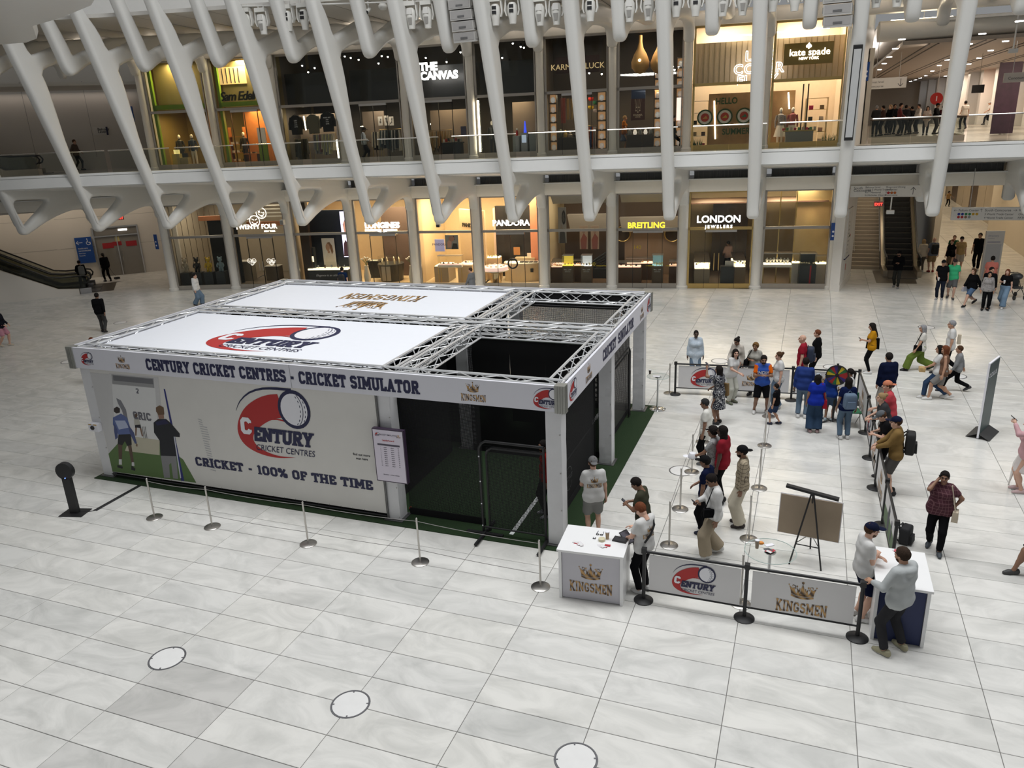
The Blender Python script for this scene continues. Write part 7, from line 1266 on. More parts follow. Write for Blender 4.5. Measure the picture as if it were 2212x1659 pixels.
def backpack(label,loc,rz,col,h=.46,name='backpack'):
 t=thing(name,label,'backpack',loc,rz);m=M('pack_%02d%02d%02d'%tuple(int(c*99) for c in col),col,.75,var=.15)
 b=bmesh.new();bmesh.ops.create_cube(b,size=1);bmesh.ops.bevel(b,geom=list(b.edges),offset=.22,segments=3,affect='EDGES',profile=.6)
 for v in b.verts:v.co.x*=.31*(1-.12*max(0,v.co.z));v.co.y*=.19;v.co.z=(v.co.z+.5)*h
 me=bpy.data.meshes.new('body');b.to_mesh(me);b.free();me.materials.append(m);me.polygons.foreach_set('use_smooth',[True]*len(me.polygons));o=bpy.data.objects.new('body',me);C.objects.link(o);o.parent=t
 MB().box((0,-.11,h*.33),(.22,.07,h*.42),taper=(.85,.7)).build('front_pocket',m,t)
 for s in(-1,1):MB().tube([(s*.08,.09,h*.95),(s*.11,.16,h*.8),(s*.12,.14,h*.3),(s*.1,.09,h*.1)],.016,6).build('strap',m,t)
 MB().tube([(-.05,.08,h),(0,.08,h+.05),(.05,.08,h)],.01,6).build('top_loop',m,t);return t
g=G(1938,1180);backpack('black backpack lying on the floor against the right banner barrier',(g[0]+.15,g[1]+.2,0),1.2,(.01,.01,.012),.36)
g=G(2178,645);t=thing('stroller','black folding stroller pushed beside the woman in jeans','stroller',(g[0]+.25,g[1]+.1,0),.3)
for s in(-1,1):MB().tube([(s*.22,-.35,.12),(s*.2,.1,.55),(s*.2,.42,1.05)],.016,6).tube([(s*.22,.38,.12),(s*.2,-.1,.55)],.014,6).build('frame_side',BLACK,t)
MB().tube([(-.2,.42,1.05),(.2,.42,1.05)],.02,6).build('handle',BLACK,t);MB().box((0,0,.48),(.36,.4,.06)).box((0,.2,.72),(.36,.06,.5)).build('seat',CHAR,t);MB().sphere((0,.1,.95),(.22,.3,.16),10,6).build('hood',CHAR,t,True)
for x in(-.22,.22):
 for y in(-.35,.38):MB().tube([(x-.02,y,.1),(x+.02,y,.1)],.1,12).build('wheel',BLACK,t)
# HUNG EQUIPMENT
def FO(px,py,off):
 d=ray(px,py);lo=.005
 for s in np.linspace(.012,.045,1400):
  p=CAM+d*s
  if p[1]-(yfac(p[0])+off)>0:return p
 return p
PIPE=M('white_pipe',(.62,.61,.58),.4);BODYW=M('fixture_white',(.64,.63,.59),.45,var=.03)
def moving_head(label,px,py,back):
 p=FO(px,py,-6.35);t=thing('moving_light',label,'stage light',(p[0],p[1],p[2]),0.1,'moving stage lights')
 MB().box((0,0,.40),(.46,.34,.16)).build('base',BODYW,t);MB().tube([(-.12,0,.48),(-.12,0,.62)],.03,6).tube([(.12,0,.48),(.12,0,.62)],.03,6).build('clamp',PIPE,t)
 for s in(-1,1):MB().prism([(s*.27,-.1,.34),(s*.27,.1,.34),(s*.31,.1,-.05),(s*.25,.08,-.22),(s*.25,-.08,-.22),(s*.31,-.1,-.05)],(-s*.05,0,0)).build('yoke_arm',BODYW,t)
 h=MB().lathe([(.0,.26),(.14,.24),(.20,.12),(.205,-.12),(.15,-.34),(.13,-.52),(.0,-.52)],n=16).build('head',BODYW,t,True)
 if back:MB().box((0,-.19,.10),(.17,.04,.12)).build('vent',BLACK,t);MB().box((0,-.195,-.07),(.17,.04,.12)).build('vent',BLACK,t)
 else:MB().prism([(-.10,-.21,.22),(.10,-.21,.22),(.12,-.215,.0),(-.12,-.215,.0)],(0,.03,0)).build('face_plate',PIPE,t);MB().prism([(-.09,-.205,-.12),(.09,-.205,-.12),(.06,-.17,-.36),(-.06,-.17,-.36)],(0,.03,0)).build('grey_panel',GREYP,t)
MHL=[(533,45,0),(567,45,0),(622,38,1),(657,35,1),(888,32,0),(923,30,0),(1070,24,1),(1107,20,1),(1166,24,0),(1202,22,0),(1275,14,1),(1360,15,0),(1401,12,0),(1461,4,1),(1503,2,1),(1562,2,0),(1605,0,0),(1670,-8,1),(1718,-10,1),(1895,-18,0),(1940,-20,0)]
ORD=['first','second','third','fourth','fifth','sixth','seventh','eighth','ninth','tenth','eleventh','twelfth','thirteenth','fourteenth','fifteenth','sixteenth','seventeenth','eighteenth','nineteenth','twentieth','last']
for i,(px,py,bk) in enumerate(MHL):moving_head('white moving stage light %s, %s from the left under the pipe'%('with two black vents' if bk else 'with a grey lower panel',ORD[i]),px,py,bk)
for i,(a,b3) in enumerate((((505,14),(640,11)),((640,11),(860,4)),((860,4),(1000,0)))):p,q=FO(*a,-6.35),FO(*b3,-6.35);t=thing('light_pipe',('left','middle','right')[i]+' length of thin white pipe carrying the stage lights','pipe',(0,0,0));MB().tube([tuple(p),tuple(q)],.03,8).build('pipe',PIPE,t,True)
def line_array(label,px,py,n):
 p=FO(px,py,-6.5);t=thing('loudspeaker_stack',label,'loudspeaker',tuple(p),-.05)
 for i in range(n):R=Matrix.Rotation(.05*i,3,'X');z=.62-.39*i;o=MB().box((.035*i,.02*i,z),(.95,.5,.36),R=R).build('cabinet',M('array_grey',(.42,.41,.39),.55),t);MB().box((.035*i,-.25+.02*i,z),(.86,.02,.28),R=R).build('grille',M('array_grille',(.33,.32,.31),.7),o);MB().box((.035*i,-.262+.02*i,z-.06),(.3,.01,.07),R=R).build('badge',M('badge_dark',(.12,.12,.12),.5),o);MB().box((.035*i+.49,0,z),(.03,.3,.2),R=R).box((.035*i-.49,0,z),(.03,.3,.2),R=R).build('rigging',GREYP,o)
 MB().box((-.02,0,.84),(1.0,.5,.05)).build('fly_bar',PIPE,t);MB().tube([(0,0,.86),(0,0,1.9)],.02,6).build('chain',GREYP,t)
line_array('left hung stack of four grey loudspeakers under the ribs',1000,47,4);line_array('right hung stack of grey loudspeakers cut by the top of the picture',1806,10,4)
p=FO(796,20,-6.2);t=thing('security_camera','small white security camera hung between ribs beside the white dome','camera',tuple(p));MB().tube([(0,0,0),(0,0,.3)],.03,6).build('mount',PIPE,t);MB().tube([(0,.1,.02),(0,-.14,-.12)],.075,10).build('body',BODYW,t,True);MB().tube([(0,-.13,-.115),(0,-.17,-.135)],.06,10).build('lens',BLACK,t)
p=FO(827,14,-6.0);t=thing('dome_lamp','round white dome hung between ribs beside the security camera','dome',tuple(p));MB().sphere((0,0,0),(.19,.19,.15),14,8).build('dome',BODYW,t,True);MB().tube([(0,0,.1),(0,0,.5)],.02,6).build('stem',PIPE,t)
for i,(px,py,y) in enumerate(((610,480,26.8),(947,484,28.3))):p=onY(px,py,y);t=thing('wall_device',('white speaker box on the column right of the smiley face sign','black and white camera on the column left of the white jewellery sign')[i],'speaker' if i==0 else 'camera',tuple(p));MB().box((0,0,0),(.22,.16,.26)).build('body',BODYW,t);MB().box((0,-.085,-.02 if i==0 else -.1),(.18,.02,.2 if i==0 else.12)).build('face',GREYP if i==0 else BLACK,t)
# PEOPLE
V3=lambda*a:np.array(a,float)
class Field:
 def __init__(s,lo,hi,h):
  s.h=h;s.lo=np.array(lo,float);s.n=np.ceil((np.array(hi)-s.lo)/h).astype(int)+1;s.f=np.full(s.n,1.0,np.float32)
  s.ax=[s.lo[i]+h*np.arange(s.n[i]) for i in range(3)]
 def _sub(s,lo,hi):
  a=np.clip(np.floor((lo-s.lo)/s.h).astype(int),0,s.n);b=np.clip(np.ceil((hi-s.lo)/s.h).astype(int)+1,0,s.n);sl=tuple(slice(a[i],b[i]) for i in range(3))
  return sl,s.ax[0][sl[0]][:,None,None],s.ax[1][sl[1]][None,:,None],s.ax[2][sl[2]][None,None,:]
 def _mix(s,sl,d,k):
  f=s.f[sl]
  if k:hh=np.clip(.5+.5*(d-f)/k,0,1);s.f[sl]=d*(1-hh)+f*hh-k*hh*(1-hh)
  else:s.f[sl]=np.minimum(f,d)
 def cone(s,p,q,ra,rb,k=.03,flat=False):
  p,q=np.array(p,float),np.array(q,float);m=max(ra,rb)+k+2*s.h;sl,X,Y,Z=s._sub(np.minimum(p,q)-m,np.maximum(p,q)+m);d=q-p;L2=max(d@d,1e-9)
  t=((X-p[0])*d[0]+(Y-p[1])*d[1]+(Z-p[2])*d[2])/L2;tc=np.clip(t,0,1)
  D=np.sqrt((X-p[0]-tc*d[0])**2+(Y-p[1]-tc*d[1])**2+(Z-p[2]-tc*d[2])**2)-(ra+(rb-ra)*tc)
  if flat:D=np.maximum(D,(t-1)*math.sqrt(L2))
  s._mix(sl,D,k);return s
 def ell(s,c,r,k=.02):
  c,r=np.array(c,float),np.array(r,float);m=r+k+2*s.h;sl,X,Y,Z=s._sub(c-m,c+m)
  g=np.sqrt(((X-c[0])/r[0])**2+((Y-c[1])/r[1])**2+((Z-c[2])/r[2])**2);s._mix(sl,(g-1)*r.min(),k);return s
 def cut(s,o,n):
  n=np.array(n,float)/np.linalg.norm(n);X,Y,Z=s.ax[0][:,None,None],s.ax[1][None,:,None],s.ax[2][None,None,:];s.f=np.maximum(s.f,(X-o[0])*n[0]+(Y-o[1])*n[1]+(Z-o[2])*n[2]);return s
 def bump(s,a,w):
  X,Y,Z=s.ax[0][:,None,None],s.ax[1][None,:,None],s.ax[2][None,None,:];s.f=s.f+a*np.sin(X*w)*np.sin(Y*w+1)*np.sin(Z*w*.8+2);return s
 def mesh(s):
  f=s.f;g=f<0;nx,ny,nz=s.n;c=np.zeros((nx-1,ny-1,nz-1),np.uint8)
  for i in(0,1):
   for j in(0,1):
    for k in(0,1):c+=g[i:nx-1+i,j:ny-1+j,k:nz-1+k]
  act=(c>0)&(c<8);idx=np.full(act.shape,-1,int);A=np.argwhere(act);idx[act]=np.arange(len(A));acc=np.zeros((len(A),3));cnt=np.zeros(len(A))
  co=[(i,j,k) for i in(0,1) for j in(0,1) for k in(0,1)]
  for a in co:
   for b in co:
    if sum(abs(x-y) for x,y in zip(a,b))==1 and a<b:
     fa=f[A[:,0]+a[0],A[:,1]+a[1],A[:,2]+a[2]];fb=f[A[:,0]+b[0],A[:,1]+b[1],A[:,2]+b[2]];m=(fa<0)!=(fb<0)
     t=np.where(m,fa/np.where(m,fa-fb,1),0)[:,None];acc+=m[:,None]*(np.array(a)+t*(np.array(b)-np.array(a)));cnt+=m
  V=s.lo+s.h*(A+acc/np.maximum(cnt,1)[:,None]);Q=[]
  for ax in range(3):
   sh=[slice(None)]*3;sh2=[slice(None)]*3;sh[ax]=slice(0,-1);sh2[ax]=slice(1,None);e=g[tuple(sh)]!=g[tuple(sh2)];u,v=(ax+1)%3,(ax+2)%3
   E=np.argwhere(e);E=E[(E[:,u]>0)&(E[:,v]>0)&(E[:,u]<s.n[u]-1)&(E[:,v]<s.n[v]-1)];sg=g[E[:,0],E[:,1],E[:,2]]
   def cell(du,dv):B=E.copy();B[:,u]-=du;B[:,v]-=dv;return idx[B[:,0],B[:,1],B[:,2]]
   q=np.stack([cell(1,1),cell(0,1),cell(0,0),cell(1,0)],1);q[~sg]=q[~sg][:,::-1];Q.append(q)
  return V,np.concatenate(Q)
def mk(name,V,Q,mats,parent=None,mi=None):
 me=bpy.data.meshes.new(name);me.vertices.add(len(V));me.vertices.foreach_set('co',np.asarray(V,np.float32).ravel());n=len(Q);me.loops.add(4*n);me.loops.foreach_set('vertex_index',np.asarray(Q,np.int32).ravel())
 me.polygons.add(n);me.polygons.foreach_set('loop_start',np.arange(0,4*n,4,dtype=np.int32));me.polygons.foreach_set('loop_total',np.full(n,4,np.int32))
 for m in mats:me.materials.append(m)
 if mi is not None:me.polygons.foreach_set('material_index',np.asarray(mi,np.int32))
 me.polygons.foreach_set('use_smooth',[True]*n);me.update();me.validate()
 o=bpy.data.objects.new(name,me);C.objects.link(o)
 if parent is not None:o.parent=parent
 return o
def head_tpl(h):
 F=Field((-.12,-.14,-.20),(.12,.15,.15),h);F.ell((0,-.015,.03),(.074,.094,.092),.01).ell((0,.028,-.045),(.053,.058,.068),.04).ell((0,.05,-.085),(.03,.03,.028),.03)
 F.cone((0,.076,.022),(0,.108,-.018),.010,.016,.014);F.cone((0,-.02,-.05),(0,-.035,-.20),.055,.056,.03)
 for s in(-1,1):F.ell((s*.078,-.012,-.005),(.012,.022,.034),.008).cone((s*.015,.086,.034),(s*.05,.074,.034),.011,.009,.012).ell((s*.040,.062,-.03),(.024,.024,.024),.02)
 F.cone((-.018,.083,-.056),(.018,.083,-.056),.010,.010,.008);V,Q=F.mesh();c=V[Q].mean(1);mi=np.zeros(len(Q),int)
 for s in(-1,1):mi[(np.abs(c[:,0]-s*.033)<.016)&(np.abs(c[:,2]-.008)<.009)&(c[:,1]>.055)]=1;mi[(np.abs(c[:,0]-s*.034)<.022)&(np.abs(c[:,2]-.034)<.008)&(c[:,1]>.06)]=2
 mi[(np.abs(c[:,0])<.024)&(np.abs(c[:,2]+.056)<.011)&(c[:,1]>.07)]=3;return V,Q,mi
HEAD=head_tpl(.0095);HEADL=head_tpl(.014)
def hand_tpl(c1,c2):
 F=Field((-.05,-.08,-.05),(.13,.08,.22),.0062);F.cone((0,0,-.04),(0,0,.01),.026,.027,.01).cone((0,-.02,.035),(0,-.022,.078),.017,.014,.02).cone((0,.02,.035),(0,.022,.08),.017,.014,.02).cone((0,0,.03),(0,0,.08),.018,.015,.02)
 for y,L in((.030,.068),(.010,.078),(-.010,.072),(-.029,.056)):
  a=math.radians(c1);b=math.radians(c1+c2);p=V3(0,y,.085);q=p+L*.5*V3(math.sin(a),0,math.cos(a));r=q+L*.5*V3(math.sin(b),0,math.cos(b));F.cone(p,q,.0095,.0085,.004).cone(q,r,.0085,.0072,.003)
 F.cone((0,.03,.02),(.02,.055,.055),.013,.011,.01).cone((.02,.055,.055),(.036,.052,.088),.0105,.008,.004);return F.mesh()
HANDS={'r':hand_tpl(18,28),'g':hand_tpl(55,75),'o':hand_tpl(4,8)}
F_=Field((-.08,-.14,-.01),(.08,.22,.14),.011);F_.cone((0,-.06,.048),(0,.08,.042),.046,.046,.03).cone((0,.08,.04),(.0,.155,.030),.047,.036,.03).cone((0,-.04,.06),(0,-.045,.10),.045,.042,.03).cut((0,0,0),(0,0,-1)).cut((0,0,.105),(0,0,1));SHOE=F_.mesh()
SHOE_MI=(SHOE[0][SHOE[1]].mean(1)[:,2]<.022).astype(int);_shoes={}
SKIN=[M('skin_%d'%i,c,.55,var=.08,scale=12) for i,c in enumerate(((.60,.36,.26),(.45,.25,.16),(.24,.125,.075),(.075,.04,.026)))]
EYE=M('eye_dark',(.02,.016,.014),.3,var=0);LIPS=[M('lips_%d'%i,c,.5,var=0) for i,c in enumerate(((.45,.17,.14),(.32,.12,.09),(.16,.06,.05),(.06,.025,.02)))]
def cloth(c,kind=None):
 if isinstance(c,bpy.types.Material):return c
 return M('cloth_%03d%03d%03d'%tuple(int(x*300) for x in c),c,.9,var=.12,scale=7,bump=.3,spec=.06)
def pat(name,c1,c2,sc,kind='check',w=.86):
 if name in _mats:return _mats[name]
 m=M(name,c1,.85,var=0);nt=m.node_tree;b=nt.nodes['Principled BSDF'];tc=nt.nodes.new('ShaderNodeTexCoord');mx=nt.nodes.new('ShaderNodeMix');mx.data_type='RGBA';mx.inputs['A'].default_value=(*c1,1);mx.inputs['B'].default_value=(*c2,1)
 if kind=='check':
  sp=nt.nodes.new('ShaderNodeSeparateXYZ');nt.links.new(tc.outputs['Object'],sp.inputs[0]);ad=nt.nodes.new('ShaderNodeMath');ad.operation='ADD';nt.links.new(sp.outputs[0],ad.inputs[0]);nt.links.new(sp.outputs[1],ad.inputs[1]);o=[]
  for src in(ad.outputs[0],sp.outputs[2]):
   a=nt.nodes.new('ShaderNodeMath');a.operation='MULTIPLY';a.inputs[1].default_value=sc;f=nt.nodes.new('ShaderNodeMath');f.operation='FRACT';g=nt.nodes.new('ShaderNodeMath');g.operation='GREATER_THAN';g.inputs[1].default_value=w;nt.links.new(src,a.inputs[0]);nt.links.new(a.outputs[0],f.inputs[0]);nt.links.new(f.outputs[0],g.inputs[0]);o.append(g)
  a=nt.nodes.new('ShaderNodeMath');a.operation='MAXIMUM';nt.links.new(o[0].outputs[0],a.inputs[0]);nt.links.new(o[1].outputs[0],a.inputs[1]);nt.links.new(a.outputs[0],mx.inputs['Factor'])
 else:
  n=nt.nodes.new('ShaderNodeTexNoise');n.inputs['Scale'].default_value=sc;n.inputs['Detail'].default_value=0;n.inputs['Distortion'].default_value=2.5;r=nt.nodes.new('ShaderNodeValToRGB');r.color_ramp.interpolation='CONSTANT';e=r.color_ramp.elements;e[0].color=(0,0,0,1);e[1].position=.48;e[1].color=(1,1,1,1);q=e.new(w);q.color=(0,0,0,1)
  nt.links.new(tc.outputs['Object'],n.inputs['Vector']);nt.links.new(n.outputs['Fac'],r.inputs[0]);nt.links.new(r.outputs[0],mx.inputs['Factor'])
 nt.links.new(mx.outputs['Result'],b.inputs['Base Color']);return m
ARM=dict(down=(.26,.03,.82),phone=(.07,.30,1.16),ear=(.11,.09,1.56),hip=(.21,.03,1.0),cross=(-.03,.19,1.17),rail=(.10,.38,1.06),up=(.12,.34,1.66),fwd=(.16,.36,1.05),pocket=(.23,.05,.88),sf=(.25,.22,.88),sb=(.26,-.20,.88),chest=(.05,.24,1.22),hold=(.12,.28,1.02),out=(.42,.34,1.06),wheel=(.20,.38,1.50))
def ik(a,b,l1,l2,hint):
 d=b-a;L=np.linalg.norm(d);u=d/max(L,1e-6)
 if L>(l1+l2)*.995:b=a+u*(l1+l2)*.995;L=(l1+l2)*.995
 x=(l1*l1-l2*l2+L*L)/(2*L);hgt=math.sqrt(max(l1*l1-x*x,0));n=hint-u*(hint@u);n/=max(np.linalg.norm(n),1e-6);return a+u*x+n*hgt,b
def Rz(a):c,s=math.cos(a),math.sin(a);return np.array([[c,-s,0],[s,c,0],[0,0,1]])
def Rx(a):c,s=math.cos(a),math.sin(a);return np.array([[1,0,0],[0,c,-s],[0,s,c]])
def Ry(a):c,s=math.cos(a),math.sin(a);return np.array([[c,0,s],[0,1,0],[-s,0,c]])
def person(label,pos,h,rz,top,bot,shoe=(.6,.6,.6),skin=1,hair=('short',(.015,.012,.01)),L='down',R='down',legs='stand',fem=False,fat=1.0,lean=0,hy=0,hp=0,cap=None,beard=None,z=0.0,far=False,hl='r',hr='r',sleeve=None):
 """pos: ('f', px, py) ground point between the feet, ('h', px, py) top of the head, or (x, y)"""
 if pos[0]=='f':g=G(pos[1],pos[2],z)
 elif pos[0]=='h':a_=math.radians(rz);o_=(.72*math.sin(math.radians(lean))+.03)*h/1.75;g=G(pos[1],pos[2],z+h-.012*lean*h/1.75)-o_*V3(-math.sin(a_),math.cos(a_),0)
 else:g=pos
 s=h/1.75;gh=(.036 if far else.026)/s;th=math.radians(-lean);RL=Rx(th)
 st={'stand':((-.10,.0,0),(.10,.02,0),0),'wide':((-.17,.02,0),(.17,-.02,0),.02),'walk':((-.09,.30,0),(.09,-.30,.07),.06),'walk2':((-.09,-.30,.07),(.09,.30,0),.06),'step':((-.10,.15,0),(.10,-.16,.03),.02),'cross':((.04,.06,0),(.06,-.04,0),.01),'stride':((-.09,.42,0),(.09,-.42,.11),.11)}[legs]
 Pz=.93-st[2];P=V3(0,-.02*lean/10,Pz);sw=.150 if fem else.174
 B=lambda x,y,zz:P+RL@V3(x,y,zz)
 hipL,hipR=P+V3(-.088,0,-.03),P+V3(.088,0,-.03);ankL,ankR=V3(*st[0])+V3(0,0,.09),V3(*st[1])+V3(0,0,.09)
 kneL,ankL=ik(hipL,ankL,.43,.42,V3(-.1,1,0));kneR,ankR=ik(hipR,ankR,.43,.42,V3(.1,1,0))
 shL,shR=B(-sw,0,.50),B(sw,0,.50);Nk=B(0,.0,.545);hd=Rz(math.radians(hy))@Rx(math.radians(-hp));Hc=Nk+RL@V3(0,.02,.06)+hd@V3(0,.025,.085)
 A=[]
 for sd,sh,key in((-1,shL,L),(1,shR,R)):
  t=ARM[key] if isinstance(key,str) else key;t=V3(t[0]*sd,t[1],t[2]+(Pz-.93));hint=V3(sd*1.0,-.25,-.1) if key=='hip' else V3(sd*.55,.35,-1) if key=='ear' else(V3(sd*.7,-.3,-1) if t[2]>1.0 else V3(sd*.35,-1,-.2));A.append(ik(sh,t,.29,.255,hint))
 lo,hi=V3(-.75,-.75,-.02),V3(.75,.75,1.72);f=fat;w_=.092 if fem else.108;hp_=.122 if fem else.112
 def torso(F,o,k=.05,full=True):
  F.cone(B(-.085*f,0,.02),B(.085*f,0,.02),hp_*f**.5+o,hp_*f**.5+o,k).cone(B(-.06*f,.005,.2),B(.06*f,.005,.2),w_*f+o,w_*f+o,k).cone(B(-.085*f**.6,.0,.37),B(.085*f**.6,.0,.37),.104*f**.6+o,.104*f**.6+o,k).cone(B(-sw*.78,-.01,.485),B(sw*.78,-.01,.485),.062+o,.062+o,k).cone(B(0,-.01,.49),B(0,.0,.53),.075+o,.06+o*.5,.03)
  if fem and full:F.ell(B(-.07,.085,.345),(.062+o,.062+o,.066+o),.04).ell(B(.07,.085,.345),(.062+o,.062+o,.066+o),.04)
  if f>1.15 and full:F.ell(B(0,.07*f,.15),(.12*f,.09*f,.13),.05)
 def bounds(pts,m):q=np.array(pts);return q.min(0)-m,q.max(0)+m
 allp=[ankL,ankR,kneL,kneR,hipL,hipR,shL,shR,A[0][0],A[0][1],A[1][0],A[1][1],Nk+V3(0,0,.1)]
 bare=bot[0] in('shorts','skirt',None);lg=1.0 if bare else.78;F=Field(*bounds(allp,.2),gh);torso(F,-.022,.05,False);F.cone(Nk-V3(0,0,.05),Nk+RL@V3(0,.02,.09),.056,.054,.03)
 for sh,(e,wr),sd in((shL,A[0],-1),(shR,A[1],1)):F.cone(sh,e,.052*f**.4,.042,.03).cone(e,wr,.042,.027,.02)
 for hpj,k,a in((hipL,kneL,ankL),(hipR,kneR,ankR)):bare and F.ell(k*.62+a*.38+V3(0,-.018,0),(.05,.052,.1),.03);F.cone(hpj,k,.083*f**.5*lg,.056*lg,.03).cone(k,a,.056*lg,.036*lg**.5,.03).cone(a,a+V3(0,.03,-.03),.036,.036,.02)
 V,Q=F.mesh();Vs=[V];Qs=[Q];mis=[np.zeros(len(Q),int)];n=len(V)
 HV,HQ,HM=HEADL if far else HEAD;v=(hd@(HV*(1.0 if not fem else.96)).T).T+Hc;Vs.append(v);Qs.append(HQ+n);mis.append(HM);n+=len(v)
 hands=[]
 for sd,(e,wr),kind in((-1,A[0],hl),(1,A[1],hr)):
  hv,hq=HANDS[kind];d=wr-e;d/=np.linalg.norm(d);px=V3(-sd,0,0) if abs(d[2])>.6 else V3(-sd*.5,0,-.8);px=px-d*(px@d);px/=np.linalg.norm(px);py=np.cross(d,px)
  if py[1]<0 and abs(d[2])>.6:py=-py;hq=hq[:,::-1]
  v=wr+np.outer(hv[:,0],px)+np.outer(hv[:,1],py)+np.outer(hv[:,2],d);Vs.append(v);Qs.append(hq+n);mis.append(np.zeros(len(hq),int));n+=len(v);hands.append(wr+d*.09+px*.02)
 hc=hair[1] if hair else(.1,.08,.07);HM_=M('hair_%03d%03d%03d'%tuple(int(x*300) for x in hc),hc,.85,var=.3,scale=40,bump=.4,spec=.15)
 root=mk('person',np.concatenate(Vs)*s,np.concatenate(Qs),[SKIN[skin],EYE,HM_,LIPS[skin]],None,np.concatenate(mis));tag(root,label,'person');root.location=(g[0],g[1],z);root.rotation_euler=(0,0,math.radians(rz))
 kind,col=top[0],top[1];thick={'jacket':.026,'hoodie':.028,'coat':.026}.get(kind,.018);hem={'crop':.10,'dress':-.45,'coat':-.30,'tunic':-.22}.get(kind,-.09)
 F=Field(*bounds([P+V3(0,0,min(hem,-.1)-.05),shL,shR,A[0][0],A[0][1],A[1][0],A[1][1],Nk],.26),gh);torso(F,thick)
 if hem<-.2:F.cone(B(0,0,.12),P+V3(0,0,hem),.13,.21 if kind=='dress' else.18,.06,True)
 else:F.cone(B(-.06*f,0,.15),P+V3(-.07*f,0,-.14),.12*f**.6,.122*f**.6,.04).cone(B(.06*f,0,.15),P+V3(.07*f,0,-.14),.12*f**.6,.122*f**.6,.04)
 F.cut(P+V3(0,0,hem),(0,0,-1))
 for sh,(e,wr) in((shL,A[0]),(shR,A[1])):
  if kind in('tee','crop','dress','polo','tunic'):F.cone(sh,sh+(e-sh)*.72,.060*f**.3,.061*f**.3,.03,True)
  elif kind!='tank':F.cone(sh,e,.052+thick*.8,.048+thick*.6,.03).cone(e,wr,.048+thick*.6,.036+thick*.3,.02,True)
 if kind=='hoodie':F.ell(B(0,-.10,.52),(.11,.075,.075),.04)
 if kind in('polo','jacket'):F.cone(Nk+V3(0,0,-.02),Nk+RL@V3(0,.005,.035),.075,.068,.01,True)
 F.bump(.006,21);V,Q=F.mesh();mi_=None
 if sleeve:
  c_=V[Q].mean(1);mi_=np.zeros(len(Q),int)
  for sh,(e,wr) in((shL,A[0]),(shR,A[1])):d_=e-sh;t_=np.clip(((c_-sh)@d_)/(d_@d_),.12,1);mi_[np.linalg.norm(c_-sh-t_[:,None]*d_,axis=1)<.082]=1
 sh_o=mk({'dress':'dress','jacket':'jacket','coat':'coat','hoodie':'hoodie'}.get(kind,'shirt'),V*s,Q,[cloth(col)]+([cloth(sleeve)] if sleeve else[]),root,mi_)
 kb,cb=bot
 if kb:
  F=Field(*bounds([hipL,hipR,kneL,kneR,ankL,ankR,P+V3(0,0,.1)],.25),gh);F.cone(B(-.08*f,0,.05),B(.08*f,0,.05),hp_*f**.5+.012,hp_*f**.5+.012,.04).cone(P+V3(-.07,0,-.03),P+V3(.07,0,-.03),.115*f**.5,.115*f**.5,.04)
  wd={'pants':(.094,.075,.062),'slim':(.090,.066,.048),'wide':(.105,.115,.125),'jeans':(.095,.078,.068),'shorts':(.112,.10,0),'skirt':(0,0,0)}[kb]
  if kb=='skirt':F.cone(P+V3(0,0,.02),P+V3(0,0,-.42),.13,.21,.03,True)
  else:
   for hpj,k,a in((hipL,kneL,ankL),(hipR,kneR,ankR)):
    if kb=='shorts':F.cone(hpj,hpj+(k-hpj)*.92,wd[0]*f**.4,wd[1],.03,True)
    else:F.cone(hpj,k,wd[0]*f**.4,wd[1],.03).cone(k,k+(a-k)*.97,wd[1],wd[2],.03,True)
  F.cut(B(0,0,.12),(0,0,1));F.bump(.005,24);V,Q=F.mesh();mk({'shorts':'shorts','skirt':'skirt'}.get(kb,'trousers'),V*s,Q,[cloth(cb)],root)
 key=tuple(shoe)
 if key not in _shoes:o=mk('shoe',SHOE[0],SHOE[1],[M('shoe_%03d%03d%03d'%tuple(int(x*300) for x in key),key,.6),M('sole_pale',(.6,.6,.58),.6) if sum(key)>.3 else BLACK],None,SHOE_MI);_shoes[key]=o.data;bpy.data.objects.remove(o)
 for sd,a,q in((-1,ankL,st[0]),(1,ankR,st[1])):
  o=bpy.data.objects.new('shoe',_shoes[key]);C.objects.link(o);o.parent=root;lift=q[2];o.location=((a-V3(0,0,.09))*s).tolist();o.scale=(s*.98,)*3;o.rotation_euler=(-lift*5,0,-sd*.16)
 def hmesh(name,F,mat):V,Q=F.mesh();return mk(name,((hd@(V*(1.0 if not fem else.96)).T).T+Hc)*s,Q,[mat],root)
 hk=hair[0] if hair else None
 if hk:
  F=Field((-.2,-.27,-.45),(.2,.2,.23),.018 if far else.014);r={'buzz':.006,'afro':.05,'curly':.026}.get(hk,.014);F.ell((0,-.015,.036),(.076+r,.097+r,.094+r),.01);F.cut((0,.060,.062),(0,.80,-.60));F.cut((0,0,-.055),(0,0,-1))
  if hk in('long','bob','wavy'):
   e={'long':-.33,'bob':-.12,'wavy':-.24}[hk];F.cone((0,-.055,.03),(0,-.085,e),.075,.065,.04)
   for sd in(-1,1):F.cone((sd*.062,-.015,.03),(sd*.075,-.03,e*.75),.036,.034,.03)
  if hk=='bun':F.ell((0,-.12,.09),(.048,.048,.048),.01)
  if hk=='pony':F.cone((0,-.10,.06),(0,-.16,-.0),.03,.034,.02).cone((0,-.16,0),(0,-.14,-.22),.036,.018,.02)
  if hk=='dread':
   for i in range(11):a=math.pi*(i/10)+math.pi;F.cone((.07*math.cos(a),.08*math.sin(a)-.01,.05),(.10*math.cos(a),.10*math.sin(a)-.01,-.17-.03*(i%3)),.022,.016,.008)
  if hk in('curly','afro','wavy'):F.bump(.010,110)
  else:F.bump(.003,90)
  hmesh('hair',F,HM_)
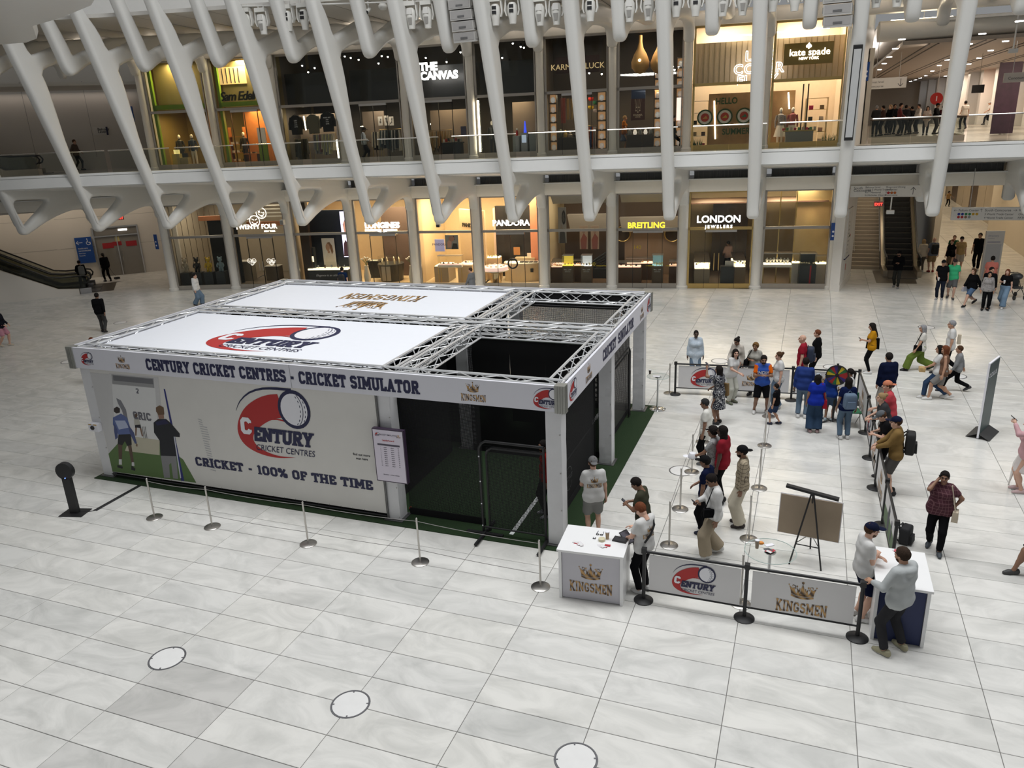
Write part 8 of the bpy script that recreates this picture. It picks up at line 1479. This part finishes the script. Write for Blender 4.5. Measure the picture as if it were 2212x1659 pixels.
 if cap:
  F=Field((-.13,-.25,-.08),(.13,.25,.18),.013);F.ell((0,-.012,.045),(.092,.112,.10),.01).cut((0,0,.035),(0,-.12,-1)).ell((0,-.14 if cap[0]=='back' else.14,.045),(.072,.078,.013),.012);hmesh('cap',F,M('cap_%03d%03d%03d'%tuple(int(x*300) for x in cap[1]),cap[1],.9,spec=.15))
 if beard:F=Field((-.1,-.06,-.17),(.1,.14,.02),.012);F.ell((0,.022,-.052),(.062,.072,.072),.01).cut((0,0,-.032),(0,-.25,1)).cut((0,.005,0),(0,-1,0));hmesh('beard',F,M('beard_%d'%int(sum(beard)*300),beard,.9,spec=.1))
 Mw=Matrix.Translation((g[0],g[1],z))@Matrix.Rotation(math.radians(rz),4,'Z');wpt=lambda p:Mw@Vector((p*s).tolist())
 return dict(o=root,shirt=sh_o,hl=wpt(hands[0]),hr=wpt(hands[1]),rz=math.radians(rz),s=s,pt=lambda x,y,zz:wpt(B(x,y,zz)),mw=Mw,head=wpt(Hc))
def drape(ob,shirt,n):
 from mathutils.bvhtree import BVHTree
 bv=BVHTree.FromPolygons([v.co.copy() for v in shirt.data.vertices],[tuple(p.vertices) for p in shirt.data.polygons]);n=Vector(n)
 for v in ob.data.vertices:
  hit=bv.ray_cast(v.co+n*.5,-n)
  if hit[0]:v.co=hit[0]+n*.005
def backprint(p,w,zc,mat=None,front=False,txt=None):
 sg=-1 if front else 1;f=Fr((0,-sg*.3,zc*p['s']),(sg,0,0),(0,0,1),(0,-sg,0))
 if txt:mb=MB();put_text(mb,f,txt,w,0,0,0,.03);o=mb.build('print',mat,p['shirt'])
 else:o=kingsmen(f,w,p['shirt'],name='print',mat=mat)
 drape(o,p['shirt'],(0,-sg,0))
def phone_at(label,p,side='hr',size=1.0):
 t=thing('phone' if size<2 else 'tablet',label,'phone' if size<2 else 'tablet',p[side],p['rz']);MB().box((0,0,.03),(.075*size,.010,.15*size**.6),R=Matrix.Rotation(-.9,3,'X')).build('body',BLACK,t);MB().box((0,-.006,.032),(.065*size,.003,.13*size**.6),R=Matrix.Rotation(-.9,3,'X')).build('screen',M('phone_screen',(.1,.1,.12),.1),t)
def bag_at(label,p,off,col,w=.32,h=.28,strap=True,cat='bag',name='handbag'):
 q=p['pt'](*off);t=thing(name,label,cat,q,p['rz']);m=cloth(col);MB().box((0,0,0),(.11,w,h),taper=(.8,.92)).build('body',m,t)
 if strap:top=p['pt'](off[0]*.55,0,.53)-q;top=Matrix.Rotation(-p['rz'],3,'Z')@top;MB().tube([(0,-w*.35,h*.45),tuple(top+Vector((0,-.06,.02))),tuple(top+Vector((0,.06,.02))),(0,w*.35,h*.45)],.012,6).build('strap',m,t)
def pack_at(label,p,col,h=.46,off=-.215):q=p['pt'](0,off,.02);backpack(label,q,p['rz'],col,h)
BLK=(.006,.006,.007);WHT=(.60,.595,.58);NVY=(.006,.009,.03);JEAN=(.05,.085,.15);LJEAN=(.12,.17,.23);KHA=(.30,.25,.18);GRY=(.16,.16,.155);CRM=(.52,.45,.35);DK=(.03,.03,.033)
HB=(.013,.010,.009);HBR=(.07,.035,.018);HBL=(.30,.20,.10);HGR=(.25,.25,.26);HRD=(.14,.045,.02)
p=person
a=p('man in grey cap, white crown print t-shirt and grey shorts by the booth',('f',1283,1162),1.78,25,('tee',WHT),('shorts',(.22,.22,.21)),(.2,.2,.2),0,('short',HBR),'hold','down',cap=('back',(.16,.16,.16)),fat=1.06);backprint(a,.30,1.28)
b1=p('man in olive t-shirt and glasses with head bent over a phone behind the white counter',('h',1378,1037),1.72,85,('tee',(.045,.045,.03)),('pants',BLK),BLK,2,('short',HB),'phone','phone',hp=32,lean=6,hl='g',hr='g');phone_at('phone held by the man in the olive t-shirt',b1)
b1=p('man with reddish hair, crown print t-shirt and black shoulder strap holding a tablet',('f',1390,1278),1.76,60,('tee',WHT),('pants',BLK),WHT,0,('short',HRD),'hold','phone',hp=35,hl='g');backprint(b1,.28,1.26);phone_at('tablet held by the man with reddish hair',b1,'hl',2.6)
q=b1['pt'];t=thing('strap_bag','black sling strap across the back of the man with reddish hair','strap',(0,0,0));MB().tube([q(.14,-.05,.53),q(.11,-.125,.42),q(0,-.148,.28),q(-.12,-.115,.15)],.02,6).build('strap',BLK and BLACK,t)
a=p('young man in open white shirt and beige trousers looking at a phone',('f',1538,1200),1.76,112,('jacket',WHT),('wide',KHA),WHT,2,('short',HB),'down','phone','step',hp=25,hr='g');phone_at('phone held low by the young man in the open white shirt',a);bag_at('black crossbody bag on the young man in the open white shirt',a,(-.16,.15,.1),BLK,.2,.16)
a=p('man in navy cap and navy polo shirt standing behind the open white shirt',('f',1522,1152),1.70,75,('polo',NVY),('pants',BLK),NVY,2,('short',HB),'down','hold',cap=('front',BLK),hp=8)
p('bearded man in beige checked shirt, cream trousers and black cap touching a steel post',('f',1598,1135),1.78,95,('long',pat('check_beige',(.36,.30,.21),(.10,.075,.05),13)),('wide',(.55,.50,.40)),(.03,.02,.018),2,('short',HB),'down','down','stand',cap=('back',BLK),beard=HB)
p('man with black dreadlocks in a dark red shirt and black trousers',('h',1562,920),1.80,75,('polo',(.22,.015,.025)),('pants',BLK),BLK,3,('dread',HB),'down','down')
a=p('young man with curly hair in a printed grey t-shirt beside the dark red shirt',('h',1541,921),1.72,80,('tee',pat('print_grey',(.30,.30,.30),(.08,.07,.07),9,'n',.53)),('pants',BLK),DK,2,('curly',HB),'fwd','down');t=thing('white_cap','white cap held out by the young man in the grey printed t-shirt','cap',a['hl'],a['rz']);MB().lathe([(.10,0),(.10,.05),(.07,.11),(0,.13)],n=14).build('crown',PWHITE,t,True);MB().sphere((0,.14,.01),(.08,.08,.012),10,6).build('brim',PWHITE,t,True)
p('older man in a loose white shirt and dark trousers with a watch, in the queue',('f',1522,1002),1.68,85,('tunic',(.66,.65,.60)),('pants',BLK),(.1,.1,.1),2,('short',(.03,.03,.03)),'down','down',fat=1.08,hp=10)
a=p('woman in a black and white swirl dress raising a phone',('f',1550,915),1.66,70,('dress',pat('swirl_dress',(.008,.009,.02),(.62,.62,.62),9,'n',.54)),(None,None),BLK,2,('long',HB),'up','hold',fem=True,fat=1.05,hl='g');phone_at('phone raised by the woman in the swirl dress',a,'hl');bag_at('tan bag behind the woman in the swirl dress',a,(.22,-.05,.08),(.20,.13,.06),.26,.34,False)
p('woman with wavy dark hair and pale trousers leaning on the back barrier',('f',1577,870),1.68,-125,('tee',WHT),('jeans',(.50,.50,.44)),(.10,.11,.07),0,('wavy',HB),'hip','rail',fem=True,lean=10,hy=-30)
p('woman in beige long sleeved top with a crossbody strap behind the back barrier',('h',1594,728),1.66,150,('long',(.46,.42,.37)),('jeans',NVY),DK,2,('bun',HB),'down','hold',fem=True,hp=20)
a=p('woman with curly light brown hair and a speckled grey top behind the back barrier',('h',1633,740),1.64,165,('tee',pat('speckle',(.34,.33,.29),(.15,.14,.12),24,'n',.53)),('jeans',BLK),DK,2,('curly',(.16,.085,.03)),'down','chest',fem=True);bag_at('black bag carried by the woman with curly light brown hair',a,(.22,.12,.16),BLK,.34,.22)
a=p('bearded man in a blue and orange sports jersey and black shorts with joined hands',('f',1642,892),1.74,190,('tee',M('jersey_blue',(.01,.07,.38),.6)),('shorts',BLK),WHT,2,('short',HB),'chest','chest','wide',beard=HB,hp=10,sleeve=(.70,.13,.01));backprint(a,.12,1.20,PWHITE,True,'INDIA')
p('woman with a dark bun and light jeans facing the jersey man',('h',1684,760),1.67,105,('tee',WHT),('wide',LJEAN),WHT,0,('bun',HBR),'down','chest',fem=True,fat=1.05)
p('small boy in black t-shirt and denim shorts near the outer queue posts',('f',1673,917),1.18,70,('tee',BLK),('shorts',(.03,.05,.10)),NVY,1,('short',HB),'down','down','step')
p('woman in a long pale blue patterned shirt with sunglasses on her head',('h',1504,713),1.70,195,('coat',pat('paleblue',(.42,.50,.58),(.62,.66,.70),16,'n',.56)),('jeans',LJEAN),WHT,3,('buzz',HB),'down','down',fem=True,fat=1.1)
a=p('bald man in a red t-shirt wearing a navy backpack',('h',1735,723),1.78,85,('tee',(.28,.015,.03)),('pants',DK),DK,0,None,'down','down',fat=1.15);pack_at('navy and white backpack on the bald man in red',a,(.02,.03,.06))
p('woman with short red hair and a black top beside the bald man',('h',1767,712),1.68,90,('long',BLK),('pants',BLK),BLK,0,('short',HRD),'down','down',fem=True,fat=1.12)
a=p('woman with long black hair in a mustard top and black leggings reading a phone',('f',1877,806),1.66,85,('tee',(.45,.21,.01)),('slim',BLK),WHT,1,('long',HB),'phone','down',fem=True,hp=15,hl='g');phone_at('phone read by the woman in the mustard top',a,'hl');bag_at('large black tote on the woman in the mustard top',a,(.25,-.02,.05),BLK,.40,.34)
p('man seen from behind in a navy jacket and pale trousers behind the right barrier',('h',1922,762),1.80,25,('jacket',NVY),('pants',(.35,.32,.29)),DK,1,('short',HB),'pocket','pocket',fat=1.1)
a=p('woman with grey hair, white blouse and wide green trousers striding left',('f',1984,801),1.62,90,('tee',(.62,.60,.55)),('wide',(.12,.17,.035)),BLK,1,('bob',HGR),'sf','down','stride',fem=True);bag_at('small black bag on the woman in green trousers',a,(-.20,.14,.05),BLK,.24,.16)
a=p('man with grey hair in a white t-shirt behind the walking family',('h',2059,688),1.78,85,('tee',WHT),('pants',BLK),BLK,1,('short',HGR),'down','down','walk');bag_at('cream bag on the back of the grey haired man',a,(.1,-.22,.22),CRM,.1,.3,False)
a=p('woman with long black hair, white t-shirt and blue jeans walking left',('f',2018,861),1.66,80,('tee',WHT),('jeans',(.03,.055,.11)),WHT,1,('long',HB),'fwd','down','walk',fem=True);bag_at('beige patterned tote beside the woman in blue jeans',a,(.24,-.08,-.02),pat('zigzag',(.40,.36,.30),(.04,.04,.04),8),.36,.34)
t=thing('snack_bag','bright snack packet carried by the woman in blue jeans','packet',a['hl']);MB().box((0,0,0),(.16,.22,.12)).build('packet',M('packet',(.45,.3,.12),.4,var=.6,scale=12),t)
p('woman with red brown hair and a brown top walking behind the white t-shirt',('h',2044,742),1.68,85,('tank',(.16,.09,.06)),('shorts',(.2,.19,.18)),WHT,1,('long',HRD),'down','down','walk',fem=True)
p('boy in a grey sweater and black trousers striding left',('f',2062,846),1.50,85,('long',(.22,.225,.23)),('pants',BLK),DK,1,('short',HBR),'sf','sb','stride')
p('heavy man in a coral t-shirt and orange backward cap leaning on the right barrier',('h',1915,830),1.78,95,('tee',(.45,.06,.075)),('shorts',(.4,.37,.34)),WHT,0,('short',HBR),'rail','down',lean=8,fat=1.28,cap=('back',(.50,.18,.10)))
p('woman with tied blond hair in a dark grey t-shirt leaning on the right barrier',('h',1898,862),1.68,95,('tee',(.04,.04,.043)),('pants',BLK),DK,0,('bun',HBL),'rail','rail',lean=16,fem=True,fat=1.12)
a=p('person in a faded grey cap bent over a phone at the right barrier',('h',1908,893),1.70,95,('tee',BLK),('pants',BLK),DK,0,('short',HBR),'phone','phone',lean=8,hp=35,cap=('front',(.10,.11,.12)),hl='g',hr='g');phone_at('phone held by the person in the faded grey cap',a)
a=p('man in navy cap, tan jacket and grey shorts leaning on the right barrier',('f',1924,1066),1.80,85,('jacket',(.20,.125,.045)),('shorts',(.09,.085,.08)),BLK,0,('short',HBR),'rail','rail',lean=3,cap=('front',NVY),fat=1.05);pack_at('large black backpack on the man in the tan jacket',a,(.012,.012,.012),.5,-.235)
a=p('woman in a burgundy checked blouse and black trousers talking on a phone',('f',2017,1188),1.68,168,('tee',pat('check_burgundy',(.06,.012,.022),(.16,.07,.08),15)),('pants',BLK),(.05,.06,.07),2,('pony',HB),'hip','ear','step',fem=True,fat=1.22,hr='g');phone_at('phone at the ear of the woman in burgundy',a);bag_at('small cream bag at the side of the woman in burgundy',a,(-.27,.06,-.05),CRM,.2,.2)
p('bearded man in a light grey hoodie and black trousers gesturing over the blue counter',('f',1928,1408),1.84,48,('hoodie',(.43,.45,.45)),('pants',DK),(.30,.28,.18),1,('short',(.035,.022,.015)),(.22,.31,1.12),'hold','wide',beard=HBR,hl='o',hp=6,fat=1.06)
p('man in navy cap and white t-shirt with folded arms behind the crown barrier',('f',1853,1335),1.78,-75,('tee',WHT),('shorts',NVY),WHT,0,('short',HBR),'cross','cross',cap=('front',NVY),beard=(.10,.06,.04),fat=1.08,hp=6)
a=p('woman at the right edge in a pink blazer raising a phone',('f',2202,1062),1.70,90,('jacket',(.60,.36,.38)),('skirt',(.65,.60,.58)),(.50,.36,.36),0,('long',HB),'up','down',fem=True,hl='g');phone_at('phone raised by the woman in the pink blazer',a,'hl');t=thing('umbrella','folded white umbrella held by the woman in the pink blazer','umbrella',a['hr']);MB().tube([(-.05,-.05,-.02),(-.08,-.04,-.2),(-.14,-.03,-.75)],[.02,.05,.012],8).build('canopy',WHITE,t,True);MB().tube([(-.05,-.05,-.02),(-.04,-.05,.12)],.012,6).build('handle',DARKW,t)
p('walker mostly beyond the right edge, one dark trainer and bare calf in view',('f',2243,1240),1.76,95,('tee',BLK),('shorts',BLK),(.04,.04,.04),2,('short',HB),'sf','sb','stride')
p('man in a blue denim shirt and jeans standing left of the prize wheel',('f',1731,902),1.72,-5,('long',(.025,.05,.20)),('jeans',LJEAN),WHT,2,('short',HB),'down','hold')
a=p('woman in a pale cap, bright blue top and dark jeans seen from behind',('f',1757,934),1.62,5,('tee',(.012,.03,.30)),('wide',(.03,.055,.10)),(.3,.2,.2),2,('long',HB),'down','down',fem=True,cap=('front',(.35,.40,.44)),fat=1.05);bag_at('small red bag on the woman in the bright blue top',a,(.23,.02,-.05),(.30,.015,.03),.2,.22)
p('girl in a lilac cap, blue t-shirt and denim shorts reaching up to the prize wheel',('f',1789,909),1.46,-15,('tee',(.015,.045,.22)),('shorts',(.06,.09,.15)),(.3,.36,.40),2,('long',HB),'down','wheel',fem=True,cap=('front',(.26,.17,.42)),hr='o')
a=p('woman in a navy top, pale jeans and denim backpack seen from behind',('f',1822,948),1.66,15,('tee',(.006,.012,.05)),('jeans',(.10,.15,.21)),WHT,2,('long',HB),'down','down',fem=True);pack_at('blue denim backpack on the woman in the navy top',a,(.10,.15,.22),.40)
p('girl with a black ponytail and a white top right of the prize wheel',('h',1838,796),1.55,75,('tee',WHT),('pants',BLK),BLK,2,('pony',HB),'down','hold',fem=True)
p('man in a red long sleeved shirt standing in the shade behind the booth gate',(4.45,6.3),1.76,120,('long',(.22,.012,.008)),('pants',BLK),(.3,.3,.32),2,('short',HB),'down','down',beard=HB)
p('man in a black printed jacket and dark jeans walking away beyond the booth',('f',225,718),1.80,30,('jacket',BLK),('pants',(.05,.05,.05)),BLK,2,('short',HB),'sf','sb','step')
p('person in a navy top and pink shorts at the left edge',('f',12,748),1.66,-75,('long',(.012,.013,.02)),('shorts',(.50,.24,.30)),CRM,0,('short',HBR),'hold','hold','step',fem=True)
p('person in a white hooded jacket and blue jeans walking right',('f',430,660),1.64,-80,('hoodie',WHT),('wide',LJEAN),DK,0,('short',HB),'pocket','pocket','step')
p('person with brown hair half hidden behind the left corner of the booth',('h',196,729),1.70,60,('tee',(.2,.1,.08)),('pants',DK),DK,1,('short',HRD),far=True)
a=p('man in navy with a dark backpack looking into the dark blue watch window',('h',738,577),1.72,15,('tee',(.008,.02,.06)),('pants',BLK),BLK,0,('short',HB),far=True);pack_at('dark backpack on the man before the dark blue watch window',a,(.015,.015,.018))
p('man in a grey shirt and black trousers walking past the beige jewellery window',('h',1016,577),1.76,80,('long',(.17,.175,.18)),('pants',BLK),BLK,0,('buzz',HBR),'sf','pocket','step',far=True)
p('person whose dark head shows behind the back right corner of the booth',('h',1356,630),1.68,20,('tee',BLK),('pants',BLK),BLK,1,('short',HB),far=True)
a=p('man in black with a grey backpack stepping onto the left escalator',('f',184,628),1.76,60,('jacket',BLK),('pants',BLK),(.3,.3,.3),1,('short',HB),'fwd','down','step',hp=15,far=True);pack_at('grey backpack on the man at the left escalator',a,(.15,.15,.14),.5)
a=p('cleaner in dark clothes carrying a long handled dustpan before the blue sign',('f',234,608),1.74,70,('jacket',BLK),('pants',BLK),BLK,2,('pony',HB),'hold','down','step',far=True,fat=1.1);t=thing('dustpan','black dustpan on a long handle trailing behind the cleaner','dustpan',a['hr']);R0=Matrix.Rotation(a['rz'],3,'Z');MB().tube([(0,0,0),tuple(R0@Vector((.05,-.55,-.45)))],.014,6).build('handle',BLACK,t);MB().box(tuple(R0@Vector((.05,-.68,-.56))),(.26,.24,.12),rz=a['rz']).build('pan',BLACK,t)
p('rider in a white top high on the left escalator at the picture edge',(LW(4.3,1.0)[0],LW(4.3,1.0)[1]),1.70,LRZ*57.3,('tee',WHT),('pants',GRY),DK,2,('short',HB),z=1.55,far=True)
p('person in a striped top and dark trousers walking along the upper left balcony',('f',172,368),1.78,-70,('long',(.13,.10,.08)),('slim',(.02,.02,.022)),BLK,0,('short',HBR),'hold','sb','step',z=6.5,far=True)
p('man in a pale blue shirt and black cap walking past the dark upper shop',('f',790,347),1.74,-65,('long',(.30,.34,.40)),('pants',(.015,.018,.03)),BLK,3,('short',HB),'hold','hold','step',hp=15,z=6.5,cap=('front',BLK),far=True)
a=p('woman in an orange top and long blue skirt on the balcony before the necklace poster',('f',1348,328),1.72,-80,('tee',(.35,.12,.02)),('skirt',pat('skirt_blue',(.03,.05,.12),(.16,.20,.28),8,'n',.55)),BLK,1,('short',HBL),'down','hold',fem=True,z=6.5,far=True);bag_at('red bag on the back of the woman in the orange top',a,(.0,-.25,.0),(.20,.02,.03),.12,.3,False)
p('person in black mostly hidden behind the rib before the dark souvenir shop',('f',1452,326),1.72,-80,('long',BLK),('pants',BLK),BLK,1,('short',HB),'sf','sb','stride',z=6.5,far=True)
a=p('man in a white t-shirt and white shorts walking right under the neon letters',('f',1655,316),1.74,-85,('tee',(.50,.49,.46)),('shorts',(.62,.60,.56)),WHT,1,('short',HB),'sf','down','step',z=6.5,far=True);pack_at('red backpack on the man in white shorts',a,(.25,.015,.04),.44)
p('woman with long black hair in burgundy and black striding right under the gold plate sign',('f',1705,314),1.74,-85,('long',(.12,.02,.04)),('slim',BLK),BLK,1,('long',HB),'sf','sb','stride',fem=True,z=6.5,far=True)
p('man in a black hooded jacket and cap walking from the dark escalator with papers',('f',1935,622),1.76,165,('jacket',BLK),('pants',(.03,.03,.026)),(.2,.2,.2),2,('short',HB),'chest','chest','step',cap=('front',BLK),beard=HB,hy=-35,far=True)
GRP=[('blond woman in a cream hooded top and dark trousers seen from behind','f',1988,588,1.68,15,('hoodie',CRM),('slim',(.10,.085,.07)),WHT,0,('wavy',HBL),dict(fem=True)),('bald man in a grey shirt and tan shorts with a black backpack','f',2010,588,1.76,10,('tee',(.14,.16,.20)),('shorts',(.28,.20,.11)),(.25,.02,.02),0,None,dict(fat=1.15)),('woman in a black tank top and long brown skirt walking towards us','h',2058,517,1.68,150,('tank',BLK),('skirt',(.15,.11,.07)),DK,0,('bun',HRD),dict(fem=True,fat=1.2)),('balding man in green behind the tan t-shirt','h',2063,508,1.76,170,('tee',(.02,.08,.04)),('pants',DK),DK,0,('buzz',HBR),{}),('man in a tan printed t-shirt, pale shorts and black cap','h',2079,511,1.78,175,('tee',pat('tanprint',(.42,.28,.12),(.10,.05,.03),5,'n',.5)),('shorts',(.45,.40,.34)),WHT,0,('short',HB),dict(cap=('front',BLK))),('tall man in a black shirt and black trousers before the information totem','f',2107,583,1.90,160,('polo',BLK),('pants',BLK),WHT,1,('short',HB),dict(legs='step')),('older man in a black cap, black t-shirt and navy trousers holding a cup','f',2028,647,1.74,165,('tee',BLK),('pants',(.012,.015,.025)),(.35,.35,.35),1,('short',HGR),dict(R='hold',cap=('front',BLK),fat=1.15,hr='g')),('man in a bright green t-shirt, grey shorts and black cap','f',2052,645,1.76,172,('tee',(.05,.42,.19)),('shorts',(.10,.10,.10)),(.06,.06,.06),0,('short',HGR),dict(legs='step',cap=('front',(.03,.02,.02)),fat=1.05)),('young woman in a black jacket and denim shorts striding left','f',2094,660,1.68,130,('jacket',BLK),('shorts',(.08,.13,.22)),BLK,0,('long',HBR),dict(legs='stride',fem=True,L='sb',R='sf')),('dark haired man in black partly behind the patterned top','h',2143,577,1.72,170,('long',BLK),('pants',BLK),BLK,1,('short',HB),dict(hy=40)),('woman with short black hair in a black, white and red patterned top','f',2126,670,1.60,178,('long',pat('leaf_top',(.30,.28,.27),(.03,.025,.025),11,'n',.53)),('slim',BLK),BLK,1,('bob',HB),dict(fem=True)),('man in a coral t-shirt and black shorts seen from behind','h',2146,553,1.76,-10,('tee',(.55,.17,.13)),('shorts',BLK),DK,1,('short',HB),dict(fat=1.15)),('young woman with red hair in a black crop top and blue jeans holding a cup','f',2165,664,1.66,150,('crop',BLK),('wide',(.16,.24,.33)),WHT,0,('long',HRD),dict(legs='walk',fem=True,R='chest',hr='g'))]
for lb,md,x,y,h,rz,tp,bt,sh,sk,hr_,kw in GRP:
 a=p(lb,(md,x,y),h,rz,tp,bt,sh,sk,hr_,far=True,**kw)
 if 'backpack' in lb:pack_at('black backpack on the bald man in tan shorts',a,(.01,.01,.01),.5)
 if 'cup' in lb:cup('white paper cup held by the %s'%('young woman with red hair' if 'red hair' in lb else 'older man in black'),tuple(a['hr']-Vector((0,0,.06))),(.66,.65,.62),.12)
 if 'shorts striding' in lb:bag_at('silver bag carried by the young woman in the black jacket',a,(.22,.15,-.1),(.35,.36,.40),.26,.2,False)
 if 'skirt walking' in lb:bag_at('black bag across the woman in the black tank top',a,(-.12,.18,.18),BLK,.36,.2)
p('child in a tan top running far off in the lower concourse',('f',2046,446),1.25,200,('tee',(.28,.18,.08)),('pants',BLK),BLK,2,('afro',HB),'out','out','step',far=True)
p('person in red brown half hidden by the alone standing rib in the lower concourse',('f',2000,446),1.6,180,('long',(.25,.06,.03)),('pants',DK),DK,1,('short',HB),far=True)
p('shop assistant in a pink shirt and dark trousers inside the jeweller',tuple(bayP(8,2.35,4.0,0)[:2]),1.70,40,('long',(.35,.24,.22)),('slim',BLK),BLK,2,('short',HB),'hold','down',far=True)
UPC=[('man in a white t-shirt and dark jeans seen from behind right of the rib',2079,279,1.80,20,(.62,.58,.52),(.03,.035,.05),HB,'step'),('man in a white shirt and cap walking in the upper corridor',2133,269,1.76,95,(.60,.58,.55),(.02,.02,.025),HB,'walk'),('bald bearded man in black standing in the upper corridor',2165,288,1.82,170,BLK,(.02,.025,.035),None,'stand')]
for lb,x,y,h,rz,c,c2,hc,lg in UPC:p(lb,('f',x,y),h,rz,('tee',c),('pants',c2),DK,1,('short',hc) if hc else None,'hold','down',lg,z=6.5,far=True,beard=HB if hc is None else None,cap=('front',WHT) if 'cap' in lb else None)
CR=[(1895,228,'grey haired person in dark clothes first from the left of the upper crowd',DK,1),(1910,228,'person in a dark brown top second in the upper crowd',(.05,.03,.025),1),(1925,226,'blond woman in black third in the upper crowd',BLK,0),(1933,225,'tall person in black beside the checked red shirt in the upper crowd',BLK,2),(1946,223,'man in a red checked shirt in the upper crowd',pat('check_red',(.14,.015,.018),(.03,.02,.02),10),1),(1958,227,'dark haired person looking down in the upper crowd',(.03,.03,.035),2),(1972,230,'person in black with raised arms in the upper crowd',BLK,1),(1987,225,'man in a white top with a strap in the upper crowd',(.55,.52,.48),1),(2005,229,'woman with long dark hair and a pale dress in the upper crowd',(.50,.44,.40),1),(2025,223,'person in a dark hat and jacket at the right of the upper crowd',BLK,2),(2038,228,'person in maroon beside the rib in the upper crowd',(.08,.015,.02),1)]
for i,(x,y,lb,c,sk) in enumerate(CR):
 yy=43.5+(i%4)*1.1;g=onY(x,y,yy);p(lb,(g[0],yy),max(1.5,min(1.85,g[2]-6.5)),(i*67)%360,('long' if 'dress' not in lb else 'dress',c),('pants',DK),DK,sk,('long' if 'woman' in lb else 'short',HBL if 'blond' in lb else(HGR if 'grey' in lb else HB)),'up' if 'raised' in lb else 'hold','up' if 'raised' in lb else 'hold',z=6.5,far=True,fem='woman' in lb,cap=('front',BLK) if 'hat' in lb else None)
